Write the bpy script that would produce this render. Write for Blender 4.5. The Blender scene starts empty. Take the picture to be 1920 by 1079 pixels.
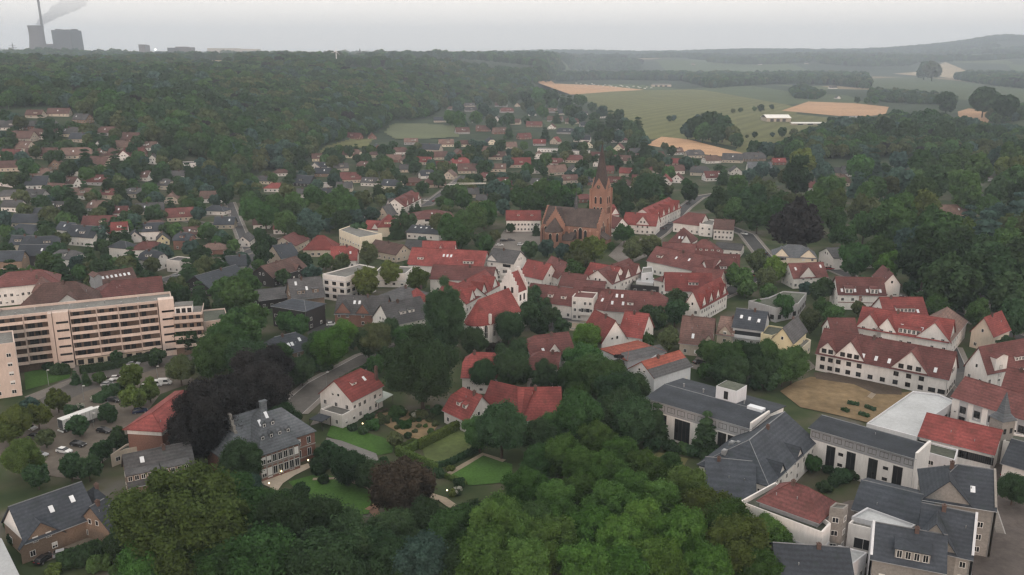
import bpy, math, random
import numpy as np
from mathutils import Vector, Matrix
scene = bpy.context.scene
COL = scene.collection
# ------------------------------------------------------------------ camera
CAM_H = 100.0
FPX = 1640.0                    # focal length in pixels of a 1920 wide picture
PITCH = math.atan((539.5 - 104.0) / FPX)
cam_d = bpy.data.cameras.new('camera'); cam = bpy.data.objects.new('camera', cam_d); COL.objects.link(cam)
cam_d.sensor_width = 36.0; cam_d.lens = 36.0 * FPX / 1920.0
cam_d.clip_start = 0.5; cam_d.clip_end = 40000
cam.location = (0, 0, CAM_H); cam.rotation_euler = (math.pi / 2 - PITCH, 0, 0)
scene.camera = cam
# ------------------------------------------------------------------ sky, sun, exposure
SUN_EL, SUN_AZ = math.radians(7.0), math.radians(172.0)      # low dusk sun behind the viewer
world = bpy.data.worlds.new('World'); scene.world = world; world.use_nodes = True
wt = world.node_tree; wn = wt.nodes; wl = wt.links; wn.clear()
sky = wn.new('ShaderNodeTexSky'); sky.sky_type = 'NISHITA'; sky.sun_disc = False
sky.sun_elevation = SUN_EL; sky.sun_rotation = SUN_AZ; sky.altitude = 100; sky.air_density = 1.0; sky.dust_density = 3.0; sky.ozone_density = 1.0
hsv = wn.new('ShaderNodeHueSaturation'); hsv.inputs['Saturation'].default_value = 0.35
# thin even overcast veil over the clear-sky model
veil = wn.new('ShaderNodeMix'); veil.data_type = 'RGBA'; veil.inputs['Factor'].default_value = 0.72
veil.inputs['B'].default_value = (7.5, 7.0, 6.55, 1)
bg = wn.new('ShaderNodeBackground'); bg.inputs['Strength'].default_value = 0.15
wo = wn.new('ShaderNodeOutputWorld')
wl.new(sky.outputs[0], hsv.inputs['Color']); wl.new(hsv.outputs[0], veil.inputs['A']); wl.new(veil.outputs['Result'], bg.inputs['Color']); wl.new(bg.outputs[0], wo.inputs['Surface'])
sun_d = bpy.data.lights.new('sun', 'SUN'); sun_d.energy = 0.85; sun_d.angle = math.radians(12); sun_d.color = (1.0, 0.62, 0.46)
sun = bpy.data.objects.new('sun', sun_d); COL.objects.link(sun)
_sd = Vector((math.sin(SUN_AZ) * math.cos(SUN_EL), math.cos(SUN_AZ) * math.cos(SUN_EL), math.sin(SUN_EL)))
sun.rotation_euler = _sd.to_track_quat('Z', 'Y').to_euler()
vs = scene.view_settings; vs.view_transform = 'Standard'; vs.look = 'None'; vs.exposure = 0.6; vs.gamma = 1.0; vs.use_curve_mapping = False
cy = scene.cycles
cy.use_denoising = True; cy.max_bounces = 6; cy.diffuse_bounces = 3; cy.glossy_bounces = 2; cy.transmission_bounces = 4; cy.volume_bounces = 0
cy.use_adaptive_sampling = True; cy.adaptive_threshold = 0.015; cy.filter_width = 1.35

# ------------------------------------------------------------------ pixel <-> place
_cp, _sp = math.cos(PITCH), math.sin(PITCH)
def ray(px, py):
    u = (px - 959.5) / FPX; v = (539.5 - py) / FPX
    return (u, _cp + v * _sp, -_sp + v * _cp)
def gp(px, py, z=0.0):
    d = ray(px, py)
    t = (z - CAM_H) / d[2]
    return Vector((d[0] * t, d[1] * t, z))
def pix(x, y, z):
    zz = z - CAM_H
    dep = y * _cp - zz * _sp
    return 959.5 + FPX * x / dep, 539.5 - FPX * (y * _sp + zz * _cp) / dep
def sst(e0, e1, x):
    t = np.clip((x - e0) / (e1 - e0), 0, 1); return t * t * (3 - 2 * t)
_AZ = np.array([-9, -.60, -.46, -.36, -.30, -.20, -.12, -.05, .03, .07, 9])
_ST = np.array([560, 560, 580, 640, 760, 1000, 1350, 1900, 2300, 5200, 5200])
def hgt(x, y):
    x = np.asarray(x, float); y = np.asarray(y, float)
    d = np.hypot(x, y); a = np.where(y > 1, x / np.maximum(y, 1), np.where(x < 0, -9, 9))
    s = np.interp(a, _AZ, _ST)
    e = np.maximum(d - s, 0)
    h1 = 78 * (1 - np.exp(-(e / 520.0) ** 1.25)) * sst(5.0, 0.5, np.abs(a))
    h1 = np.where(y > 1, h1, 0)
    roll = 11 * np.sin(x / 210.0 + 1.3 + y / 700.0) * np.sin(y / 300.0) + 6 * np.sin(x / 110.0 + y / 160.0) * np.cos(y / 150.0 + .4)
    h1 = h1 + roll * sst(60, 500, e)
    far = sst(5600, 9300, d) * (104 + 12 * np.sin(a * 9 + 1) + 7 * np.sin(a * 31))
    hill = 138 * np.exp(-((a - .55) / .075) ** 2) * sst(6400, 9600, d) + 48 * np.exp(-((a - .40) / .17) ** 2) * sst(6800, 10000, d)
    return np.maximum(h1, far) + hill
def hgt1(x, y):
    """the same for one place, quickly: most of the town is level"""
    d = math.hypot(x, y)
    if d < 5600:
        if y <= 1: return 0.0
        a = x / y
        if a > .07: return 0.0
        i = 1
        while _AZL[i] < a: i += 1
        s = _STL[i-1] + (_STL[i] - _STL[i-1]) * (a - _AZL[i-1]) / (_AZL[i] - _AZL[i-1])
        if d <= s: return 0.0
    return float(hgt(x, y))
_AZL, _STL = list(map(float, _AZ)), list(map(float, _ST))
def gt(px, py, z=0.0):
    d = ray(px, py); t = 60.0
    n = math.hypot(d[0], d[1])
    while t < 16000:
        x, y, zz = d[0] * t, d[1] * t, CAM_H + d[2] * t
        g = hgt1(x, y) + z
        if zz <= g: break
        t += max(1.5, (zz - g) * .8) if t < 5000 else max(4, (zz - g) * .5)
    return Vector((d[0] * t, d[1] * t, float(hgt(d[0] * t, d[1] * t))))
def mpp(P):                       # metres per pixel at a place
    return Vector((P[0], P[1], P[2] - CAM_H)).length / FPX

# ------------------------------------------------------------------ materials
MATS = {}
def nodes_of(name):
    m = bpy.data.materials.new(name); m.use_nodes = True
    nt = m.node_tree; nt.nodes.clear()
    out = nt.nodes.new('ShaderNodeOutputMaterial')
    return m, nt, out
def mat(name, col, rough=.8, var=.25, scale=1.2, big=.12, rnd=.12, spec=.3, bump=0.0, metal=0.0, streak=False):
    """plain weathered surface: two sizes of noise change the colour a little, each object differs a little"""
    if name in MATS: return MATS[name]
    m, nt, out = nodes_of(name); N = nt.nodes; K = nt.links
    b = N.new('ShaderNodeBsdfPrincipled'); b.inputs['Roughness'].default_value = rough; b.inputs['Specular IOR Level'].default_value = spec; b.inputs['Metallic'].default_value = metal
    tc = N.new('ShaderNodeTexCoord'); oi = N.new('ShaderNodeObjectInfo')
    ad = N.new('ShaderNodeVectorMath'); ad.operation = 'ADD'
    sc3 = N.new('ShaderNodeVectorMath'); sc3.operation = 'SCALE'; sc3.inputs['Scale'].default_value = 37.0
    cmb = N.new('ShaderNodeCombineXYZ')
    for i in range(3): K.new(oi.outputs['Random'], cmb.inputs[i])
    K.new(cmb.outputs[0], sc3.inputs[0]); K.new(tc.outputs['Object'], ad.inputs[0]); K.new(sc3.outputs[0], ad.inputs[1])
    n1 = N.new('ShaderNodeTexNoise'); n1.inputs['Scale'].default_value = scale; n1.inputs['Detail'].default_value = 5; n1.inputs['Roughness'].default_value = .65
    n2 = N.new('ShaderNodeTexNoise'); n2.inputs['Scale'].default_value = big; n2.inputs['Detail'].default_value = 3
    src = ad.outputs[0]
    if streak:
        mp = N.new('ShaderNodeMapping'); mp.inputs['Scale'].default_value = (1.6, 1.6, .35); K.new(src, mp.inputs[0]); K.new(mp.outputs[0], n1.inputs['Vector'])
    else: K.new(src, n1.inputs['Vector'])
    K.new(src, n2.inputs['Vector'])
    m1 = N.new('ShaderNodeMapRange'); m1.inputs[1].default_value = .25; m1.inputs[2].default_value = .75; m1.inputs[3].default_value = 1 - var; m1.inputs[4].default_value = 1 + var
    m2 = N.new('ShaderNodeMapRange'); m2.inputs[1].default_value = .3; m2.inputs[2].default_value = .7; m2.inputs[3].default_value = 1 - var * .7; m2.inputs[4].default_value = 1 + var * .7
    m3 = N.new('ShaderNodeMapRange'); m3.inputs[3].default_value = 1 - rnd; m3.inputs[4].default_value = 1 + rnd
    K.new(n1.outputs['Fac'], m1.inputs[0]); K.new(n2.outputs['Fac'], m2.inputs[0]); K.new(oi.outputs['Random'], m3.inputs[0])
    mu = N.new('ShaderNodeMath'); mu.operation = 'MULTIPLY'; K.new(m1.outputs[0], mu.inputs[0]); K.new(m2.outputs[0], mu.inputs[1])
    mu2 = N.new('ShaderNodeMath'); mu2.operation = 'MULTIPLY'; K.new(mu.outputs[0], mu2.inputs[0]); K.new(m3.outputs[0], mu2.inputs[1])
    vm = N.new('ShaderNodeVectorMath'); vm.operation = 'SCALE'; vm.inputs[0].default_value = col[:3]; K.new(mu2.outputs[0], vm.inputs['Scale'])
    K.new(vm.outputs[0], b.inputs['Base Color'])
    if bump:
        bp = N.new('ShaderNodeBump'); bp.inputs['Strength'].default_value = bump; bp.inputs['Distance'].default_value = .05; K.new(n1.outputs['Fac'], bp.inputs['Height']); K.new(bp.outputs[0], b.inputs['Normal'])
    K.new(b.outputs[0], out.inputs['Surface'])
    MATS[name] = m; return m
def roofmat(name, col, var=.28):
    """tiled roof: mottled tiles, faint courses, mossy darker patches"""
    if name in MATS: return MATS[name]
    m = mat(name, col, rough=.82, var=var + .08, scale=1.7, big=.25, rnd=.2, spec=.25, bump=.5)
    nt = m.node_tree; N = nt.nodes; K = nt.links; b = next(n for n in N if n.type == 'BSDF_PRINCIPLED'); src = b.inputs['Base Color'].links[0].from_socket
    tc = next(n for n in N if n.type == 'TEX_COORD')
    w = N.new('ShaderNodeTexWave'); w.wave_type = 'BANDS'; w.bands_direction = 'Z'; w.inputs['Scale'].default_value = .55; w.inputs['Distortion'].default_value = 1.5; w.inputs['Detail'].default_value = 2; K.new(tc.outputs['Object'], w.inputs['Vector'])
    g = N.new('ShaderNodeTexNoise'); g.inputs['Scale'].default_value = .5; g.inputs['Detail'].default_value = 6; K.new(tc.outputs['Object'], g.inputs['Vector'])
    r = N.new('ShaderNodeMapRange'); r.inputs[1].default_value = .56; r.inputs[2].default_value = .74; r.inputs[3].default_value = 0; r.inputs[4].default_value = .55; K.new(g.outputs['Fac'], r.inputs[0])
    r2 = N.new('ShaderNodeMapRange'); r2.inputs[3].default_value = .88; r2.inputs[4].default_value = 1.1; K.new(w.outputs['Fac'], r2.inputs[0])
    v = N.new('ShaderNodeVectorMath'); v.operation = 'SCALE'; K.new(src, v.inputs[0]); K.new(r2.outputs[0], v.inputs['Scale'])
    mx = N.new('ShaderNodeMix'); mx.data_type = 'RGBA'; mx.inputs['B'].default_value = (col[0] * .42 + .012, col[1] * .55 + .016, col[2] * .5 + .010, 1); K.new(r.outputs[0], mx.inputs['Factor']); K.new(v.outputs[0], mx.inputs['A']); K.new(mx.outputs['Result'], b.inputs['Base Color'])
    return m
def fieldmat(name, col, ang, period):
    """crop rows and tractor lines over a mottled field"""
    m = mat(name, col, var=.16, scale=.1, big=.012, spec=.1, rough=.95); nt = m.node_tree; N = nt.nodes; K = nt.links
    b = next(n for n in N if n.type == 'BSDF_PRINCIPLED'); src = b.inputs['Base Color'].links[0].from_socket; tc = next(n for n in N if n.type == 'TEX_COORD')
    mp = N.new('ShaderNodeMapping'); mp.inputs['Rotation'].default_value = (0, 0, ang); K.new(tc.outputs['Object'], mp.inputs[0])
    w = N.new('ShaderNodeTexWave'); w.inputs['Scale'].default_value = .314 / period; w.inputs['Distortion'].default_value = 2.0; w.inputs['Detail'].default_value = 2; w.inputs['Detail Scale'].default_value = .3; K.new(mp.outputs[0], w.inputs['Vector'])
    r2 = N.new('ShaderNodeMapRange'); r2.inputs[3].default_value = .84; r2.inputs[4].default_value = 1.08; K.new(w.outputs['Fac'], r2.inputs[0])
    v = N.new('ShaderNodeVectorMath'); v.operation = 'SCALE'; K.new(src, v.inputs[0]); K.new(r2.outputs[0], v.inputs['Scale']); K.new(v.outputs[0], b.inputs['Base Color'])
    return m
def emis(name, col, s):
    if name in MATS: return MATS[name]
    m, nt, out = nodes_of(name); e = nt.nodes.new('ShaderNodeEmission'); e.inputs[0].default_value = (*col, 1); e.inputs[1].default_value = s
    nt.links.new(e.outputs[0], out.inputs['Surface']); MATS[name] = m; return m
def leafmat(name, col, rnd=.3, hue=.018):
    if name in MATS: return MATS[name]
    m, nt, out = nodes_of(name); N = nt.nodes; K = nt.links
    oi = N.new('ShaderNodeObjectInfo'); tc = N.new('ShaderNodeTexCoord')
    hs = N.new('ShaderNodeHueSaturation'); hs.inputs['Color'].default_value = (*col, 1)
    r1 = N.new('ShaderNodeMapRange'); r1.inputs[3].default_value = .5 - hue; r1.inputs[4].default_value = .5 + hue
    n0 = N.new('ShaderNodeTexNoise'); n0.inputs['Scale'].default_value = 2.6; n0.inputs['Detail'].default_value = 4
    wn_ = N.new('ShaderNodeTexWhiteNoise'); wn_.noise_dimensions = '1D'
    ml = N.new('ShaderNodeMath'); ml.operation = 'MULTIPLY'; ml.inputs[1].default_value = 91.7
    K.new(oi.outputs['Random'], ml.inputs[0]); K.new(ml.outputs[0], wn_.inputs['W'])
    K.new(wn_.outputs['Value'], r1.inputs[0]); K.new(r1.outputs[0], hs.inputs['Hue'])
    r2 = N.new('ShaderNodeMapRange'); r2.inputs[3].default_value = 1 - rnd; r2.inputs[4].default_value = 1 + rnd; K.new(oi.outputs['Random'], r2.inputs[0])
    r3 = N.new('ShaderNodeMapRange'); r3.inputs[1].default_value = .3; r3.inputs[2].default_value = .7; r3.inputs[3].default_value = .62; r3.inputs[4].default_value = 1.4
    K.new(tc.outputs['Object'], n0.inputs['Vector']); K.new(n0.outputs['Fac'], r3.inputs[0])
    mm = N.new('ShaderNodeMath'); mm.operation = 'MULTIPLY'; K.new(r2.outputs[0], mm.inputs[0]); K.new(r3.outputs[0], mm.inputs[1]); K.new(mm.outputs[0], hs.inputs['Value'])
    d = N.new('ShaderNodeBsdfDiffuse'); t = N.new('ShaderNodeBsdfTranslucent'); mx = N.new('ShaderNodeMixShader'); mx.inputs[0].default_value = .30
    K.new(hs.outputs[0], d.inputs[0]); K.new(hs.outputs[0], t.inputs[0]); K.new(d.outputs[0], mx.inputs[1]); K.new(t.outputs[0], mx.inputs[2]); K.new(mx.outputs[0], out.inputs['Surface'])
    MATS[name] = m; return m

RC = {  # roofs
 'R': roofmat('red_roof_tile', (.185, .049, .045)), 'O': roofmat('orange_roof_tile', (.26, .078, .056)), 'D': roofmat('dark_red_roof_tile', (.12, .048, .045)),
 'B': roofmat('brown_roof_tile', (.105, .062, .055)), 'G': roofmat('grey_roof_tile', (.075, .075, .078)), 'S': roofmat('dark_slate_roof', (.042, .049, .060), .2),
 'F': mat('gravel_flat_roof', (.15, .15, .14), var=.35), 'M': mat('mossy_flat_roof', (.075, .085, .065), var=.4), 'L': mat('pale_roof_sheet', (.40, .42, .43), var=.15, spec=.5, rough=.5),
 'A': roofmat('blue_slate_roof', (.105, .115, .127), .2), 'Z': roofmat('weathered_brown_roof', (.15, .10, .085))}
RNAME = {'R': 'red', 'O': 'orange-red', 'D': 'dark red', 'B': 'brown', 'G': 'grey', 'S': 'dark slate', 'F': 'flat grey', 'M': 'flat mossy', 'L': 'pale', 'A': 'slate', 'Z': 'weathered brown'}
WC = {
 'W': mat('white_render', (.69, .665, .64), var=.12, streak=True), 'C': mat('cream_render', (.68, .62, .50), var=.09, streak=True), 'Y': mat('yellow_render', (.66, .58, .38), var=.08, streak=True),
 'E': mat('beige_render', (.48, .42, .35), var=.12, streak=True), 'K': mat('red_brick', (.21, .11, .085), var=.3, scale=3), 'H': mat('church_brick', (.275, .15, .11), var=.28, scale=3),
 'N': mat('dark_boarding', (.035, .032, .032), var=.2), 'P': mat('pale_pink_concrete', (.55, .45, .395), var=.12, streak=True), 'G': mat('grey_render', (.33, .33, .34), var=.12, streak=True),
 'T': mat('sandstone', (.27, .255, .235), var=.25, scale=2), 'U': mat('brown_brick', (.22, .16, .12), var=.3, scale=3), 'V': mat('recess_wall_shade_tone', (.11, .078, .06), var=.3, scale=2), 'X': mat('light_grey_render', (.55, .56, .58), var=.1, streak=True)}  # recess wall: brown darkened so the balcony shade sits in its colour
WNAME = {'W': 'white', 'C': 'cream', 'Y': 'yellow', 'E': 'beige', 'K': 'red brick', 'N': 'dark-walled', 'P': 'pale', 'G': 'grey', 'U': 'brown brick', 'T': 'stone', 'X': 'light grey', 'H': 'brick'}
GLASS = mat('window_glass', (.018, .02, .023), rough=.12, var=.3, spec=.6, rnd=.4)
FRAME = mat('window_frame_white', (.68, .67, .65), var=.06); DFRAME = mat('window_frame_dark', (.06, .05, .045), var=.1)
SKYL = mat('skylight_glass', (.62, .65, .68), rough=.15, spec=.8, var=.1); METAL = mat('grey_metal', (.3, .31, .32), rough=.45, metal=.4)
DARKM = mat('dark_metal', (.05, .052, .055), rough=.5); CONC = mat('concrete', (.38, .37, .35), var=.2); CHIM = mat('chimney_brick', (.10, .065, .055), var=.3)
LEAD = mat('lead_flashing', (.16, .17, .18), rough=.5); WOOD = mat('timber_dark', (.06, .04, .03), var=.3)

# ------------------------------------------------------------------ meshes
class MB:
    def __init__(s): s.v = []; s.f = []; s.m = []
    def face(s, pts, mi=0):
        i = len(s.v); s.v += [tuple(p) for p in pts]; s.f.append(tuple(range(i, i + len(pts)))); s.m.append(mi)
    def box(s, x0, x1, y0, y1, z0, z1, mi=0, top=True):
        i = len(s.v)
        s.v += [(x0, y0, z0), (x1, y0, z0), (x1, y1, z0), (x0, y1, z0), (x0, y0, z1), (x1, y0, z1), (x1, y1, z1), (x0, y1, z1)]
        F = [(0, 1, 5, 4), (1, 2, 6, 5), (2, 3, 7, 6), (3, 0, 4, 7), (0, 3, 2, 1)] + ([(4, 5, 6, 7)] if top else [])
        s.f += [tuple(i + k for k in q) for q in F]; s.m += [mi] * len(F)
    def prism(s, poly, z0, z1, mi=0):
        n = len(poly); i = len(s.v)
        s.v += [(p[0], p[1], z0) for p in poly] + [(p[0], p[1], z1) for p in poly]
        s.f += [(i + k, i + (k + 1) % n, i + n + (k + 1) % n, i + n + k) for k in range(n)] + [tuple(i + n + k for k in range(n)), tuple(i + n - 1 - k for k in range(n))]
        s.m += [mi] * (n + 2)
    def tube(s, p, q, r0, r1=None, n=6, mi=0):
        r1 = r0 if r1 is None else r1
        p = Vector(p); q = Vector(q); d = (q - p).normalized()
        a = d.orthogonal().normalized(); b = d.cross(a); i = len(s.v)
        for c, r in ((p, r0), (q, r1)):
            for k in range(n):
                t = 2 * math.pi * k / n; s.v.append(tuple(c + a * (r * math.cos(t)) + b * (r * math.sin(t))))
        s.f += [(i + k, i + (k + 1) % n, i + n + (k + 1) % n, i + n + k) for k in range(n)] + [tuple(i + n + k for k in range(n)), tuple(i + n - 1 - k for k in range(n))]
        s.m += [mi] * (n + 2)
    def lathe(s, prof, n=10, c=(0, 0), mi=0):
        i = len(s.v)
        for r, z in prof:
            for k in range(n):
                t = 2 * math.pi * (k + .5) / n; s.v.append((c[0] + r * math.cos(t), c[1] + r * math.sin(t), z))
        for j in range(len(prof) - 1):
            for k in range(n):
                s.f.append((i + j * n + k, i + j * n + (k + 1) % n, i + (j + 1) * n + (k + 1) % n, i + (j + 1) * n + k)); s.m.append(mi)
        s.f.append(tuple(i + (len(prof) - 1) * n + k for k in range(n))); s.m.append(mi)
    def map(s, fn): s.v = [tuple(fn(*p)) for p in s.v]; return s
    def mesh(s, name, mats):
        me = bpy.data.meshes.new(name); me.from_pydata(s.v, [], s.f)
        for m in (mats if isinstance(mats, (list, tuple)) else [mats]): me.materials.append(m)
        if any(s.m): me.polygons.foreach_set('material_index', s.m)
        me.update(); return me
def link(name, me, parent=None, loc=(0, 0, 0), rz=0.0, sc=None):
    o = bpy.data.objects.new(name, me); COL.objects.link(o); o.location = loc; o.rotation_euler = (0, 0, rz)
    if sc is not None: o.scale = sc if hasattr(sc, '__len__') else (sc, sc, sc)
    if parent is not None: o.parent = parent
    return o
def tag(o, label=None, cat=None, group=None, kind=None):
    if label: o['label'] = label
    if cat: o['category'] = cat
    if group: o['group'] = group
    if kind: o['kind'] = kind
    return o
def root(name, loc, rz=0.0, label=None, cat=None, group=None):
    return tag(link(name, None, None, loc, rz), label, cat, group)
CACHE = {}
def cached(key, fn):
    if key not in CACHE: CACHE[key] = fn()
    return CACHE[key]

# ------------------------------------------------------------------ relation labels for things that repeat
LANDMARKS = []      # (px, py, phrase)
PENDING = []        # (obj, base phrase, px, py)
ORD = ['nearest', 'second', 'third', 'fourth', 'fifth', 'sixth', 'seventh', 'eighth', 'ninth', 'tenth', 'eleventh', 'twelfth', 'thirteenth', 'fourteenth', 'fifteenth', 'sixteenth', 'seventeenth', 'eighteenth', 'nineteenth', 'twentieth']
def later(o, base, px, py): PENDING.append((o, base, px, py))
def settle_labels():
    buckets = {}
    for o, base, px, py in PENDING:
        lm = min(LANDMARKS, key=lambda l: math.hypot(l[0] - px, 1.6 * (l[1] - py)))
        dx, dy = px - lm[0], 1.6 * (py - lm[1])
        v = 'behind' if dy < 0 else 'in front of'; h = 'left of' if dx < 0 else 'right of'
        r = abs(dx) / (abs(dy) + 1e-6)
        rel = h if r > 1.6 else (v if r < .6 else {'behind': 'behind and ', 'in front of': 'ahead and '}[v] + h)
        buckets.setdefault((base, rel, lm[2]), []).append((math.hypot(dx, dy), o))
    for (base, rel, ph), L in buckets.items():
        L.sort(key=lambda t: t[0])
        for i, (_, o) in enumerate(L):
            t = f'{base} {rel} the {ph}' if len(L) == 1 else f'{base}, {ORD[min(i, 19)]} {rel} the {ph}'
            o['label'] = t if len(t.split()) <= 16 else t.replace(' and ', '-')
# ------------------------------------------------------------------ buildings
def win_mesh(w, h, style):
    def mk():
        b = MB(); t = .09
        fm = {'w': FRAME, 'd': DFRAME}[style[0]]
        b.box(-w/2, -w/2+t, -.07, .0, 0, h); b.box(w/2-t, w/2, -.07, .0, 0, h); b.box(-w/2+t, w/2-t, -.07, 0, 0, t); b.box(-w/2+t, w/2-t, -.07, 0, h-t, h)
        if w > .9: b.box(-.035, .035, -.06, 0, t, h-t)
        if style[1] == 'f':
            b.face([(-w/2+t, -.025, t), (w/2-t, -.025, t), (w/2-t, -.025, h-t), (-w/2+t, -.025, h-t)], 1)
            return b.mesh('window', [fm, GLASS])
        return b.mesh('window', [fm])
    return cached(('win', w, h, style), mk)
def pane_mesh(w, h):
    def mk():
        b = MB(); b.box(-w/2+.09, w/2-.09, -.028, -.004, .09, h-.09); return b.mesh('pane', [GLASS])
    return cached(('pane', w, h), mk)
def sill_mesh(w):
    def mk():
        b = MB(); b.box(-w/2-.08, w/2+.08, -.16, .0, -.09, -.005); return b.mesh('sill', [CONC])
    return cached(('sill', w), mk)
RW = random.Random(77)
def window(par, x, y, z, rz, w=1.1, h=1.3, near=True, fr='w', name='window', sill=False):
    o = link(name, win_mesh(w, h, fr + ('n' if near else 'f')), par, (x, y, z), rz)
    if near:
        link('pane', pane_mesh(w, h), o)
        if sill: link('sill', sill_mesh(w), o)
        if w < 1.7 and fr == 'w' and RW.random() < .22: link('shutter', shutter_mesh(w, h, RW.choice([.35, .6, 1.0])), o)
    return o
def shutter_mesh(w, h, k):
    def mk():
        b = MB(); b.box(-w/2+.09, w/2-.09, -.05, -.03, .09 + (h - .18) * (1 - k), h-.09); return b.mesh('shutter', [FRAME])
    return cached(('shut', w, h, k), mk)
def wall_windows(R, L, W, he, side, cols, rows, near, fr, w=1.1, h=1.3, z0=.9, step=2.8, lo=None, hi=None):
    """windows of one wall: f front, l left, r right"""
    n = L if side == 'f' else W
    w0 = w; lo = 0 if lo is None else lo * n; hi = n if hi is None else hi * n
    for j in range(rows):
        z = z0 + step * j
        if z + h > he - .1: h2 = max(.7, he - .1 - z)
        else: h2 = h
        h2 = round(h2, 1)
        if z + h2 > he + .05: break
        for i in range(cols):
            u = lo + (hi - lo) * (i + .5) / cols
            if w < 1.7 and cols > 1:       # no two walls quite alike
                q_ = RW.random(); u += RW.uniform(-.22, .22)
                if q_ < .10: continue
                w = w0 * (1.35 if q_ > .86 and n / cols > 2.6 else 1.0); w = round(w, 2)
            if side == 'f': window(R, u, -.004, z, 0, w, h2, near, fr)
            elif side == 'r': window(R, L + .004, u, z, math.pi / 2, w, h2, near, fr)
            elif side == 'l': window(R, -.004, n - u, z, -math.pi / 2, w, h2, near, fr)
def roof_geo(a0, a1, W, he, hr, ends, oh, rp=.5, t=.22, jh=.45):
    """roof shell over a ridge along a; returns list of faces (lists of points in (a,b,z))"""
    rb = W * rp; s0 = (hr - he) / max(rb, .1); s1 = (hr - he) / max(W - rb, .1)
    E = {'e0': (a0 - oh, -oh, he - s0 * oh), 'e1': (a1 + oh, -oh, he - s0 * oh), 'e2': (a1 + oh, W + oh, he - s1 * oh), 'e3': (a0 - oh, W + oh, he - s1 * oh)}
    k = (a1 - a0) * .5
    def endpts(c, A):
        sgn = 1 if A else -1; base = a0 if A else a1; out = base - sgn * oh
        if c == 'g': return (out, rb, hr), None, None
        if c == 'h':
            kk = min(W * .5 * .95, k * .98); return (base + sgn * kk, rb, hr), None, None
        zc = hr - (hr - he) * jh; f = (zc - he) / (hr - he)
        kk = min(W * .5 * jh * 1.0, k * .9)
        return (base + sgn * kk, rb, hr), (out, rb * f, zc), (out, W - (W - rb) * f, zc)
    rA, gA0, gA1 = endpts(ends[0], True); rB, gB0, gB1 = endpts(ends[1], False)
    e0, e1, e2, e3 = E['e0'], E['e1'], E['e2'], E['e3']
    top = [[e0, e1] + ([gB0] if gB0 else []) + [rB, rA] + ([gA0] if gA0 else []), [e2, e3] + ([gA1] if gA1 else []) + [rA, rB] + ([gB1] if gB1 else [])]
    if ends[0] == 'h': top.append([e3, e0, rA])
    elif ends[0] == 'j': top.append([gA1, gA0, rA])
    if ends[1] == 'h': top.append([e1, e2, rB])
    elif ends[1] == 'j': top.append([gB0, gB1, rB])
    rimA = {'g': [e3, rA, e0], 'h': [e3, e0], 'j': [e3, gA1, gA0, e0]}[ends[0]]
    rimB = {'g': [e1, rB, e2], 'h': [e1, e2], 'j': [e1, gB0, gB1, e2]}[ends[1]]
    rim = rimA + rimB
    up = lambda p: (p[0], p[1], p[2] + t)
    F = [[up(p) for p in f] for f in top] + [list(reversed(f)) for f in top]
    for i in range(len(rim)):
        p, q = rim[i], rim[(i + 1) % len(rim)]
        if p != q: F.append([p, q, up(q), up(p)])
    return F
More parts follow.
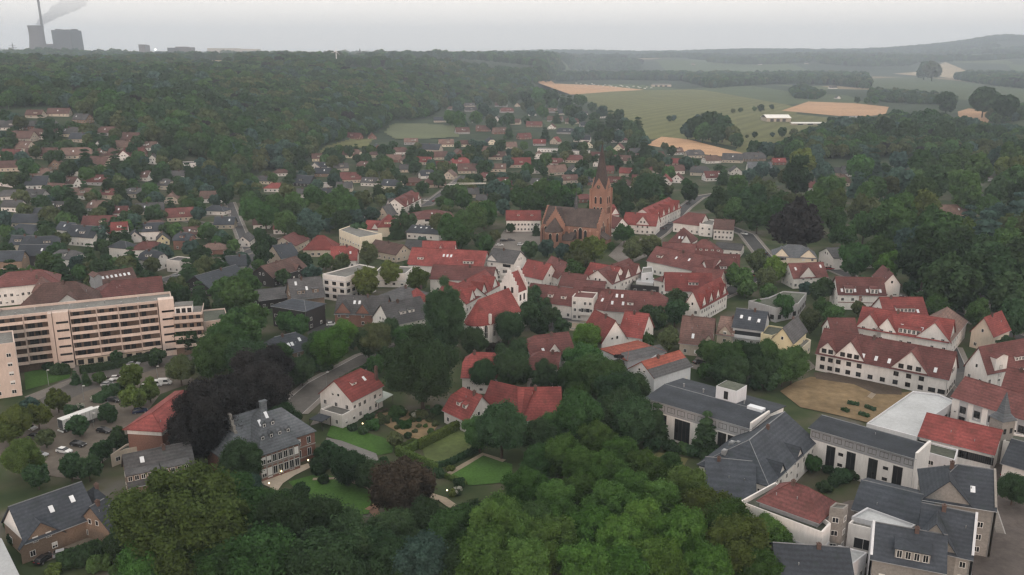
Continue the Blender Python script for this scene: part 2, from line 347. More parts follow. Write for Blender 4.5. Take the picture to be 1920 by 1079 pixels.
def build_house(R, L, W, he, hr, rc, wc, ends='gg', ridge='x', oh=.45, feats=(), near=True, win='auto', fr='w', rp=.5, vis='fr', z0=.9, ws=(1.1, 1.3), plinth=True, jh=.45, step=2.8):
    wm = WC[wc]; rm = RC[rc]
    flat = hr <= he + .05
    sw = ridge == 'y'
    M = (lambda a, b, z: (b, a, z)) if sw else (lambda a, b, z: (a, b, z))
    LA, WB = (W, L) if sw else (L, W)
    rb = WB * rp
    b = MB()
    if flat:
        b.box(0, L, 0, W, 0, he)
        b.box(0, L, 0, .3, he, he + .45); b.box(0, L, W - .3, W, he, he + .45); b.box(0, .3, .3, W - .3, he, he + .45); b.box(L - .3, L, .3, W - .3, he, he + .45)
        link('wall', b.mesh('wall', [wm]), R)
        r = MB(); r.box(.3, L - .3, .3, W - .3, he + .01, he + .12); rf = link('roof', r.mesh('roof', [rm]), R)
    else:
        b.face([M(0, 0, 0), M(LA, 0, 0), M(LA, 0, he), M(0, 0, he)]); b.face([M(LA, WB, 0), M(0, WB, 0), M(0, WB, he), M(LA, WB, he)])
        for a, c in ((0, ends[0]), (LA, ends[1])):
            P = [(a, 0, 0), (a, WB, 0), (a, WB, he)]
            if c == 'g': P.append((a, rb, hr))
            if c == 'j':
                zc = hr - (hr - he) * jh; f = (zc - he) / (hr - he); P += [(a, WB - (WB - rb) * f, zc), (a, rb * f, zc)]
            P.append((a, 0, he)); b.face([M(*p) for p in P])
        link('wall', b.mesh('wall', [wm]), R)
        r = MB()
        for f in roof_geo(0, LA, WB, he, hr, ends, oh, rp, jh=jh): r.face([M(*p) for p in f])
        rf = link('roof', r.mesh('roof', [rm]), R)
        # ridge tiles
        xa = {'g': -oh, 'h': min(WB * .475, LA * .49), 'j': min(WB * .5 * jh, LA * .45)}
        q = MB(); a_, b_ = xa[ends[0]], LA - xa[ends[1]]
        if b_ - a_ > .5:
            q.tube(M(a_, rb, hr + .22), M(b_, rb, hr + .22), .13, n=5)
            sl_ = (hr - he) / max(rb, .1)
            for e_, a0_, s_ in ((ends[0], a_, -1), (ends[1], b_, 1)):
                if e_ == 'h':
                    for bb_ in (-oh, WB + oh): q.tube(M(-oh if s_ < 0 else LA + oh, bb_, he - sl_ * oh + .22), M(a0_, rb, hr + .22), .1, n=4)
            link('ridge_tiles', q.mesh('ridge_tiles', [LEAD if rc in 'SA' else rm]), rf)
        if near:
            g = MB(); s0 = (hr - he) / max(rb, .1)
            g.tube(M(-oh, -oh - .07, he - s0 * oh + .1), M(LA + oh, -oh - .07, he - s0 * oh + .1), .08, n=5); link('gutter', g.mesh('gutter', [METAL]), rf)
    dep = (hr - he) / max(rb, .1)
    if near and not flat:
        q = MB(); q.tube((L - .12, -.1, 0), (L - .12, -.1, he - .1), .06, n=5); link('downpipe', q.mesh('downpipe', [METAL]), R)
        if not any(f[0] == 'ch' for f in feats) and hr - he > 3 and RW.random() < .65: feats = list(feats) + [('ch', RW.choice([.25, .4, .6, .75]), .93)]
        for i in range(RW.randrange(3)):
            t_, s_ = RW.uniform(.1, .9), RW.uniform(.3, .85); p_ = M(t_ * LA, rb * s_, 0); z_ = he + (hr - he) * s_; q = MB(); q.tube((p_[0], p_[1], z_), (p_[0], p_[1], z_ + .75), .09, n=6); link('roof_vent', q.mesh('roof_vent', [METAL]), R)
    for ft in feats:
        k = ft[0]
        if k == 'cg':      # cross gable on the b=0 side: t, width, ridge height, eave height, rows, cols
            _, t, gw, gh, ge, rows, cols = (list(ft) + [None] * 7)[:7]
            ge = he if ge is None else ge; rows = 2 if rows is None else rows; cols = 2 if cols is None else cols
            x = t * LA; d = min(rb, (gh - he) / dep) if dep > 0 else WB
            gb = MB(); gb.face([M(x - gw/2, -.05, 0), M(x + gw/2, -.05, 0), M(x + gw/2, -.05, ge), M(x, -.05, gh), M(x - gw/2, -.05, ge)])
            gb.face([M(x - gw/2, -.05, 0), M(x - gw/2, -.05, ge), M(x - gw/2, max(.05, (ge - he) / max(dep, .1)), ge), M(x - gw/2, .05, 0)])
            gb.face([M(x + gw/2, -.05, 0), M(x + gw/2, -.05, ge), M(x + gw/2, max(.05, (ge - he) / max(dep, .1)), ge), M(x + gw/2, .05, 0)])
            link('gable', gb.mesh('gable', [wm]), R)
            gr = MB(); s = (gh - ge) / (gw / 2); o2 = .3; tt = .2
            for sg in (-1, 1):
                p0 = (x, -.4, gh); p1 = (x + sg * (gw/2 + o2), -.4, ge - s * o2); p2 = (x + sg * (gw/2 + o2), max(.4, (ge - he) / max(dep, .1) + .3), ge - s * o2); p3 = (x, d + .15, gh)
                Q = [p0, p1, p2, p3]; U = [(a, b2, z + tt) for a, b2, z in Q]
                gr.face([M(*p) for p in U]); gr.face([M(*p) for p in reversed(Q)])
                for i in range(4): gr.face([M(*p) for p in (Q[i], Q[(i+1) % 4], U[(i+1) % 4], U[i])])
            link('gable_roof', gr.mesh('gable_roof', [rm]), R)
            for j in range(rows):
                z = z0 + step * j; ww = ws[0]
                free = gw * (1 if z + 1.3 < ge else max(0, (gh - z - 1.5) / (gh - ge)))
                c2 = min(cols, int(free / (ww + .5)))
                if c2 < 1 and free > .9: c2 = 1
                for i in range(c2):
                    p = M(x + (i - (c2 - 1) / 2) * min(free / c2, gw / cols), -.055, z)
                    window(R, p[0], p[1], z, 0 if not sw else -math.pi / 2, ww, ws[1], near, fr)
        elif k == 'sk':    # skylights: t, s, side
            _, t, s, sd = (list(ft) + [0])[:4]
            x = t * LA; bb = rb * s if sd == 0 else WB - (WB - rb) * s; z = he + (hr - he) * s + .22
            sl = dep if sd == 0 else -(hr - he) / max(WB - rb, .1)
            q = MB(); hw, hl = (.45, .55)
            C = [(x - hw, bb - hl), (x + hw, bb - hl), (x + hw, bb + hl), (x - hw, bb + hl)]
            lo_ = [(a, c, z + (c - bb) * sl + .0) for a, c in C]; up_ = [(a, c, z + (c - bb) * sl + .12) for a, c in C]
            q.face([M(*p) for p in up_])
            for i in range(4): q.face([M(*p) for p in (lo_[i], lo_[(i+1) % 4], up_[(i+1) % 4], up_[i])])
            link('skylight', q.mesh('skylight', [SKYL]), R)
        elif k == 'dm':    # shed dormer: t, width, s (where it starts), height, side
            _, t, dw, s, dh, sd = (list(ft) + [0])[:6]
            x = t * LA; y0 = rb * s; zb = he + (hr - he) * s + .15
            d = min(rb * .95, y0 + (dh - .05) / max(dep - .18, .1)); zt = zb + dh
            mir = (lambda a, b2, z: M(a, b2, z)) if sd == 0 else (lambda a, b2, z: M(a, WB - b2, z))
            q = MB(); q.face([mir(*p) for p in ((x - dw/2, y0, zb), (x + dw/2, y0, zb), (x + dw/2, y0, zt), (x - dw/2, y0, zt))])
            zt2 = zt + .18 * (d - y0)
            for sg in (-1, 1): q.face([mir(*p) for p in ((x + sg * dw/2, y0, zb), (x + sg * dw/2, d, zt2), (x + sg * dw/2, y0, zt))])
            dm = link('dormer', q.mesh('dormer', [wm]), R)
            u = MB(); Q = [(x - dw/2 - .2, y0 - .3, zt - .05), (x + dw/2 + .2, y0 - .3, zt - .05), (x + dw/2 + .2, d + .1, zt2), (x - dw/2 - .2, d + .1, zt2)]
            U = [(a, c, z + .15) for a, c, z in Q]
            u.face([mir(*p) for p in U]); u.face([mir(*p) for p in reversed(Q)])
            for i in range(4): u.face([mir(*p) for p in (Q[i], Q[(i+1) % 4], U[(i+1) % 4], U[i])])
            link('dormer_roof', u.mesh('dormer_roof', [rm]), dm)
            n = max(1, int(dw / 1.3)); hh = round(max(.6, dh - .35), 1)
            rot = (0 if sd == 0 else math.pi) if not sw else (-math.pi / 2 if sd == 0 else math.pi / 2)
            for i in range(n):
                p = mir(x + (i - (n - 1) / 2) * dw / n, y0 - .01, zb + .15); window(dm, p[0], p[1], p[2], rot, 1.0, hh, False, fr)
        elif k == 'ch':
            _, t, s = (list(ft) + [.9])[:3]
            x = t * LA; bb = rb * s; z = he + (hr - he) * s
            q = MB(); p = M(x, bb, 0); top = hr + .75
            q.box(p[0] - .38, p[0] + .38, p[1] - .33, p[1] + .33, z - .4, top); q.box(p[0] - .46, p[0] + .46, p[1] - .41, p[1] + .41, top, top + .12); q.box(p[0] - .18, p[0] + .18, p[1] - .18, p[1] + .18, top + .12, top + .4)
            link('chimney', q.mesh('chimney', [CHIM]), rf)
        elif k == 'bal':   # balcony on the front wall: t, width, z, depth
            _, t, bw, z, bd = ft
            x = t * L; q = MB(); q.box(x - bw/2, x + bw/2, -bd, -.01, z - .2, z); q.box(x - bw/2, x + bw/2, -bd, -bd + .1, z, z + 1); q.box(x - bw/2, x - bw/2 + .1, -bd + .1, -.01, z, z + 1); q.box(x + bw/2 - .1, x + bw/2, -bd + .1, -.01, z, z + 1)
            link('balcony', q.mesh('balcony', [wm]), R)
            o = MB(); o.box(x - bw * .4, x + bw * .4, -.06, -.006, z, z + 2.1); link('balcony_door', o.mesh('balcony_door', [GLASS]), R)
        elif k == 'door':
            _, t, dw, dh = ft
            x = t * L; q = MB(); q.box(x - dw/2, x + dw/2, -.08, -.003, 0, dh); link('door', q.mesh('door', [WOOD]), R)
        elif k == 'band':  # coloured band along the front: z0,z1,t0,t1,material key
            _, z_0, z_1, t0, t1, mk = ft
            q = MB(); q.box(t0 * L, t1 * L, -.045, -.003, z_0, z_1); link('facade_band', q.mesh('facade_band', [WC[mk] if mk in WC else MATS[mk]]), R)
        elif k == 'lband': # coloured band round the left end wall
            q = MB(); q.box(-.045, -.003, 0, W, ft[1], ft[2]); link('facade_band', q.mesh('facade_band', [WC[ft[3]]]), R)
        elif k == 'lgable': # white boarded gable on the left end
            q = MB(); q.face([(-.05, 0, he - .3), (-.05, W * rp, hr - .1), (-.05, W, he - .3)]); q.face([(-.005, 0, he - .3), (-.005, W, he - .3), (-.05, W, he - .3), (-.05, 0, he - .3)]); link('gable_boarding', q.mesh('gable_boarding', [WC['W']]), R)
        elif k == 'gstrip': # tall grey glazed bay on the front
            q = MB(); q.box((ft[1] * L - ft[2] / 2), (ft[1] * L + ft[2] / 2), -.05, -.003, ft[3], ft[4]); bay = link('glazed_bay', q.mesh('glazed_bay', [WC['G']]), R)
            for z in (ft[3] + .6, ft[3] + 3.6): window(bay, ft[1] * L, -.055, z, 0, round(ft[2] * .7, 1), 2.0, False, 'd')
        elif k == 'strip': # tall dark window strip on the front: t, width, z0, z1
            _, t, sw_, z_0, z_1 = ft
            window(R, t * L, -.006, z_0, 0, round(sw_, 2), round(z_1 - z_0, 2), near, 'd')
    if win == 'auto': win = {s: None for s in vis}
    if win:
        for s, cr in win.items():
            n = L if s == 'f' else W
            if cr is None:
                cols = max(1, int(n / 3.1)); rows = max(1, int((he - .6) / step))
            else: cols, rows = cr[:2]
            kw = {} if cr is None or len(cr) < 3 else cr[2]
            if s == 'f' and any(ft[0] == 'cg' for ft in feats) and not sw:
                spans = sorted((ft[1] * L - ft[2] / 2, ft[1] * L + ft[2] / 2) for ft in feats if ft[0] == 'cg')
                x0 = 0
                for a, c in spans + [(L, L)]:
                    m = a - x0
                    if m > 1.8: wall_windows(R, L, W, he, 'f', max(1, int(m / 2.6)), rows, near, fr, ws[0], ws[1], z0, step, x0 / L, a / L)
                    x0 = max(x0, c)
            else: wall_windows(R, L, W, he, s, cols, rows, near, fr, **{**dict(w=ws[0], h=ws[1], z0=z0, step=step), **kw})
            # gable end windows
            isg = (s == 'f' and sw and ends[0] != 'h') or (s == 'l' and not sw and ends[0] != 'h') or (s == 'r' and not sw and ends[1] != 'h')
            if isg and not flat and hr - he > 2.4:
                z = he + .35; c2 = 2 if WB > 8 else 1
                for i in range(c2):
                    bpos = rb + (i - (c2 - 1) / 2) * 2.0
                    if s == 'f': window(R, bpos, -.004, z, 0, .9, 1.2, near, fr)
                    elif s == 'l': window(R, -.004, bpos, z, -math.pi / 2, .9, 1.2, near, fr)
                    else: window(R, L + .004, bpos, z, math.pi / 2, .9, 1.2, near, fr)
    return rf
FOOT = []          # footprints (world xy corners) so that plants keep off
def place(A, B, he, w, zg=0.0):
    a = gp(A[0], A[1], zg + he); b = gp(B[0], B[1], zg + he)
    d = b - a; yaw = math.atan2(d.y, d.x); L = math.hypot(d.x, d.y)
    if isinstance(w, tuple):
        c = gp(w[0], w[1], zg + he) - a; w = abs(-math.sin(yaw) * c.x + math.cos(yaw) * c.y)
    return Vector((a.x, a.y, zg)), yaw, L, w
def foot(P, yaw, L, W, pad=0.0):
    c, s = math.cos(yaw), math.sin(yaw)
    FOOT.append((P.x, P.y, c, s, L, W))
def H(label, A, B, w, he, hr, rc, wc, name='house', cat='house', lm=None, group=None, zg=0.0, **k):
    P, yaw, L, W = place(A, B, he, w, zg)
    R = root(name, P, yaw, label, cat, group); foot(P, yaw, L, W)
    d = math.hypot(P.x, P.y)
    k.setdefault('near', d < 430)
    if 'vis' not in k:
        vis = 'f'; c, s = math.cos(yaw), math.sin(yaw)
        if (P.x * c + P.y * s) > .5: vis += 'l'          # camera lies beyond the left end
        if -(P.x * c + P.y * s) > L + .5: vis += 'r'
        k['vis'] = vis
    build_house(R, L, W, he, hr, rc, wc, **k)
    if lm: LANDMARKS.append(((A[0] + B[0]) / 2, (A[1] + B[1]) / 2, lm))
    return R, L, W, yaw
def FH(px, py, wpx, rc, wc, form='x', yaw=None, he=None, base=None, st=1):
    """small far house standing on the terrain at a picture position"""
    P = gt(px, py); m = mpp(P)
    rng = random.Random(int(px * 7 + py * 13))
    if form == 'x' and wc == 'W' and rng.random() < .5: wc = rng.choice('EGEUC')
    L = min(max(wpx * m, 7), 24); W = min(max(8.0, L * .62), 11)
    if form == 'y': L, W = min(max(wpx * m, 6.5), 10), 12.0
    he = he if he else (2.9 if st == 1 else 5.4) + rng.random() * .5; hr = he + (min(L, W) if form != 'y' else L) * rng.uniform(.40, .5)
    if form == 'flat': hr = he
    if form == 'hip': hr = he + W * .3
    yaw = math.radians(rng.uniform(-24, 24) if yaw is None else yaw)
    c, s = math.cos(yaw), math.sin(yaw)
    O = Vector((P.x - c * L / 2, P.y - s * L / 2, P.z - .25))
    R = root('house', O, yaw, None, 'house', 'houses among the gardens'); foot(O, yaw, L, W)
    fe = [('ch', rng.uniform(.2, .8), .9)] if rng.random() < .6 and form not in ('flat',) else []
    if form == 'x' and rng.random() < .5: fe.append(('dm', rng.uniform(.35, .65), min(3.2, L * .3), .25, 1.3))
    if form == 'x' and rng.random() < .4: fe.append(('sk', rng.uniform(.15, .85), .5))
    ends = {'hip': 'hh'}.get(form, rng.choice(['gg', 'gg', 'gg', 'jj']))
    vis = 'fl' if P.x * c + P.y * s > L else ('fr' if -(P.x * c + P.y * s) > L else 'f')
    vis = 'f' + ('l' if yaw > -math.atan2(P.x, P.y) else 'r')
    build_house(R, L, W, he, hr, rc, wc, ends=ends, ridge='y' if form == 'y' else 'x', feats=fe, near=False, vis=vis)
    kind = {'x': 'house', 'y': 'house with gable to the front', 'hip': 'hip-roofed house', 'flat': 'flat-roofed house'}[form]
    base = base or (f'{RNAME[rc]}-roofed {WNAME[wc]} house' if form == 'x' else f'{WNAME[wc]} {RNAME[rc]}-roofed gable-front house' if form == 'y' else f'{RNAME[rc]} hip-roofed {WNAME[wc]} house' if form == 'hip' else f'{WNAME[wc]} flat-roofed house')
    later(R, base, px, py)
    return R
# ------------------------------------------------------------------ ground
def ground_material():
    m, nt, out = nodes_of('ground_cover'); N = nt.nodes; K = nt.links
    tc = N.new('ShaderNodeTexCoord'); b = N.new('ShaderNodeBsdfPrincipled'); b.inputs['Roughness'].default_value = .95; b.inputs['Specular IOR Level'].default_value = .1
    def noise(s, d=4):
        n = N.new('ShaderNodeTexNoise'); n.inputs['Scale'].default_value = s; n.inputs['Detail'].default_value = d; K.new(tc.outputs['Object'], n.inputs['Vector']); return n.outputs['Fac']
    def ramp(f, stops):
        r = N.new('ShaderNodeValToRGB'); K.new(f, r.inputs[0])
        while len(r.color_ramp.elements) < len(stops): r.color_ramp.elements.new(.5)
        for e, (p, c) in zip(r.color_ramp.elements, stops): e.position = p; e.color = (*c, 1)
        return r.outputs[0]
    town = ramp(noise(.055, 8), [(.36, (.028, .046, .020)), (.48, (.050, .066, .030)), (.60, (.085, .082, .055)), (.70, (.12, .115, .105))])
    wood = ramp(noise(.035, 9), [(.3, (.022, .036, .022)), (.55, (.036, .054, .030)), (.75, (.055, .075, .04))])
    vor = N.new('ShaderNodeTexVoronoi'); vor.inputs['Scale'].default_value = .0021; vor.inputs['Randomness'].default_value = .9
    mp = N.new('ShaderNodeMapping'); mp.inputs['Scale'].default_value = (1, .55, 0); K.new(tc.outputs['Object'], mp.inputs[0]); K.new(mp.outputs[0], vor.inputs['Vector'])
    sep = N.new('ShaderNodeSeparateColor'); K.new(vor.outputs['Color'], sep.inputs[0])
    farm = ramp(sep.outputs[0], [(0, (.03, .046, .026)), (.45, (.034, .052, .028)), (.62, (.07, .10, .045)), (.8, (.09, .115, .055)), (.93, (.24, .19, .12))])
    for e in nt.nodes:
        if e.type == 'VALTORGB' and len(e.color_ramp.elements) == 5: e.color_ramp.interpolation = 'CONSTANT'
    ln = N.new('ShaderNodeVectorMath'); ln.operation = 'LENGTH'; K.new(tc.outputs['Object'], ln.inputs[0])
    f1 = N.new('ShaderNodeMapRange'); f1.inputs[1].default_value = 620; f1.inputs[2].default_value = 1000; K.new(ln.outputs['Value'], f1.inputs[0])
    f2 = N.new('ShaderNodeMapRange'); f2.inputs[1].default_value = 2300; f2.inputs[2].default_value = 2900; K.new(ln.outputs['Value'], f2.inputs[0])
    m1 = N.new('ShaderNodeMix'); m1.data_type = 'RGBA'; K.new(f1.outputs[0], m1.inputs['Factor']); K.new(town, m1.inputs['A']); K.new(wood, m1.inputs['B'])
    m2 = N.new('ShaderNodeMix'); m2.data_type = 'RGBA'; K.new(f2.outputs[0], m2.inputs['Factor']); K.new(m1.outputs['Result'], m2.inputs['A']); K.new(farm, m2.inputs['B'])
    K.new(m2.outputs['Result'], b.inputs['Base Color']); K.new(b.outputs[0], out.inputs['Surface']); return m
def make_ground():
    az = np.concatenate([np.linspace(-180, -42, 28)[:-1], np.linspace(-42, 42, 190), np.linspace(42, 180, 28)[1:-1]])
    rr = np.concatenate([[0.5], np.geomspace(40, 12000, 150)])
    A, Rr = np.meshgrid(np.radians(az), rr); X = Rr * np.sin(A); Y = Rr * np.cos(A); Z = hgt(X, Y)
    n = len(az); V = np.stack([X, Y, Z], -1).reshape(-1, 3)
    F = []
    for i in range(len(rr) - 1):
        for j in range(n): F.append((i * n + j, i * n + (j + 1) % n, (i + 1) * n + (j + 1) % n, (i + 1) * n + j))
    me = bpy.data.meshes.new('ground'); me.from_pydata(V.tolist(), [], F); me.materials.append(ground_material())
    me.polygons.foreach_set('use_smooth', [True] * len(F)); me.update()
    return tag(link('ground', me), kind='structure')
make_ground()
M_ASPH = mat('asphalt', (.060, .060, .062), var=.25, scale=.9, big=.08, rough=.9); M_PAVE = mat('paving', (.17, .155, .14), var=.25, scale=2.0, rough=.9); M_PATH = mat('gravel_path', (.26, .215, .16), var=.2)
M_LAWN = mat('lawn_grass', (.056, .118, .028), var=.3, scale=1.5, big=.1, spec=.1, rough=.95); M_DRY = mat('dry_lawn', (.215, .158, .092), var=.32, scale=.35, big=.09, spec=.1, rough=.95)
M_MEAD = fieldmat('meadow_grass', (.118, .124, .052), .5, 26); M_STUB = fieldmat('stubble_field', (.42, .265, .16), 1.2, 12)
M_PALEF = fieldmat('ripe_field', (.38, .31, .21), .3, 14); M_GREENF = fieldmat('green_field', (.066, .09, .045), -.4, 20)
M_LINE = mat('road_paint', (.55, .55, .53), var=.1); M_TERR = mat('terrace_paving', (.42, .36, .29), var=.15, scale=1.5); M_KERB = mat('kerb_stone', (.3, .29, .28), var=.2); M_SOIL = mat('planting_bed', (.075, .055, .04), var=.4)
_Z = [0.0]
def sheet(name, pts, m, hill=False, subdiv=0):
    """flat ground cover as a thin sheet; each a few millimetres above the one before"""
    _Z[0] += .004
    b = MB()
    if not hill:
        P = [gp(x, y) for x, y in pts]; far = max(p.y for p in P) > 700
        z = _Z[0] + (.25 if far else .01)
        b.face([(p.x, p.y, z + float(hgt(p.x, p.y))) for p in P])
    else:
        xs = [p[0] for p in pts]; ys = [p[1] for p in pts]; nx = 30; ny = 16
        def inside(x, y):
            c = False; j = len(pts) - 1
            for i in range(len(pts)):
                if (pts[i][1] > y) != (pts[j][1] > y) and x < (pts[j][0] - pts[i][0]) * (y - pts[i][1]) / (pts[j][1] - pts[i][1]) + pts[i][0]: c = not c
                j = i
            return c
        G = {}
        for i in range(nx + 1):
            for j in range(ny + 1): G[i, j] = gt(min(xs) + (max(xs) - min(xs)) * i / nx, min(ys) + (max(ys) - min(ys)) * j / ny) + Vector((0, 0, .8))
        for i in range(nx):
            for j in range(ny):
                if inside(min(xs) + (max(xs) - min(xs)) * (i + .5) / nx, min(ys) + (max(ys) - min(ys)) * (j + .5) / ny): b.face([G[i, j], G[i, j+1], G[i+1, j+1], G[i+1, j]])
    return tag(link(name, b.mesh(name, [m])), kind='structure')
ROADS = []
def road(name, pts, w, m, kerb=True, line=False):
    P = [gp(x, y) for x, y in pts]; _Z[0] += .004; z = _Z[0] + .012
    b = MB(); k = MB()
    offs = []
    for i, p in enumerate(P):
        d = (P[min(i+1, len(P)-1)] - P[max(i-1, 0)]); d.z = 0; d.normalize(); n = Vector((-d.y, d.x, 0)); offs.append((p, n))
    for i in range(len(P) - 1):
        (p, n), (q, n2) = offs[i], offs[i+1]
        b.face([(p + n * w/2).to_tuple()[:2] + (z,), (q + n2 * w/2).to_tuple()[:2] + (z,), (q - n2 * w/2).to_tuple()[:2] + (z,), (p - n * w/2).to_tuple()[:2] + (z,)])
        if kerb:
            for sg in (-1, 1):
                a0, a1 = p + n * sg * w/2, p + n * sg * (w/2 + .25); c0, c1 = q + n2 * sg * w/2, q + n2 * sg * (w/2 + .25)
                k.face([(a0.x, a0.y, z - .02), (c0.x, c0.y, z - .02), (c0.x, c0.y, z + .12), (a0.x, a0.y, z + .12)]); k.face([(a0.x, a0.y, z + .12), (c0.x, c0.y, z + .12), (c1.x, c1.y, z + .12), (a1.x, a1.y, z + .12)])
                a2, c2 = p + n * sg * (w/2 + 1.9), q + n2 * sg * (w/2 + 1.9)
                k.face([(a1.x, a1.y, z + .11), (c1.x, c1.y, z + .11), (c2.x, c2.y, z + .11), (a2.x, a2.y, z + .11)], 1)
        ROADS.append((p.x, p.y, q.x, q.y, w / 2 + 2))
    r = tag(link(name, b.mesh(name, [m])), kind='structure')
    if kerb: tag(link('pavement', k.mesh('pavement', [M_KERB, M_PAVE])), kind='structure')
    return r
# fields and meadows beyond the town
sheet('meadow', [(1075, 178), (1150, 168), (1205, 170), (1300, 168), (1420, 178), (1500, 205), (1470, 240), (1430, 285), (1300, 262), (1215, 262), (1160, 225), (1120, 200)], M_MEAD)
sheet('field', [(992, 158), (1040, 157), (1130, 161), (1208, 169), (1150, 172), (1070, 178), (1010, 172)], M_STUB)
sheet('meadow', [(1300, 166), (1400, 160), (1480, 172), (1590, 180), (1630, 196), (1470, 196), (1380, 180)], M_GREENF)
sheet('field', [(1465, 208), (1515, 191), (1600, 194), (1666, 201), (1660, 215), (1600, 221), (1540, 215)], M_STUB)
sheet('meadow', [(1380, 222), (1470, 212), (1560, 222), (1620, 226), (1550, 250), (1440, 300), (1380, 285)], M_MEAD)
sheet('field', [(1210, 272), (1240, 257), (1290, 262), (1340, 275), (1392, 288), (1380, 297), (1300, 288)], M_STUB)
sheet('field', [(1668, 140), (1690, 130), (1730, 132), (1725, 143)], M_PALEF)
sheet('field', [(1755, 143), (1760, 135), (1845, 147), (1843, 157)], M_PALEF)
sheet('meadow', [(1625, 148), (1720, 144), (1850, 158), (1925, 166), (1925, 200), (1780, 185), (1640, 178)], M_GREENF)
sheet('field', [(1795, 210), (1815, 204), (1868, 208), (1850, 232), (1800, 236)], M_STUB)
sheet('meadow', [(1780, 240), (1925, 225), (1925, 262), (1800, 262)], M_GREENF)
sheet('meadow', [(1015, 226), (1120, 230), (1100, 246), (1030, 244)], M_GREENF)
sheet('meadow', [(1430, 126), (1520, 124), (1660, 128), (1660, 134), (1500, 136)], M_GREENF)
sheet('meadow', [(720, 250), (735, 234), (790, 233), (865, 238), (860, 258), (790, 262), (740, 262)], mat('hill_meadow', (.085, .105, .042), var=.2, scale=.09, big=.012), hill=True)
sheet('meadow', [(585, 300), (610, 276), (660, 262), (700, 262), (690, 276), (640, 286)], M_MEAD, hill=True)
sheet('field', [(318, 116), (380, 112), (447, 112), (440, 124), (400, 124)], M_PALEF, hill=True)
sheet('field', [(655, 133), (700, 131), (768, 132), (700, 144)], M_PALEF, hill=True)
sheet('field', [(830, 186), (850, 180), (862, 196), (838, 200)], M_GREENF, hill=True)
# streets
road('street', [(540, 775), (600, 722), (690, 672), (760, 650), (850, 640)], 8.5, mat('street_asphalt', (.105, .098, .09), var=.2, scale=.5))
road('street', [(1190, 470), (1238, 437), (1262, 412), (1283, 390), (1310, 370), (1400, 355)], 7, M_ASPH)
road('street', [(1060, 610), (1180, 618), (1300, 575), (1372, 545), (1425, 515), (1440, 490), (1400, 440), (1345, 420)], 7, M_ASPH)
road('street', [(300, 528), (380, 505), (450, 478), (560, 440), (700, 400), (800, 385), (840, 355), (870, 330)], 6.5, M_ASPH)
road('street', [(430, 380), (445, 420), (465, 470), (480, 520)], 4.6, M_ASPH)
road('street', [(1425, 515), (1560, 505), (1700, 565), (1820, 600), (1925, 640)], 7, M_ASPH)
road('street', [(1925, 1010), (1880, 890), (1890, 830), (1850, 760), (1790, 700), (1770, 650)], 8, M_ASPH)
road('street', [(20, 345), (120, 372), (240, 395), (380, 420), (445, 420)], 4.6, M_ASPH)
sheet('car_park', [(20, 800), (160, 735), (300, 680), (370, 715), (300, 740), (255, 800), (215, 850), (150, 900), (60, 890), (-20, 850)], mat('car_park_surface', (.115, .098, .08), var=.22, scale=.5))
sheet('car_park', [(65, 740), (145, 700), (320, 655), (400, 665), (300, 690), (160, 735), (90, 770)], mat('car_park_asphalt', (.085, .08, .074), var=.2, scale=.5))
sheet('path', [(45, 745), (140, 708), (145, 712), (62, 756)], M_PAVE); sheet('path', [(135, 700), (142, 676), (148, 676), (148, 704)], M_PAVE)
sheet('lawn', [(45, 700), (100, 685), (132, 690), (130, 710), (48, 732)], M_LAWN)
sheet('lawn', [(150, 690), (280, 662), (290, 674), (160, 702)], M_LAWN)
sheet('square', [(920, 470), (945, 432), (1012, 430), (1018, 462), (985, 485)], M_PAVE)
sheet('square', [(1140, 480), (1180, 440), (1215, 455), (1240, 470), (1170, 500)], M_PAVE)
sheet('yard', [(1020, 622), (1038, 592), (1075, 584), (1150, 596), (1130, 612), (1080, 618)], M_ASPH); sheet('yard', [(1060, 620), (1072, 606), (1110, 600), (1125, 606), (1090, 622)], M_PATH)
sheet('yard', [(575, 625), (610, 600), (650, 605), (620, 640), (585, 640)], M_ASPH)
sheet('yard', [(580, 800), (600, 770), (612, 765), (612, 790)], M_PAVE)
sheet('yard', [(1490, 650), (1530, 690), (1510, 700), (1460, 680)], M_PAVE)
sheet('yard', [(1290, 690), (1310, 665), (1350, 680), (1345, 705)], M_PAVE)
sheet('yard', [(1470, 1085), (1480, 985), (1590, 940), (1720, 930), (1745, 860), (1800, 800), (1930, 800), (1930, 1090)], mat('court_paving', (.10, .085, .078), var=.3, scale=.7))
sheet('yard', [(1700, 745), (1790, 700), (1930, 690), (1930, 800), (1790, 800)], mat('court_asphalt', (.08, .078, .075), var=.25, scale=.6))
# manor garden and the park below it
sheet('lawn', [(620, 800), (632, 797), (740, 828), (735, 850), (708, 855), (650, 835), (612, 818)], M_LAWN)
sheet('lawn', [(540, 905), (600, 888), (640, 900), (690, 920), (706, 940), (690, 965), (640, 970), (590, 955)], M_LAWN)
sheet('lawn', [(790, 838), (860, 800), (905, 800), (905, 835), (830, 880), (800, 870)], mat('park_grass', (.085, .115, .035), var=.3, scale=.6, big=.1))
sheet('lawn', [(842, 890), (905, 856), (960, 872), (960, 905), (880, 912)], M_LAWN)
sheet('lawn', [(715, 945), (760, 950), (800, 955), (790, 980), (730, 978)], M_LAWN)
sheet('path', [(612, 822), (640, 828), (705, 852), (712, 872), (690, 872), (650, 850), (606, 838)], mat('drive_asphalt', (.17, .165, .16), var=.2))
road('path', [(836, 893), (872, 872), (905, 853), (945, 866)], 1.6, M_PATH, kerb=False)
road('path', [(690, 958), (712, 940), (700, 960), (722, 980), (760, 995)], 2.0, mat('brick_path', (.22, .13, .09), var=.2), kerb=False)
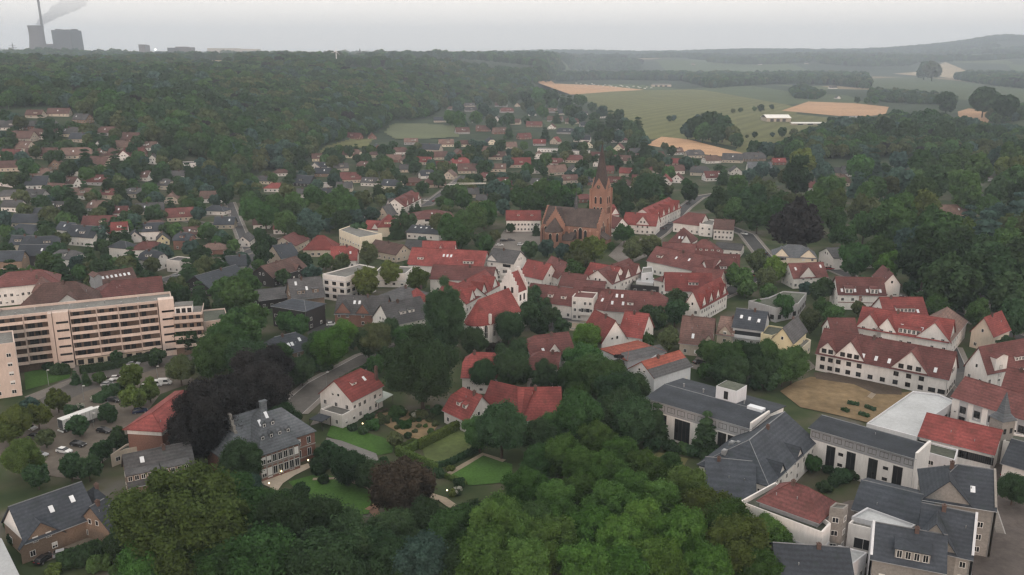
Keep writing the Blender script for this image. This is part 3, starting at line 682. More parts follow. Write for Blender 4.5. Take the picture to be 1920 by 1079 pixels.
road('path', [(586, 900), (640, 898), (690, 915), (712, 938)], 1.2, M_PATH, kerb=False); road('path', [(805, 930), (830, 938), (850, 952)], 2.2, M_PATH, kerb=False)
sheet('terrace', [(478, 905), (500, 895), (578, 870), (582, 878), (552, 893), (530, 908), (520, 922), (498, 912)], M_TERR)
sheet('dry_lawn', [(690, 780), (760, 770), (800, 790), (820, 800), (800, 828), (760, 820)], M_DRY)
sheet('dry_lawn', [(1462, 735), (1490, 718), (1520, 708), (1580, 715), (1640, 728), (1690, 738), (1712, 735), (1630, 795), (1570, 780), (1500, 765)], M_DRY)
sheet('path', [(1625, 745), (1652, 720), (1658, 722), (1634, 750)], M_PATH); sheet('planting_bed', [(1525, 700), (1600, 700), (1690, 730), (1690, 742), (1640, 740), (1600, 722), (1530, 712)], M_SOIL)
sheet('dry_lawn', [(1195, 865), (1235, 850), (1290, 862), (1270, 895), (1220, 880)], mat('rough_grass', (.11, .105, .04), var=.3, scale=.6))
sheet('yard', [(45, 1042), (120, 1010), (190, 985), (200, 1010), (130, 1040), (70, 1060)], mat('yard_paving', (.20, .17, .135), var=.2))
# ------------------------------------------------------------------ the town, building by building
def PB(label, pts, he, rc, wc, name='building', cat='building', lm=None, bands=0, zg=0.0, par=.45, near=True, fr='w', ws=(1.3, 1.2), group=None):
    """flat roofed building on a many-sided plan, plan points seen at roof height"""
    P = [gp(x, y, zg + he) for x, y in pts]; c = P[0].copy(); c.z = zg
    R = root(name, c, 0, label, cat, group)
    poly = [(p.x - c.x, p.y - c.y) for p in P]
    ar = sum(poly[i][0] * poly[(i+1) % len(poly)][1] - poly[(i+1) % len(poly)][0] * poly[i][1] for i in range(len(poly)))
    if ar < 0: poly.reverse()
    n = len(poly); b = MB()
    for i in range(n):
        p, q = poly[i], poly[(i+1) % n]; b.face([(p[0], p[1], 0), (q[0], q[1], 0), (q[0], q[1], he + par), (p[0], p[1], he + par)])
    mx = sum(p[0] for p in poly) / n; my = sum(p[1] for p in poly) / n
    def inset(p, d):
        v = Vector((mx - p[0], my - p[1])); l = v.length; return (p[0] + v.x / l * d, p[1] + v.y / l * d)
    inn = [inset(p, .45) for p in poly]
    for i in range(n):
        j = (i + 1) % n; b.face([(*poly[i], he + par), (*poly[j], he + par), (*inn[j], he + par), (*inn[i], he + par)]); b.face([(*inn[i], he + par), (*inn[j], he + par), (*inn[j], he), (*inn[i], he)])
    link('wall', b.mesh('wall', [WC[wc]]), R)
    r = MB(); r.prism(inn, he - .1, he + .02); link('roof', r.mesh('roof', [RC[rc]]), R)
    for i in range(n):
        p, q = Vector(poly[i]), Vector(poly[(i+1) % n]); e = q - p; L = e.length; nrm = Vector((e.y, -e.x)) / L
        if nrm.x * -(p.x + c.x) + nrm.y * -(p.y + c.y) < 0: continue
        rows = max(1, int((he - .5) / 2.9)); cols = max(1, int(L / 3.2)); ang = math.atan2(e.y, e.x)
        for j in range(rows):
            for k in range(cols):
                m = p + e * ((k + .5) / cols) + nrm * .004; window(R, m.x, m.y, 1.0 + 2.9 * j, ang, ws[0], ws[1], near, fr)
            if bands:
                s = MB(); s.box(.05, L - .05, -.12, -.004, 2.75 + 2.9 * j, 3.15 + 2.9 * j)
                if 3.15 + 2.9 * j < he: link('floor_band', s.mesh('floor_band', [WC['X']]), R, (p.x, p.y, 0), ang)
    foot_poly(P)
    if lm: LANDMARKS.append((sum(p[0] for p in pts) / len(pts), sum(p[1] for p in pts) / len(pts), lm))
    return R
def foot_poly(P):
    xs = [p.x for p in P]; ys = [p.y for p in P]
    FOOT.append((min(xs), min(ys), 1, 0, max(xs) - min(xs), max(ys) - min(ys)))

# --- long apartment block with balconies (left)
def apartment_block():
    he = 18.5; P, yaw, L, W = place((-8, 600), (322, 566), he, 11.0)
    R = root('apartment_block', P, yaw, 'long pale apartment block with stacked balcony bands and two windowed stair towers', 'building'); foot(P, yaw, L, W)
    LANDMARKS.append((200, 620, 'long balcony apartment block'))
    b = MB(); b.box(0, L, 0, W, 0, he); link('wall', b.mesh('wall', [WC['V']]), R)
    r = MB(); r.box(.3, L - .3, .3, W - .3, he + .01, he + .14); link('roof', r.mesh('roof', [RC['F']]), R)
    p = MB(); p.box(-.1, L + .1, -.2, .25, he, he + .9); p.box(-.1, L + .1, W - .25, W + .1, he, he + .9); p.box(-.1, .25, .25, W - .25, he, he + .9); p.box(L - .25, L + .1, .25, W - .25, he, he + .9)
    link('parapet', p.mesh('parapet', [WC['P']]), R)
    fr = lambda px: (px + 8) / 330 * L
    secs = [(fr(-8), fr(40), 1.5), (fr(40.5), fr(84), 1.15), (fr(124), fr(174), 1.5), (fr(174.5), fr(215), 1.3), (fr(215.5), fr(254), 1.5), (fr(254.5), fr(292), 1.15)]
    fl = 2.72
    rng = random.Random(5)
    for x0, x1, d in secs:
        for j in range(1, 7):
            z = j * fl + .45
            s = MB(); s.box(x0, x1, -d, -.003, z - .25, z); link('balcony_slab', s.mesh('balcony_slab', [CONC]), R)
            q = MB(); q.box(x0, x1, -d - .12, -d, z - .3, z + .72); link('balcony_parapet', q.mesh('balcony_parapet', [WC['P']]), R)
            x = x0 + .8
            while x < x1 - 1.4:
                w = rng.choice([1.5, 2.1, 2.6]); 
                if x + w > x1 - .3: break
                window(R, x + w / 2, -.004, z + .02, 0, w, 2.1, True, 'd'); x += w + rng.choice([.4, .7, 1.4])
            for xx in (x0, x1 - .15):
                v = MB(); v.box(xx, xx + .15, -d + .01, -.004, z, z + 2.4); link('balcony_partition', v.mesh('balcony_partition', [WC['P']]), R)
    for x0, x1 in ((fr(84.5), fr(92)), (fr(93), fr(122)), (fr(294), fr(325))):
        big = x1 - x0 > 3; dz = 1.6 if x0 > fr(200) else .9
        t = MB(); t.box(x0, x1, -2.4 if big else -2.9, 1.0, 0, he + dz); link('stair_tower', t.mesh('stair_tower', [WC['P']]), R)
        if big:
            for j in range(6): window(R, (x0 + x1) / 2 + .3, -2.404, 2.0 + j * fl, 0, round((x1 - x0) * .78, 1), .7, True, 'd')
    for i in range(9):
        x = L * (.1 + .1 * i); k = MB(); k.lathe([(.22, he + .1), (.22, he + .8), (.3, he + .8), (.3, he + .95)], 8, (x, 3 + 4 * (i % 2))); link('roof_vent', k.mesh('roof_vent', [METAL]), R)
    # ground floor shop front and plinth
    g = MB(); g.box(fr(124), fr(292), -.5, -.006, 0, 2.3); link('ground_floor_wall', g.mesh('ground_floor_wall', [WC['E']]), R)
    for i in range(9): window(R, fr(124) + (fr(292) - fr(124)) * (i + .5) / 9, -.505, .3, 0, 1.8, 1.7, True, 'd')
    # lower stepped wing on the right
    P2, yaw2, L2, W2 = place((324, 592), (377, 588), 14.5, 10)
    R2 = root('apartment_wing', P2, yaw2, 'lower stepped end of the apartment block with white rooftop penthouse', 'building'); foot(P2, yaw2, L2, W2)
    b = MB(); b.box(0, L2, 0, W2, 0, 14.5); link('wall', b.mesh('wall', [WC['U']]), R2); r = MB(); r.box(.2, L2 - .2, .2, W2 - .2, 14.51, 14.6); link('roof', r.mesh('roof', [RC['F']]), R2)
    for j in range(1, 5):
        q = MB(); q.box(0, L2 + .4, -1.5, -1.38, j * 2.9 + .4, j * 2.9 + 1.6); link('balcony_parapet', q.mesh('balcony_parapet', [WC['P']]), R2)
        s = MB(); s.box(0, L2 + .4, -1.38, -.003, j * 2.9 + .35, j * 2.9 + .6); link('balcony_slab', s.mesh('balcony_slab', [CONC]), R2)
        for i in range(4): window(R2, L2 * (i + .5) / 4, -.004, j * 2.9 + .62, 0, 1.4, 2.0, True, 'd')
    q = MB(); q.box(0, L2 + .4, -1.5, -1.35, 14.6, 15.5); q.box(L2 + .25, L2 + .4, -1.35, W2, 14.6, 15.5); link('parapet', q.mesh('parapet', [WC['P']]), R2)
    q = MB(); q.box(.6, L2 * .68, 1.2, 6.5, 14.61, 17.2); ph = link('penthouse', q.mesh('penthouse', [WC['W']]), R2)
    q = MB(); q.box(.4, L2 * .7, 1.0, 6.7, 17.2, 17.4); link('penthouse_roof', q.mesh('penthouse_roof', [RC['F']]), ph)
    for i in range(3): window(ph, 1.6 + i * L2 * .2, 1.196, 14.9, 0, 1.3, 1.6, False, 'd')
    PB('low flat-roofed terrace wing with grey rails beside the balcony block', [(376, 607), (427, 600), (421, 580), (380, 584)], 9.0, 'M', 'P', lm='low terrace wing')
    PB('pale end block with blank pink wall at the corner of the car park', [(-90, 660), (27, 645), (24, 622), (-60, 630)], 16.5, 'F', 'P', cat='building', lm='blank pale end block')
apartment_block()

# --- brick church with tall spire
def brick_church():
    he = 11.0; P, yaw, L, W = place((1016, 419), (1121, 428), he, 15)
    R = root('brick_church', P, yaw, 'red brick church with tall gabled tower and dark pointed spire', 'church'); foot(P, yaw, L, W)
    LANDMARKS.append((1075, 420, 'red brick church')); hr = 19.5
    BR = WC['H']; RM = RS = roofmat('church_slate', (.066, .050, .046))
    b = MB()
    b.face([(0, 0, 0), (L, 0, 0), (L, 0, he), (0, 0, he)]); b.face([(0, W, 0), (L, W, 0), (L, W, he), (0, W, he)])
    for a in (0, L): b.face([(a, 0, 0), (a, W, 0), (a, W, he), (a, W/2, hr), (a, 0, he)])
    link('wall', b.mesh('wall', [BR]), R)
    r = MB()
    for f in roof_geo(.5, L - .5, W, he, hr, 'gg', .25, t=.25): r.face(f)
    link('roof', r.mesh('roof', [RM]), R)
    for a in (-.1, L - .6):       # stepped brick parapets on the gables
        q = MB(); n = 7
        for i in range(n):
            for sg in (-1, 1):
                y0 = W/2 + sg * W/2 * (i + 1) / n * 1.04; y1 = W/2 + sg * W/2 * i / n * 1.04; q.box(a, a + .75, min(y0, y1), max(y0, y1), he - 1, hr + .8 - (hr - he) * (i + .35) / n)
        link('gable_parapet', q.mesh('gable_parapet', [BR]), R)
    # front cross gable with choir
    def arch(x, y, z, w, h, rz=0, par=R):
        def mk():
            q = MB(); n = 6; pts = [(-w/2, 0), (w/2, 0)] + [(w/2 * math.cos(math.pi * k / n), h - w/2 + w * .75 * math.sin(math.pi * k / n)) for k in range(n + 1)]
            q.face([(p[0], -.03, p[1]) for p in pts]); 
            for sc_ in (1.0,):
                out = [(p[0] * 1.3, p[1] * 1.06) for p in pts[2:]]
                for i in range(len(out) - 1): q.face([(out[i][0], -.12, out[i][1]), (out[i+1][0], -.12, out[i+1][1]), (pts[i+3][0], -.12, pts[i+3][1]), (pts[i+2][0], -.12, pts[i+2][1])], 1)
            return q.mesh('arched_window', [GLASS, WC['E']])
        return link('arched_window', cached(('arch', w, h), mk), par, (x, y, z), rz)
    gx, gw, gh = L * .27, 10.5, 19.0
    q = MB(); q.face([(gx - gw/2, -2, 0), (gx + gw/2, -2, 0), (gx + gw/2, -2, he), (gx, -2, gh), (gx - gw/2, -2, he)])
    for s in (-1, 1): q.face([(gx + s * gw/2, -2, 0), (gx + s * gw/2, 1, 0), (gx + s * gw/2, 1, he), (gx + s * gw/2, -2, he)])
    link('transept_gable', q.mesh('transept_gable', [BR]), R)
    q = MB()
    for s in (-1, 1):
        F = [(gx, -1.7, gh), (gx + s * (gw/2 + .3), -1.7, he - .4), (gx + s * (gw/2 + .3), .5, he - .4), (gx, W * .46, gh)]; U = [(x, y, z + .22) for x, y, z in F]
        q.face(U); q.face(F[::-1]); [q.face([F[i], F[(i+1) % 4], U[(i+1) % 4], U[i]]) for i in range(4)]
    link('transept_roof', q.mesh('transept_roof', [RM]), R)
    q = MB(); n = 7
    for i in range(n):
        for s in (-1, 1):
            x0 = gx + s * (gw/2 + .2) * (i + 1) / n; x1 = gx + s * (gw/2 + .2) * i / n; q.box(min(x0, x1), max(x0, x1), -2.35, -1.65, he - 1, gh + .9 - (gh - he) * (i + .4) / n)
    q.box(gx - .25, gx + .25, -2.2, -1.8, gh + .5, gh + 2.2); link('transept_parapet', q.mesh('transept_parapet', [BR]), R)
    # five sided choir
    ch = 8.6; cp = [(gx - 4.4, -2), (gx - 4.4, -6.0), (gx - 2.2, -9.2), (gx + 2.2, -9.2), (gx + 4.4, -6.0), (gx + 4.4, -2)]
    q = MB()
    for i in range(5): q.face([(*cp[i], 0), (*cp[i+1], 0), (*cp[i+1], ch), (*cp[i], ch)])
    link('choir_wall', q.mesh('choir_wall', [BR]), R)
    q = MB(); ap = (gx, -3.4, 15.2); oc = [(gx + (x - gx) * 1.08, -2 + (y + 2) * 1.06, ch) for x, y in cp]
    for i in range(5): q.face([oc[i], oc[i+1], ap] + ([] if 0 < i < 4 else [])); q.face([oc[i], oc[i+1], (oc[i+1][0], oc[i+1][1], ch - .35), (oc[i][0], oc[i][1], ch - .35)])
    q.face([oc[0], ap, (gx, -2.0, 15.2)]); q.face([oc[5], ap, (gx, -2.0, 15.2)])
    link('choir_roof', q.mesh('choir_roof', [RS]), R)
    for i in range(5):
        p, t = Vector(cp[i]), Vector(cp[i+1]); e = t - p; m = p + e * .5; arch(m.x, m.y, 3.2, 1.5, 4.2, math.atan2(e.y, e.x))
        for w_ in (p,):
            k = MB(); k.box(-.45, .45, -.8, .1, 0, ch - 1.2); k.face([(-.45, -.8, ch - 1.2), (.45, -.8, ch - 1.2), (.45, .1, ch - .3), (-.45, .1, ch - .3)]); link('buttress', k.mesh('buttress', [BR]), R, (w_.x, w_.y, 0), math.atan2(e.y, e.x) if i else -math.pi / 4)
    # nave side: windows, buttresses
    arch(L * .07, -.01, 4.6, 1.6, 4.6)
    for t in (.60, .69, .78): arch(L * t, -.01, 4.2, 1.5 if t != .69 else 1.9, 4.6 if t != .69 else 5.6)
    for t in (.0, .5, .87, 1.0):
        k = MB(); k.box(L * t - .55, L * t + .55, -1.1, -.004, 0, he - 2.2); k.face([(L*t-.55, -1.1, he - 2.2), (L*t+.55, -1.1, he - 2.2), (L*t+.55, -.004, he - .8), (L*t-.55, -.004, he - .8)]); link('buttress', k.mesh('buttress', [BR]), R)
    # sacristy between choir and nave with its own roof
    q = MB(); q.box(L * .42, L * .60, -5.5, -.01, 0, 4.2, top=False); link('sacristy_wall', q.mesh('sacristy_wall', [BR]), R)
    q = MB(); q.face([(L*.41, -5.9, 4.1), (L*.61, -5.9, 4.1), (L*.61, -.01, 7.6), (L*.41, -.01, 7.6)]); q.face([(L*.41, -5.9, 3.8), (L*.61, -5.9, 3.8), (L*.61, -5.9, 4.1), (L*.41, -5.9, 4.1)]); q.face([(L*.41, -5.9, 4.1), (L*.41, -.01, 7.6), (L*.41, -.01, 4.0)]); q.face([(L*.61, -5.9, 4.1), (L*.61, -.01, 7.6), (L*.61, -.01, 4.0)])
    link('sacristy_roof', q.mesh('sacristy_roof', [RS]), R)
    # right gable end with three tall windows and a round one
    for y, h in ((W/2 - 2.3, 6.5), (W/2, 8.5), (W/2 + 2.3, 6.5)): arch(L + .17, y, 4.0, 1.3, h, math.pi / 2)
    for y in (0, W):
        k = MB(); k.box(L - .6, L + 1.2, y - .6, y + .6, 0, he); k.prism([(L - .6, y - .6), (L + .6, y - .6), (L + .6, y + .6), (L - .6, y + .6)], he, he + 2.5); link('buttress', k.mesh('buttress', [BR]), R)
    k = MB(); k.box(L + .2, L + 5.0, W * .05, W * .5, 0, 5.0, top=False); link('porch_wall', k.mesh('porch_wall', [BR]), R)
    k = MB(); k.face([(L + 5.4, -.1, 4.8), (L + 5.4, W * .5 + .3, 4.8), (L + .2, W * .5 + .3, 8), (L + .2, -.1, 8)]); k.face([(L + 5.4, -.1, 4.8), (L + .2, -.1, 8), (L + .2, -.1, 4.7)]); link('porch_roof', k.mesh('porch_roof', [RS]), R)
    # tower
    tx, ty = L * .985 - 5.2, W + 4.5; tw = 8.8; th = 28; hf = tw / 2
    q = MB(); q.box(tx - hf, tx + hf, ty - hf, ty + hf, 0, th); tow = link('tower', q.mesh('tower', [BR]), R)
    q = MB()
    for z in (9, 14.6, 20.6): q.box(tx - hf - .18, tx + hf + .18, ty - hf - .18, ty + hf + .18, z, z + .45)
    for sx in (-1, 1):
        for sy in (-1, 1): q.box(tx + sx * hf - .55, tx + sx * hf + .55, ty + sy * hf - .55, ty + sy * hf + .55, 0, th + 1.4)
    link('tower_trim', q.mesh('tower_trim', [BR]), tow)
    gt_ = 7.2
    q = MB()
    for k in range(4):
        c, s = math.cos(k * math.pi / 2), math.sin(k * math.pi / 2); f = lambda u, v, z: (tx + c * u - s * v, ty + s * u + c * v, z)
        q.face([f(-hf, -hf - .02, th), f(hf, -hf - .02, th), f(0, -hf - .02, th + gt_)]); q.face([f(-hf, -hf + .5, th), f(hf, -hf + .5, th), f(0, -hf + .5, th + gt_)])
        for sg in (-1, 1): q.face([f(sg * hf, -hf - .02, th), f(0, -hf - .02, th + gt_), f(0, -hf + .5, th + gt_), f(sg * hf, -hf + .5, th)])
    link('tower_gables', q.mesh('tower_gables', [BR]), tow)
    for k in range(4):
        c, s = math.cos(k * math.pi / 2), math.sin(k * math.pi / 2); f = lambda u, v: (tx + c * u - s * v, ty + s * u + c * v)
        for u in (-2.0, 0, 2.0):
            p = f(u, -hf - .02); arch(p[0], p[1], 15.6, 1.0, 3.6, k * math.pi / 2, tow)
            if u: 
                p = f(u * .75, -hf - .02); arch(p[0], p[1], 21.4, 1.1, 3.6, k * math.pi / 2, tow)
        p = f(0, -hf - .05); arch(p[0], p[1], 10.2, 1.0, 3.0, k * math.pi / 2, tow)
        ck = MB(); n = 16
        ck.face([(1.0 * math.cos(2 * math.pi * i / n), -.08, 1.0 * math.sin(2 * math.pi * i / n)) for i in range(n)]); ck.box(-.06, .06, -.13, -.09, 0, .8, 1); ck.box(0, .75, -.13, -.09, -.06, .06, 1)
        link('clock_face', ck.mesh('clock_face', [DARKM, mat('gilt_hands', (.5, .38, .12))]), tow, (p[0], p[1], th + 2.6), k * math.pi / 2)
    q = MB(); tip = th + 26.5; n = 8; ring = []
    base = [(hf * .98 * math.cos(2 * math.pi * (i + .5) / n) * 1.05, hf * .98 * math.sin(2 * math.pi * (i + .5) / n) * 1.05) for i in range(n)]
    for i in range(n):
        a, b2 = base[i], base[(i+1) % n]; q.face([(tx + a[0], ty + a[1], th + .2), (tx + b2[0], ty + b2[1], th + .2), (tx, ty, tip)])
    for k in range(4):       # saddle roofs behind the four gables
        c, s = math.cos(k * math.pi / 2), math.sin(k * math.pi / 2); f = lambda u, v, z: (tx + c * u - s * v, ty + s * u + c * v, z)
        q.face([f(-hf, -hf, th), f(0, -hf, th + gt_ - .2), f(0, 0, th + gt_ - .2)]); q.face([f(hf, -hf, th), f(0, -hf, th + gt_ - .2), f(0, 0, th + gt_ - .2)])
    link('spire', q.mesh('spire', [RS]), tow)
    q = MB(); q.tube((tx, ty, tip - .2), (tx, ty, tip + 2.4), .09, .05); q.box(tx - .7, tx + .7, ty - .06, ty + .06, tip + 1.4, tip + 1.55); link('spire_cross', q.mesh('spire_cross', [DARKM]), tow)
    # slim ridge turret left of the tower
    q = MB(); x0 = L * .52; q.lathe([(.9, hr - 1), (.9, hr + 2.2), (1.2, hr + 2.2), (.12, hr + 8.5), (.05, hr + 10)], 8, (x0, W/2)); link('ridge_turret', q.mesh('ridge_turret', [RC['G']]), R)
brick_church()

# --- white church with stepped tower gable
def white_church():
    he = 8.2; P, yaw, L, W = place((905, 612), (976, 581), he, 10.5)
    R = root('white_church', P, yaw, 'white church with bright red steep roof and stepped gable tower', 'church'); foot(P, yaw, L, W)
    LANDMARKS.append((925, 590, 'white stepped-gable church')); hr = 16.0; WM = WC['W']; RM = RC['R']
    x0 = 4.6
    b = MB(); b.face([(x0, 0, 0), (L, 0, 0), (L, 0, he), (x0, 0, he)]); b.face([(x0, W, 0), (L, W, 0), (L, W, he), (x0, W, he)]); b.face([(L, 0, 0), (L, W, 0), (L, W, he), (L, W/2, hr), (L, 0, he)])
    ap = [(x0, 0), (x0 - 3.1, 1.6), (x0 - 5.0, 3.9), (x0 - 5.0, W - 3.9), (x0 - 3.1, W - 1.6), (x0, W)]
    for i in range(5): b.face([(*ap[i], 0), (*ap[i+1], 0), (*ap[i+1], he), (*ap[i], he)])
    link('wall', b.mesh('wall', [WM]), R)
    r = MB(); e = .4
    rid0, rid1 = (x0 - .2, W/2, hr), (L - .2, W/2, hr); ev = [(x0, -e), (x0 - 3.3, 1.3), (x0 - 5.4, 3.8), (x0 - 5.4, W - 3.8), (x0 - 3.3, W - 1.3), (x0, W + e)]; zl = he - .35
    r.face([(x0, -e, zl), (L, -e, zl), rid1, rid0]); r.face([(L, W + e, zl), (x0, W + e, zl), rid0, rid1])
    for i in range(5): r.face([(*ev[i], zl), (*ev[i+1], zl), rid0])
    low = [(L, -e)] + ev + [(L, W + e)]
    for i in range(7): r.face([(*low[i], zl), (*low[i+1], zl), (*low[i+1], zl - .25), (*low[i], zl - .25)])
    link('roof', r.mesh('roof', [RM]), R)
    def lancet(x, y, rz, h=4.4, w=1.2, z=2.8):
        def mk():
            q = MB(); n = 5; pts = [(-w/2, 0), (w/2, 0)] + [(w/2 * math.cos(math.pi * k / n), h - w/2 + w * .8 * math.sin(math.pi * k / n)) for k in range(n + 1)]
            q.face([(p[0], -.02, p[1]) for p in pts]); q.box(-.05, .05, -.06, -.03, 0, h, 1); q.box(-w/2, w/2, -.06, -.03, h * .45, h * .45 + .08, 1); return q.mesh('lancet_window', [GLASS, FRAME])
        link('lancet_window', cached(('lan', w, h), mk), R, (x, y, z), rz)
    for i in range(4): lancet(x0 + 2.5 + i * (L - x0 - 4) / 3.3, -.01, 0)
    for i in range(5):
        p, t = Vector(ap[i]), Vector(ap[i+1]); m = (p + t) / 2; lancet(m.x, m.y, math.atan2((t - p).y, (t - p).x) + math.pi)
        k = MB(); k.box(-.35, .35, -.9, .05, 0, he - 1.6); k.face([(-.35, -.9, he - 1.6), (.35, -.9, he - 1.6), (.35, 0, he - .7), (-.35, 0, he - .7)]); link('buttress', k.mesh('buttress', [WM]), R, (*ap[i], 0), (0, -.6, -1.2, -1.9, -2.6)[i])
    for i in range(3):
        x = x0 + 5.5 + i * (L - x0) / 3.6; k = MB(); k.box(x - .35, x + .35, -.9, -.004, 0, he - 1.6); k.face([(x-.35, -.9, he - 1.6), (x+.35, -.9, he - 1.6), (x+.35, -.004, he - .7), (x-.35, -.004, he - .7)]); link('buttress', k.mesh('buttress', [WM]), R)
    q = MB(); q.tube((x0 - .4, -.25, 0), (x0 - .4, -.25, he), .09); q.box(x0 - .7, x0 + .1, -.6, .3, he - .2, he + 3.4); link('drain_pier', q.mesh('drain_pier', [WM]), R)
    # tower: saddle roof across, stepped gables
    tw, td, th, tr = 6.6, 7.8, 14.4, 21.2; tx0 = L + .02; ty0 = (W - td) / 2
    q = MB(); q.box(tx0, tx0 + tw, ty0, ty0 + td, 0, th, top=False); tow = link('tower', q.mesh('tower', [WM]), R)
    for a in (tx0 - .25, tx0 + tw - .4):
        q = MB(); n = 5
        for i in range(n):
            for sg in (-1, 1):
                y0 = W/2 + sg * td/2 * (i + 1) / n; y1 = W/2 + sg * td/2 * i / n; q.box(a, a + .65, min(y0, y1), max(y0, y1), th - 1.5, tr + 1.5 - (tr - th) * i / n)
        link('stepped_gable', q.mesh('stepped_gable', [WM]), tow)
    q = MB()
    for f in roof_geo(tx0 + .4, tx0 + tw - .4, td, th, tr, 'gg', .02): q.face([(x, y + ty0 - (.0), z) for x, y, z in f])
    link('tower_roof', q.mesh('tower_roof', [RM]), tow)
    for y in (W/2 - 1.6, W/2 + 1.6): window(tow, tx0 - .26, y, th - 2.2 + 2, -math.pi / 2, 1.0, 2.2, False, 'd')
    for u in (1.8, 4.4): window(tow, tx0 + u, ty0 - .004, th - 3.4, 0, 1.1, 2.4, False, 'd')
white_church()

# --- brick manor house
def manor():
    he = 7.4; P, yaw, L, W = place((487, 852), (559, 828), he, 15)
    R = root('manor_house', P, yaw, 'brick manor house with steep slate roof, small dormers and stepped gable', 'manor'); foot(P, yaw, L, W); LANDMARKS.append((525, 830, 'brick manor house'))
    hr = 15.5; SL = RC['A']; BK = WC['K']; STO = WC['T']
    b = MB(); b.box(0, L, 0, W, 0, he, top=False); b.box(L - .01, L + 6.5, 3.2, W, 0, he, top=False); b.box(-6.5, .01, 3.6, W, 0, he - .8, top=False); link('wall', b.mesh('wall', [BK]), R)
    r = MB()
    for f in roof_geo(0, L, W, he, hr, 'hh', .45): r.face(f)
    rf = link('roof', r.mesh('roof', [SL]), R)
    r = MB()
    for f in roof_geo(L - 6, L + 6.5, W - 3.2, he, hr - 2.2, 'gh', .4): r.face([(x, y + 3.2, z) for x, y, z in f])
    link('wing_roof', r.mesh('wing_roof', [SL]), R)
    for z in (0.9, 3.75, he - .5):
        q = MB(); q.box(-.12, L + .12, -.12, .0, z, z + .28); q.box(L, L + 6.6, 3.08, 3.2, z, z + .28); link('stone_band', q.mesh('stone_band', [STO]), R)
    r = MB()
    for f in roof_geo(-6.5, 5, W - 3.6, he - .8, hr - 3.4, 'hg', .4): r.face([(x, y + 3.6, z) for x, y, z in f])
    link('wing_roof', r.mesh('wing_roof', [SL]), R)
    for i in range(2): window(R, -5 + 2.6 * i, 3.596, 4.0, 0, 1.1, 1.8, True); window(R, -5 + 2.6 * i, 3.596, 1.1, 0, 1.1, 2.0, True)
    n = 7
    for i in range(n):
        x = L * (i + .5) / n
        window(R, x, -.004, .6 if i % 2 else 1.1, 0, 1.25, 2.6 if i % 2 else 2.1, True, 'w', sill=not i % 2); window(R, x, -.004, 4.35, 0, 1.15, 1.9, True, 'w', sill=True)
        q = MB(); q.box(x - .95, x - .68, -.06, -.002, 1.2, 6.6); q.box(x + .68, x + .95, -.06, -.002, 1.2, 6.6); link('stone_quoins', q.mesh('stone_quoins', [STO]), R)
        sh = MB(); sh.box(x - .66, x - .62, -.1, -.01, 1.2, 3.2); 
    for i in range(2):
        window(R, L + 1.8 + 2.9 * i, 3.196, 4.35, 0, 1.15, 1.9, True); window(R, L + 1.8 + 2.9 * i, 3.196, 1.1, 0, 1.15, 2.1, True)
    for i in range(4): window(R, -.004, W * (i + .5) / 4, 4.35, -math.pi / 2, 1.1, 1.9, True); window(R, -.004, W * (i + .5) / 4, 1.1, -math.pi / 2, 1.1, 2.1, True)
    dep = (hr - he) / (W / 2)
    for t, s in ((.2, .28), (.42, .28), (.64, .28), (.86, .28), (.36, .55), (.58, .55)):
        y = W/2 * s; z = he + (hr - he) * s; x = L * t
        q = MB(); q.face([(x - .6, y, z - .2), (x + .6, y, z - .2), (x + .6, y, z + 1.1), (x, y, z + 1.7), (x - .6, y, z + 1.1)])
        d1 = y + 1.2 / dep; d2 = y + 1.8 / dep
        q.face([(x, y - .2, z + 1.8), (x + .75, y - .2, z + 1.05), (x + .75, d1, z + 1.05), (x, d2, z + 1.8)], 1); q.face([(x, y - .2, z + 1.8), (x - .75, y - .2, z + 1.05), (x - .75, d1, z + 1.05), (x, d2, z + 1.8)], 1)
        for s2 in (-.6, .6): q.face([(x + s2, y, z - .2), (x + s2, d1, z + 1.05), (x + s2, y, z + 1.05)])
        dm = link('dormer', q.mesh('dormer', [SL, SL]), R); window(dm, x, y - .01, z + .1, 0, .7, .8, False)
    for t, s in ((.30, .66), (.52, .8)):
        x, y, z = L * t, W/2 * s, he + (hr - he) * s + .25; q = MB(); q.face([(x - .4, y - .6, z - .6 * dep), (x + .4, y - .6, z - .6 * dep), (x + .4, y + .6, z + .6 * dep), (x - .4, y + .6, z + .6 * dep)]); link('skylight', q.mesh('skylight', [SKYL]), R)
    for x, y in ((L * .62, W * .62),):
        q = MB(); q.box(x - .8, x + .8, y - .5, y + .5, hr - 2, hr + .9); q.box(x - .95, x + .95, y - .65, y + .65, hr + .9, hr + 1.1); link('chimney', q.mesh('chimney', [SL]), rf)
    q = MB(); m = 6            # stepped gable at the back left
    for i in range(m):
        for sg in (-1, 1):
            y0 = W * .7 + sg * 4.2 * (i + 1) / m; y1 = W * .7 + sg * 4.2 * i / m; q.box(-2.3, -1.6, min(y0, y1), max(y0, y1), 5, 15.2 - i * 1.25)
    link('stepped_gable', q.mesh('stepped_gable', [STO]), R)
    q = MB()
    for f in roof_geo(-1.6, W * .5, 8, he, 14.2, 'gg', .1): q.face([(x, y + W * .7 - 4, z) for x, y, z in f])
    link('gable_roof', q.mesh('gable_roof', [SL]), R)
manor()
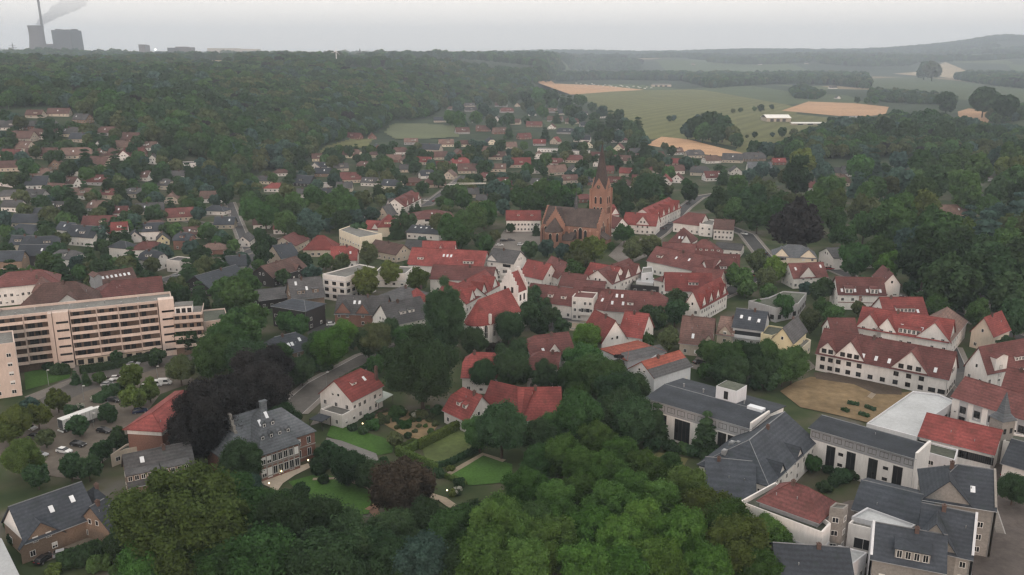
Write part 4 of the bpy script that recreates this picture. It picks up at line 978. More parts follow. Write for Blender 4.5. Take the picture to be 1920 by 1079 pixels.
# --- houses with dark roofs on the left and below
H('bottom-left brown brick house with dark roof, front gable wing and white side gable', (48, 1016), (178, 967), 12, 4.6, 10.2, 'S', 'U', lm='brown brick house at bottom left', feats=[('cg', .22, 8.6, 7.6, 3.6, 2, 2), ('sk', .48, .55), ('sk', .8, .62), ('lgable',)], win={'f': (2, 1), 'l': (2, 1)})
H('grey-roofed brick house with long strip dormer beside the great green crown', (243, 913), (366, 886), 12, 5.6, 10.8, 'G', 'U', lm='strip-dormer brick house', feats=[('dm', .22, 7, .12, 1.6), ('dm', .72, 6, .12, 1.6), ('sk', .25, .72)], win={'f': (9, 1), 'l': (3, 2)})
H('low dark roof with white verge at right angles behind the brick house yard', (206, 995), (243, 972), 9, 3.4, 8, 'S', 'U', ends='gj')
H('small linking house with dark hipped roof between two brick houses', (182, 962), (216, 948), 9, 3.6, 7.4, 'S', 'U', ends='hh')
H('red hip-roofed brick hall standing beside the car park', (302, 806), (388, 738), (250, 793), 8.6, 10.8, 'R', 'K', ends='hh', oh=.8, lm='red hip-roofed hall', feats=[('band', 6.9, 8.55, -.01, 1.01, 'W'), ('lband', 6.9, 8.55, 'W'), ('sk', .7, .5)], win={'f': (5, 1), 'l': (3, 1)})
PB('flat grey garage with pale door below the red hall', [(207, 856), (232, 846), (281, 836), (268, 828), (236, 836)], 3.0, 'M', 'E', name='garage', cat='garage')
H('dark garden house with hipped roof ends among shrubs by the road', (518, 668), (583, 652), 11, 3.0, 7.6, 'S', 'U', ends='jj', feats=[('sk', .45, .4), ('sk', .55, .4), ('sk', .8, .55)])
H('black-walled block with slate hip roof and five small white windows', (510, 574), (573, 584), (607, 570), 8.0, 10, 'S', 'N', ends='hh', lm='black-walled block', win={'f': (5, 2), 'r': (2, 2)})
H('grey-roofed brick house with skylights and white bay behind the black block', (548, 562), (608, 555), 12, 5.5, 12.2, 'G', 'U', lm='skylit brick house', feats=[('sk', .2, .75), ('sk', .5, .45), ('dm', .3, 3, .2, 1.5), ('dm', .75, 2.5, .2, 1.5)])
H('long low grey-roofed house left of the skylit brick house', (486, 564), (547, 556), 12, 4, 6.8, 'G', 'N')
H('brick house with grey roof and two gable dormers by the small yard', (628, 588), (722, 590), 12, 5.2, 10.6, 'G', 'K', lm='brick house by the yard', feats=[('cg', .16, 6.5, 9.6, 5.2, 2, 2), ('cg', .55, 5, 9, 5.6, 2, 1), ('sk', .35, .6), ('sk', .45, .6)])
H('long grey roof with shed dormers left of the tall dark tree', (733, 610), (805, 594), 13, 5.2, 11.5, 'G', 'W', feats=[('dm', .4, 2.5, .35, 1.2), ('dm', .62, 2.5, .35, 1.2)], lm='long grey dormer roof')
H('beige house with wide grey hip roof beside young street trees', (707, 556), (757, 567), (802, 550), 5.4, 9, 'G', 'E', ends='hh', lm='grey hip-roofed beige house', oh=.7)
H('small red hip-roofed house wedged between grey roofs', (776, 568), (806, 563), 9, 4.5, 9, 'R', 'W', ends='hh')
PB('modern flat-roofed white apartment house with three balcony bands', [(604, 516), (647, 522), (703, 503), (674, 497)], 10.5, 'F', 'W', name='apartment_house', cat='building', lm='modern white flat-roofed house', bands=1, fr='d', ws=(2.0, 1.5))
PB('flat-roofed white annex behind the young street trees', [(700, 514), (760, 515), (775, 502), (715, 500)], 6, 'F', 'W', name='annex', bands=1)
H('long brown-roofed house with dark timber gable and white balcony', (511, 521), (575, 501), (473, 514), 4.6, 9, 'B', 'N', lm='brown timber-gabled house', feats=[('ch', .4), ('cg', .75, 4, 7, 4.6, 2, 1)])
H('beige gabled house with black roof and small side balcony', (527, 485), (560, 479), (503, 476), 5.2, 10.4, 'S', 'E', lm='beige black-roofed house')
H('dark red-roofed house with white verges above the beige house', (553, 461), (579, 448), (522, 453), 4, 8.2, 'D', 'E')
H('red hipped roof clustered left of the white flat-roofed block', (568, 468), (626, 468), 13, 4, 9.8, 'R', 'E', ends='hh', lm='clustered red hipped roof')
H('red-roofed house with two skylights below the white flat-roofed block', (620, 489), (668, 488), 13, 4, 9.6, 'R', 'W', ends='gj', feats=[('sk', .4, .4), ('sk', .75, .5)])
PB('cream flat-roofed block with rows of small windows', [(635, 432), (674, 447), (716, 440), (655, 425)], 8.6, 'F', 'C', name='office_block', cat='building', lm='cream flat-roofed block', ws=(1.2, 1.4))
H('cream villa with tall red hip roof', (708, 426), (750, 425), 14, 5.8, 11.6, 'R', 'C', ends='hh', name='villa', lm='cream red-roofed villa', feats=[('dm', .5, 5, .2, 1.2)])
H('small red wing with white gable beside the cream villa', (681, 429), (707, 431), 10, 3.6, 7.6, 'R', 'W', feats=[('cg', .85, 5, 7, 3.6, 1, 1)])
H('white house with broad dark red hip roof and balconies by the street', (771, 412), (852, 409), 20, 5.2, 8.6, 'D', 'W', ends='hh', lm='broad red hip-roofed house', feats=[('bal', .45, 9, 2.9, 1.4), ('sk', .5, .6)])
H('low black-roofed pavilion with four skylights and white band', (762, 436), (822, 440), 16, 3.6, 6.2, 'S', 'W', feats=[('sk', .15, .7), ('sk', .33, .7), ('sk', .5, .7), ('sk', .68, .7)], lm='low black-roofed pavilion')
H('low grey house with pale gable by the round tree', (757, 466), (798, 468), 11, 3.2, 6.5, 'G', 'W')
H('brown-roofed angled house below the cream block', (690, 468), (742, 478), 11, 4, 8, 'B', 'E', feats=[('ch', .5)])
H('row of three white-gabled houses with red roof along the rising street', (758, 388), (789, 371), 13, 6.2, 11, 'D', 'W', feats=[('cg', .16, 5.4, 10.5, 6.2, 2, 1), ('cg', .5, 5.4, 10.5, 6.2, 2, 1), ('cg', .84, 5.4, 10.5, 6.2, 2, 1)], lm='three white-gabled houses')
H('dark-roofed white house at the lower end of the gabled row', (733, 390), (760, 388), 11, 5, 10, 'G', 'W')
H('beige house with pointed gable and pale bargeboards', (707, 405), (728, 406), 13, 4, 9.6, 'G', 'E', ridge='y')
H('dark-timbered house with white verges beside the gardens', (392, 541), (466, 519), (357, 529), 3.6, 8, 'S', 'N', lm='dark-timbered house', feats=[('ch', .6)])
H('red hip-roofed hall with row of windows behind the balcony block', (-20, 541), (110, 529), 14, 8, 12.4, 'D', 'W', ends='hh', lm='red hip-roofed school hall', win={'f': (12, 2), 'r': (3, 2)})
H('brown hip-roofed school building with white gabled centre dormer', (33, 578), (177, 570), 16, 9, 16, 'B', 'W', ends='hh', lm='brown hip-roofed school', feats=[('cg', .66, 7.5, 13.2, 10.2, 4, 3), ('ch', .55)], name='school', cat='building')
H('red-roofed white wing with seven dark windows behind the balcony block', (174, 563), (305, 550), 16, 8, 13, 'D', 'W', ends='hg', lm='red-roofed school wing', win={'f': (8, 2)})
H('sloping brown glasshouse-like roof with light strips and white chimney wall', (184, 541), (258, 529), 13, 6, 11, 'B', 'G', feats=[('sk', .1 + .11 * i, .6) for i in range(8)] + [('cg', .02, 3, 12, 11, 1, 1)])
H('small red turret-roofed house behind the brown school', (60, 548), (95, 545), 10, 7, 12, 'B', 'W', ends='hh')
# --- red-roofed old town
H('long red-roofed row with flat dormer at the upper left of the old town', (764, 496), (904, 504), 15, 5.6, 12, 'R', 'W', lm='long red-roofed row', feats=[('dm', .15, 3, .3, 1.2), ('dm', .8, 5, .2, 1.4), ('sk', .45, .6), ('sk', .5, .6), ('sk', .55, .6)], group='old town red roofs')
H('red roof ridge standing behind the long red-roofed row', (790, 480), (850, 481), 12, 6, 12, 'R', 'W', feats=[('cg', .6, 5, 11.4, 6, 2, 1)])
H('dark red roof with row of small white windows beneath the long row', (806, 523), (922, 528), 13, 6, 10.6, 'D', 'W', win={'f': (12, 1)}, feats=[('ch', .6)])
H('red-roofed house with three white gables facing the white church', (873, 570), (937, 534), 14, 7, 12.5, 'R', 'W', feats=[('cg', .17, 6.2, 11.6, 7, 3, 2), ('cg', .5, 6.2, 11.6, 7, 3, 2), ('cg', .83, 6.2, 11.6, 7, 3, 2)], lm='three-gabled red house')
H('red roof slope left of the three white gables', (816, 556), (872, 569), 13, 6, 11, 'R', 'W', feats=[('ch', .55), ('dm', .3, 2, .3, 1.1)])
H('white town house with grey roof and loggia balconies', (913, 489), (962, 495), 13, 8.6, 13, 'G', 'W', lm='grey-roofed white town house', feats=[('bal', .3, 4, 3.0, 1.2), ('bal', .75, 5, 3.0, 1.2), ('bal', .75, 5, 5.9, 1.2), ('cg', .18, 4.5, 11.6, 9.4, 3, 1)])
H('red-roofed house with white gable beside the pointed dark shrub', (975, 515), (1017, 524), 11, 4.6, 10.4, 'R', 'W', lm='red house by the pointed shrub')
H('dark red house with white gable end left of the pale green lindens', (1014, 507), (1046, 522), 11, 5, 11, 'D', 'W', feats=[('ch', .5)])
H('long white hall with bright red roof left of the brick church', (949, 413), (1013, 413), 13, 7, 11.4, 'R', 'W', lm='white hall with red roof', win={'f': (10, 2)}, feats=[('dm', .35, 1.5, .4, .9), ('dm', .75, 1.5, .4, .9)])
H('long brown-red row behind the white church lawn', (984, 562), (1072, 574), 12, 5.4, 10.6, 'D', 'W', lm='long brown-red row', feats=[('dm', .5, 2.2, .3, 1.3), ('dm', .78, 2.2, .3, 1.3)])
H('white square bay house with balcony set into the brown-red row', (1072, 559), (1112, 562), 9, 9, 9.05, 'D', 'W', win={'f': (4, 3)}, feats=[('bal', .65, 4.5, 3.0, 1.4)], lm='white square bay house')
H('short dark red roof right of the white bay house', (1113, 578), (1133, 582), 12, 5.2, 10.6, 'D', 'W', feats=[('sk', .4, .5)])
H('red-roofed house with four skylights in the middle of the row', (1132, 582), (1246, 590), 14, 5.2, 11.6, 'D', 'W', lm='red house with four skylights', feats=[('sk', .12, .35), ('sk', .18, .7), ('sk', .27, .7), ('sk', .3, .35), ('dm', .42, 2.4, .3, 1.2), ('ch', .75)], ends='gj')
H('bright red house with narrow white gable towards the yard', (1091, 620), (1128, 642), 10, 5, 12, 'R', 'W', lm='bright red narrow-gabled house', ends='gg')
H('bright red-roofed house wing above the grey-white house', (1160, 628), (1202, 634), 14, 6, 12.6, 'R', 'W', ends='gg')
H('red-roofed house with three white gables in the heart of town', (1147, 533), (1204, 510), 14, 6.4, 11.4, 'D', 'W', feats=[('cg', .15, 5.6, 10.8, 6.4, 2, 2), ('cg', .5, 5.6, 10.8, 6.4, 2, 2), ('cg', .85, 5.6, 10.8, 6.4, 2, 2)], lm='three white gables in town')
H('broad red roof joined left of the three white town gables', (1092, 522), (1146, 532), 13, 5.6, 11.4, 'R', 'W', feats=[('dm', .4, 5, .45, 1.0)])
H('low red roofs in front of the broad red roof', (1075, 545), (1130, 549), 10, 4, 7.4, 'D', 'W')
H('white house with clipped red hip roof beside the glass courtyard', (1226, 525), (1259, 532), (1287, 521), 6.4, 9.2, 'D', 'W', ends='hh', lm='white hip-roofed courtyard house', win={'f': (1, 2), 'r': (1, 1)})
PB('low dark flat roof with pale glass roof beside the courtyard house', [(1182, 536), (1235, 540), (1236, 527), (1190, 524)], 3.4, 'M', 'N', name='courtyard_roof')
PB('pale glazed flat roof in the courtyard between red roofs', [(1192, 530), (1224, 533), (1226, 523), (1200, 521)], 4.2, 'L', 'X', name='glass_roof')
PB('grey-white flat house right of the town gables', [(1202, 515), (1224, 512), (1222, 502), (1205, 503)], 7, 'F', 'X', name='flat_house')
H('red-roofed row with four white gables facing the main street', (1312, 577), (1363, 549), (1287, 570), 6.6, 12.4, 'R', 'W', feats=[('cg', .12, 4.9, 11, 6.6, 3, 2), ('cg', .37, 4.9, 11, 6.6, 3, 2), ('cg', .62, 4.9, 11, 6.6, 3, 2), ('cg', .87, 4.9, 11, 6.6, 3, 2)], lm='four white street gables', win={'f': (4, 2), 'l': (2, 2)})
H('long red roof running back from the four street gables', (1248, 545), (1335, 547), 14, 6, 11.8, 'R', 'W', feats=[('dm', .6, 4, .3, 1.3)])
H('long dark red row with dormer slits in the upper street', (1213, 489), (1330, 514), 14, 6, 11.8, 'D', 'W', lm='long dark red street row', feats=[('dm', .15, 3, .3, 1.2), ('sk', .4, .5), ('sk', .6, .55), ('ch', .45)])
H('red-roofed corner house ending the dark red row', (1330, 515), (1388, 512), 12, 6, 11, 'D', 'W', feats=[('dm', .5, 3, .3, 1.3)])
H('dark red roof just behind the long street row', (1240, 476), (1300, 480), 11, 6, 10.6, 'D', 'W')
H('large red hip roof with a line of tiny dormers', (1284, 478), (1352, 482), 15, 5.6, 12, 'D', 'W', ends='hh', lm='tiny-dormer hip roof', feats=[('dm', .1 + .16 * i, 1.3, .3, 1.0) for i in range(6)])
H('red hip-roofed villa with white gable dormer and two skylights', (1253, 453), (1292, 457), 14, 5.2, 11.8, 'D', 'W', ends='hh', name='villa', lm='white-dormered red villa', feats=[('cg', .85, 5, 9.4, 5.6, 2, 2), ('sk', .45, .3), ('sk', .6, .3)])
H('dark red house with white terrace block in the upper street', (1262, 417), (1312, 423), 13, 5.6, 11, 'D', 'W', ends='hg', lm='upper street terrace house')
PB('white flat-roofed terrace block between red and brown roofs', [(1311, 421), (1336, 424), (1340, 414), (1316, 411)], 6.6, 'F', 'W', name='terrace_block')
H('brown-roofed white row house behind a clipped hedge', (1338, 429), (1374, 431), 11, 6.2, 10.6, 'B', 'W', lm='brown-roofed row house', win={'f': (5, 2), 'r': (2, 2)}, feats=[('ch', .5)])
H('low grey-roofed white shed beside the tiny-dormer hip roof', (1340, 466), (1388, 470), 12, 3.6, 5.6, 'G', 'W')
H('five-gabled white row with red roofs along the upper street', (1228, 412), (1276, 389), 16, 6.4, 12, 'R', 'W', feats=[('cg', .1 + .2 * i, 5.2, 11.4, 6.4, 3, 1) for i in range(5)], lm='five-gabled white row')
H('red-roofed house with half-timbered front gable beside the church', (1168, 420), (1229, 424), 13, 5.4, 11, 'R', 'W', lm='half-timbered gable house', feats=[('cg', .6, 8.5, 10.4, 5.2, 3, 3), ('ch', .3)])
H('red and white house peeping out behind the church tower', (1131, 405), (1160, 402), 12, 7, 12, 'R', 'W', feats=[('cg', .75, 6, 11, 7, 2, 2)])
H('low red-roofed house at the foot of the church tower', (1134, 424), (1152, 428), 11, 5, 10, 'D', 'W')
# --- right-hand houses
H('cream villa with slate roof and two white gables before the copper beech', (1450, 481), (1531, 485), 14, 8, 12.4, 'A', 'C', ends='hh', name='villa', lm='cream slate-roofed villa', feats=[('cg', .18, 7.2, 12, 8, 3, 2), ('cg', .8, 8, 12, 8, 3, 2), ('bal', .18, 5, 5.6, 1.2)])
H('pale house with grey roof and white roof bay behind the green tree', (1563, 484), (1640, 480), 13, 6, 9.4, 'G', 'W', lm='grey house with white roof bay', feats=[('cg', .62, 6, 9, 7, 2, 2)])
H('small white house with dark red roof and pointed front gable', (1488, 522), (1551, 519), 11, 4.8, 10, 'D', 'W', lm='small pointed-gable house', feats=[('cg', .4, 8.6, 9.6, 4.6, 2, 2), ('sk', .14, .6), ('sk', .9, .7)])
H('white timber-framed house with dark red roof and two arched dormers', (1572, 552), (1660, 554), 12, 6.4, 12, 'D', 'W', lm='arched-dormer house', feats=[('dm', .22, 3, .05, 2), ('dm', .76, 3, .05, 2), ('sk', .08, .2), ('sk', .36, .2), ('sk', .62, .2), ('sk', .9, .2), ('band', 2.9, 3.2, 0, 1, 'K'), ('band', 0.01, 6, .44, .5, 'K')])
H('tall brown-roofed house with white gable and two diamond windows', (1655, 533), (1688, 534), 15, 8.4, 12.8, 'D', 'W', ridge='y', lm='diamond-window house', win={'f': (2, 2)})
PB('angular flat-roofed grey-green building with mossy roof', [(1403, 566), (1455, 580), (1497, 571), (1512, 551), (1468, 548), (1440, 560)], 5.4, 'M', 'G', lm='mossy flat-roofed building', fr='d', ws=(1.8, 1.8))
H('dark brown house with blue solar panel on its long roof', (1274, 642), (1332, 648), 13, 4.4, 12, 'B', 'E', lm='solar panel house', feats=[('sk', .4, .25), ('ch', .3), ('cg', .93, 4, 8, 5, 2, 1)])
H('small beige house with brown roof and white-framed dormer', (1344, 626), (1373, 630), 12, 6.4, 11, 'Z', 'E', feats=[('cg', .5, 4.2, 9.6, 7.2, 3, 1)], lm='small beige dormer house')
H('grey-fronted town house with three bright skylights and balcony', (1374, 613), (1430, 620), 13, 9.2, 14, 'S', 'X', lm='three-skylight town house', feats=[('sk', .2, .55), ('sk', .48, .5), ('sk', .8, .45), ('bal', .5, 11, 6.0, 1.2)], win={'f': (4, 2)})
H('yellow house with pointed gable, grey roof and roof terrace', (1446, 636), (1486, 643), (1518, 621), 7.6, 12, 'G', 'Y', ridge='y', lm='yellow pointed-gable house', win={'r': (3, 2), 'f': (1, 1)})
PB('yellow flat-roofed block with dark roof between two gabled houses', [(1426, 628), (1447, 632), (1480, 618), (1440, 612)], 8.4, 'M', 'Y', name='flat_block')
PB('cream terrace base with planted edge below the yellow house', [(1432, 652), (1488, 668), (1520, 640), (1506, 634), (1484, 652), (1440, 644)], 4.2, 'F', 'C', name='terrace_building')
def red_grey():
    for lab, A, B, w, he, hr, k in (('grey-white house with orange roof strip and grey eave slope', (1226, 708), (1295, 686), 10, 8, 11.4, 1), ('hip-ended grey-white rear house with orange-red roof', (1176, 676), (1246, 660), 13, 7.6, 10.4, 0)):
        R, L, W, yaw = H(lab, A, B, w, he, hr, 'O', 'X', ends='gg' if k else 'hh', lm=('orange-strip grey house' if k else None), win={'f': (4, 2), 'l': (2, 2)})
        q = MB(); d = (hr - he) / (W / 2); y0, y1 = -.5, W * .24; f = lambda x, y, h: (x, y, he + d * y + .22 + h)
        q.face([f(-.47, y0, .05), f(L + .47, y0, .05), f(L + .47, y1, .05), f(-.47, y1, .05)])
        for a, b in (((-.47, y0), (L + .47, y0)), ((L + .47, y0), (L + .47, y1)), ((-.47, y1), (-.47, y0))): q.face([f(*a, .0), f(*b, .0), f(*b, .05), f(*a, .05)])
        link('eave_slope', q.mesh('eave_slope', [RC['G']]), R)
red_grey()
PB('flat grey roof court between the two orange roof strips', [(1196, 690), (1230, 700), (1262, 676), (1230, 668)], 7.2, 'M', 'X', name='court_block')
H('pale house with red roof at the right edge of the woods', (1862, 630), (1893, 617), (1842, 612), 6, 11.6, 'R', 'E', lm='pale house by the woods')
H('white low building half hidden by trees on the right', (1812, 566), (1858, 570), 11, 5.4, 8, 'G', 'W')
H('red-roofed house alone among dark trees on the right', (1815, 461), (1874, 459), 14, 4, 8.6, 'R', 'E')
H('white complex with four pointed gables and long red roof above the dry lawn', (1531, 662), (1777, 711), 13, 6, 12.6, 'D', 'W', lm='four-gabled white complex', feats=[('cg', .085, 5, 10.2, 7.6, 3, 2), ('cg', .263, 9.8, 12.0, 6, 3, 3), ('cg', .722, 11, 12.4, 6, 3, 3), ('sk', .36, .2), ('sk', .46, .2), ('sk', .56, .2), ('sk', .66, .2), ('sk', .9, .2)], ws=(1.5, 1.45), fr='d')
H('red-roofed white building with three pointed gables and roof balcony', (1607, 614), (1777, 642), 13, 7, 13, 'R', 'W', lm='three-gabled roof-balcony building', feats=[('cg', .13, 8.6, 12.4, 7, 3, 2), ('cg', .33, 6.6, 12, 7.4, 3, 2), ('cg', .84, 11, 13, 7, 3, 3), ('dm', .58, 7, .05, 1.8), ('sk', .48, .35), ('sk', .7, .35)])
H('red back wing with balcony slot behind the three pointed gables', (1660, 594), (1739, 594), 13, 6.5, 12, 'R', 'W', feats=[('dm', .5, 7, .2, 1.6), ('sk', .8, .25)])
H('rounded white end building with brown-red hipped roof', (1779, 642), (1812, 602), 12, 6.6, 12, 'Z', 'W', ends='hh')
H('low dark red link roof left of the three pointed gables', (1560, 628), (1608, 628), 10, 5, 9.5, 'D', 'W')
H('white house with dark red roof and glazed stair bay at the right edge', (1851, 699), (1935, 682), (1800, 686), 7.4, 14.2, 'D', 'W', lm='glazed stair bay house', feats=[('cg', .28, 5.2, 12.6, 11.6, 2, 1), ('strip', .28, 1.2, 1, 9), ('dm', .75, 4, .2, 1.4)])
H('long white row with red roof and grey glazed bays at the right edge', (1786, 744), (1930, 790), 12, 8, 12.4, 'D', 'W', lm='long white glazed row', feats=[('gstrip', .16 + .19 * i, 2.4, .5, 7.8) for i in range(5)], win={'f': (10, 2, dict(w=.7, h=.8))})
H('red roof behind the long white glazed row', (1878, 732), (1940, 745), 12, 8, 13, 'D', 'W')
# --- slate-roofed white complex at lower right
H('low dark red roof filling the yard behind the white bay house', (1090, 561), (1150, 567), 9, 4.2, 8, 'D', 'W')
H('dark red roof between the courtyard house and the street gables', (1292, 526), (1345, 534), 11, 5.4, 10.4, 'D', 'W')
H('short dark red roof below the tiny-dormer hip roof', (1330, 497), (1385, 500), 10, 5, 9.4, 'D', 'W')
H('dark red roof right of the dark red house by the lindens', (1048, 535), (1092, 540), 10, 4.8, 9.2, 'D', 'W')
def edge_wall(R, L, W, top, m, side='r'):
    q = MB(); x = L + .03 if side == 'r' else -.5; n = 6; he_, hr_ = top
    for i in range(n):
        for sg in (-1, 1):
            y0 = W/2 + sg * W/2 * (i + 1) / n; y1 = W/2 + sg * W/2 * i / n; z0_ = hr_ + .55 - (hr_ - he_) * i / n; z1_ = hr_ + .55 - (hr_ - he_) * (i + 1) / n
            q.face([(x, y1, 0), (x, y0, 0), (x, y0, z1_), (x, y1, z0_)]); q.face([(x + .45, y1, 0), (x + .45, y0, 0), (x + .45, y0, z1_), (x + .45, y1, z0_)]); q.face([(x, y1, z0_), (x, y0, z1_), (x + .45, y0, z1_), (x + .45, y1, z0_)])
    link('gable_edge_wall', q.mesh('gable_edge_wall', [m]), R)
def roof_box(R, x, y, z, s):
    q = MB(); q.box(x - s, x + s, y - s * .7, y + s * .7, z - .5, z + s * .9); q.box(x - s * .6, x + s * .6, y - s * .5, y + s * .5, z + s * .9, z + s * 1.1); link('ventilation_box', q.mesh('ventilation_box', [METAL]), R)
def complex_():
    k1 = H('long white slate-roofed wing with paired tall window strips and rooftop box', (1213, 747), (1407, 804), 19, 10, 11.0, 'S', 'W', lm='white wing with rooftop box', oh=.5, fr='d', feats=[('band', 7.0, 9.7, 0.002, .998, 'G'), ('strip', .17, 2.3, .6, 6.6), ('strip', .33, 2.3, .6, 6.6), ('strip', .405, 2.3, .6, 6.6), ('strip', .75, 2.3, .6, 6.6), ('strip', .84, 2.3, .6, 6.6)], win={'f': (10, 1, dict(w=2.2, h=1.5, z0=7.7)), 'l': (2, 2)})
    R, L, W, yaw = k1
    q = MB(); q.box(L * .5, L * .5 + 6, 9.8, 15.6, 10.2, 14.6); bx = link('rooftop_box', q.mesh('rooftop_box', [WC['X']]), R)
    q = MB(); q.box(L * .5 + .2, L * .5 + 5.8, 10, 15.4, 14.6, 14.68); link('box_roof', q.mesh('box_roof', [RC['M']]), bx)
    window(bx, L * .5 + 3, 9.79, 11.6, 0, 1.2, 2.2, False, 'd')
    q = MB(); q.box(L * .82, L * .82 + 4.2, 8.6, 10.6, 10.9, 11.9); link('skylight', q.mesh('skylight', [SKYL]), R)
    q = MB(); q.box(L + .02, L + .5, -.6, W * .5, 0, 11.9); link('end_wall', q.mesh('end_wall', [WC['W']]), R)
    for i in range(4):
        k = MB(); k.lathe([(.18, 10.6), (.18, 11.9), (.26, 11.9), (.26, 12.1)], 8, (L * (.15 + .2 * i), W * .6)); link('roof_vent', k.mesh('roof_vent', [METAL]), R)
    k2 = H('white slate-roofed garden wing with tall dark window strips and small square windows', (1520, 803), (1716, 860), 8.5, 10, 10.9, 'S', 'W', lm='white garden wing', rp=.85, oh=.5, fr='d', feats=[('band', 7.2, 9.7, 0.002, .998, 'G'), ('strip', .22, 2.2, 1, 6.8), ('strip', .42, 2.2, 1, 6.8), ('strip', .63, 2.2, 1, 6.8), ('strip', .86, 2.2, 1, 6.8)], win={'f': (9, 1, dict(w=2.0, h=1.4, z0=7.9))})
    R, L, W, yaw = k2
    for t in (.32, .75):
        for z in (2.2, 5.0): window(R, L * t, -.004, z, 0, 1.2, .8, True, 'd')
    q = MB(); q.box(L + .02, L + .6, -.6, W, 0, 11.7); link('end_wall', q.mesh('end_wall', [WC['W']]), R)
    R, L, W, yaw = H('big slate roof running diagonally towards the garden wing', (1440, 910), (1528, 828), 17, 6.5, 12, 'S', 'W', lm='diagonal slate roof', feats=[('cg', .62, 5, 9, 6, 2, 1), ('cg', .25, 5, 9, 6, 2, 1)], ends='hg')
    for t, y, s in ((.12, 12.5, .7), (.3, 11.5, .55), (.34, 13.5, .8)): roof_box(R, L * t, y, 12 - (y - W / 2) * .62, s)
    H('low slate roof sloping towards the tree tops', (1322, 938), (1414, 948), 15, 5, 9, 'S', 'W', rp=.88, oh=.5)
    PB('white terrace block with glazed front under a red hip roof', [(1386, 948), (1541, 1007), (1557, 990), (1452, 912)], 9.0, 'M', 'W', name='terrace_block', lm='terrace under the red hip roof', bands=1, fr='d', ws=(2.6, 2.0), par=1.0)
    H('red hip-roofed pavilion standing on the white terrace block', (1424, 938), (1533, 977), 9.5, 1.5, 5.2, 'D', 'G', ends='hh', oh=.5, zg=9.0, name='pavilion', cat='pavilion', win={'f': (8, 1)})
    PB('square sandstone-coloured lift tower beside the red hip roof', [(1555, 955), (1581, 959), (1590, 950), (1566, 946)], 12.5, 'F', 'T', name='lift_tower', lm='sandstone lift tower')
    PB('white glazed bay house with two large framed windows', [(1590, 985), (1652, 1000), (1664, 985), (1605, 970)], 8.5, 'F', 'W', name='bay_house', fr='w', ws=(3.6, 2.4), lm='white glazed bay')
    PB('pale sheet-metal roof strip behind the glazed bay', [(1596, 972), (1702, 998), (1716, 988), (1625, 955)], 9.2, 'L', 'X', name='metal_roof')
    H('wide dark slate roof behind the glazed bay', (1600, 955), (1735, 990), 16, 8, 11, 'S', 'T', lm='wide dark slate roof')
    R, L, W, yaw = H('stone hall with steep slate roof and gable parapet at the lower right', (1732, 935), (1864, 956), 14, 11, 16.4, 'S', 'T', ends='hg', lm='steep slate stone hall', feats=[('cg', .33, 9, 15.8, 11, 3, 1), ('sk', .7, .4)])
    edge_wall(R, L, W, (11, 16.4), WC['T'])
    R, L, W, yaw = H('stone house with steep slate roof and white gable edge', (1722, 1024), (1820, 1046), 12, 9, 15, 'S', 'T', lm='white-edged slate house', feats=[('cg', .28, 8, 14.4, 9, 3, 1)])
    edge_wall(R, L, W, (9, 15), WC['X'])
    R, L, W, yaw = H('slate-roofed stone front house with flat dormer at the bottom edge', (1636, 1046), (1770, 1072), 11, 8, 12.4, 'S', 'T', feats=[('dm', .55, 6, .1, 2)])
    edge_wall(R, L, W, (8, 12.4), WC['X'], 'l')
    H('dark slate roof at the bottom edge below the terrace', (1460, 1090), (1600, 1100), 13, 5, 9, 'S', 'W')
    PB('pair of pale blue-grey flat roofs beneath the glazed bay', [(1532, 1050), (1590, 1068), (1625, 1040), (1572, 1026)], 5, 'L', 'X', name='flat_roof')
    H('red-roofed long hall with glazed strip beside the pale flat roof', (1724, 818), (1862, 852), 13, 5.4, 9.4, 'R', 'W', lm='red hall with glazed strip', fr='d', win={'f': (12, 1, dict(w=2.0, h=2.0, z0=2.4))})
    PB('wide pale flat roof with roof vents beside the dry lawn', [(1624, 797), (1719, 822), (1738, 790), (1790, 755), (1760, 742), (1711, 736)], 4.8, 'L', 'X', lm='wide pale flat roof', fr='d', ws=(2, 1.8))
    PB('slate link roof with glass edge below the red hall', [(1732, 850), (1790, 866), (1796, 846), (1742, 832)], 6.5, 'M', 'X', name='link_building')
    # small spire tower
    P = gp(1868, 862); R = root('spire_tower', P, .3, 'small stone turret with pointed slate spire beside the red hall', 'tower'); foot(P, 0, 4, 4)
    q = MB(); q.box(-2, 2, -2, 2, 0, 11.5); link('wall', q.mesh('wall', [WC['T']]), R); q = MB(); q.lathe([(3.3, 11.4), (1.6, 13.0), (.05, 18.5)], 4, (0, 0)); link('spire', q.mesh('spire', [RC['A']]), R)
    for i in range(2): window(R, -1 + 2 * i, -2.005, 8, 0, .8, 1.4, True, 'd')
    H('white low house with slate roof right of the stone turret', (1880, 868), (1935, 884), 12, 6, 10, 'S', 'W')
    PB('flat dark roof with white edge at the right border', [(1880, 830), (1935, 842), (1935, 822), (1895, 815)], 6, 'M', 'W', name='flat_house')
complex_()
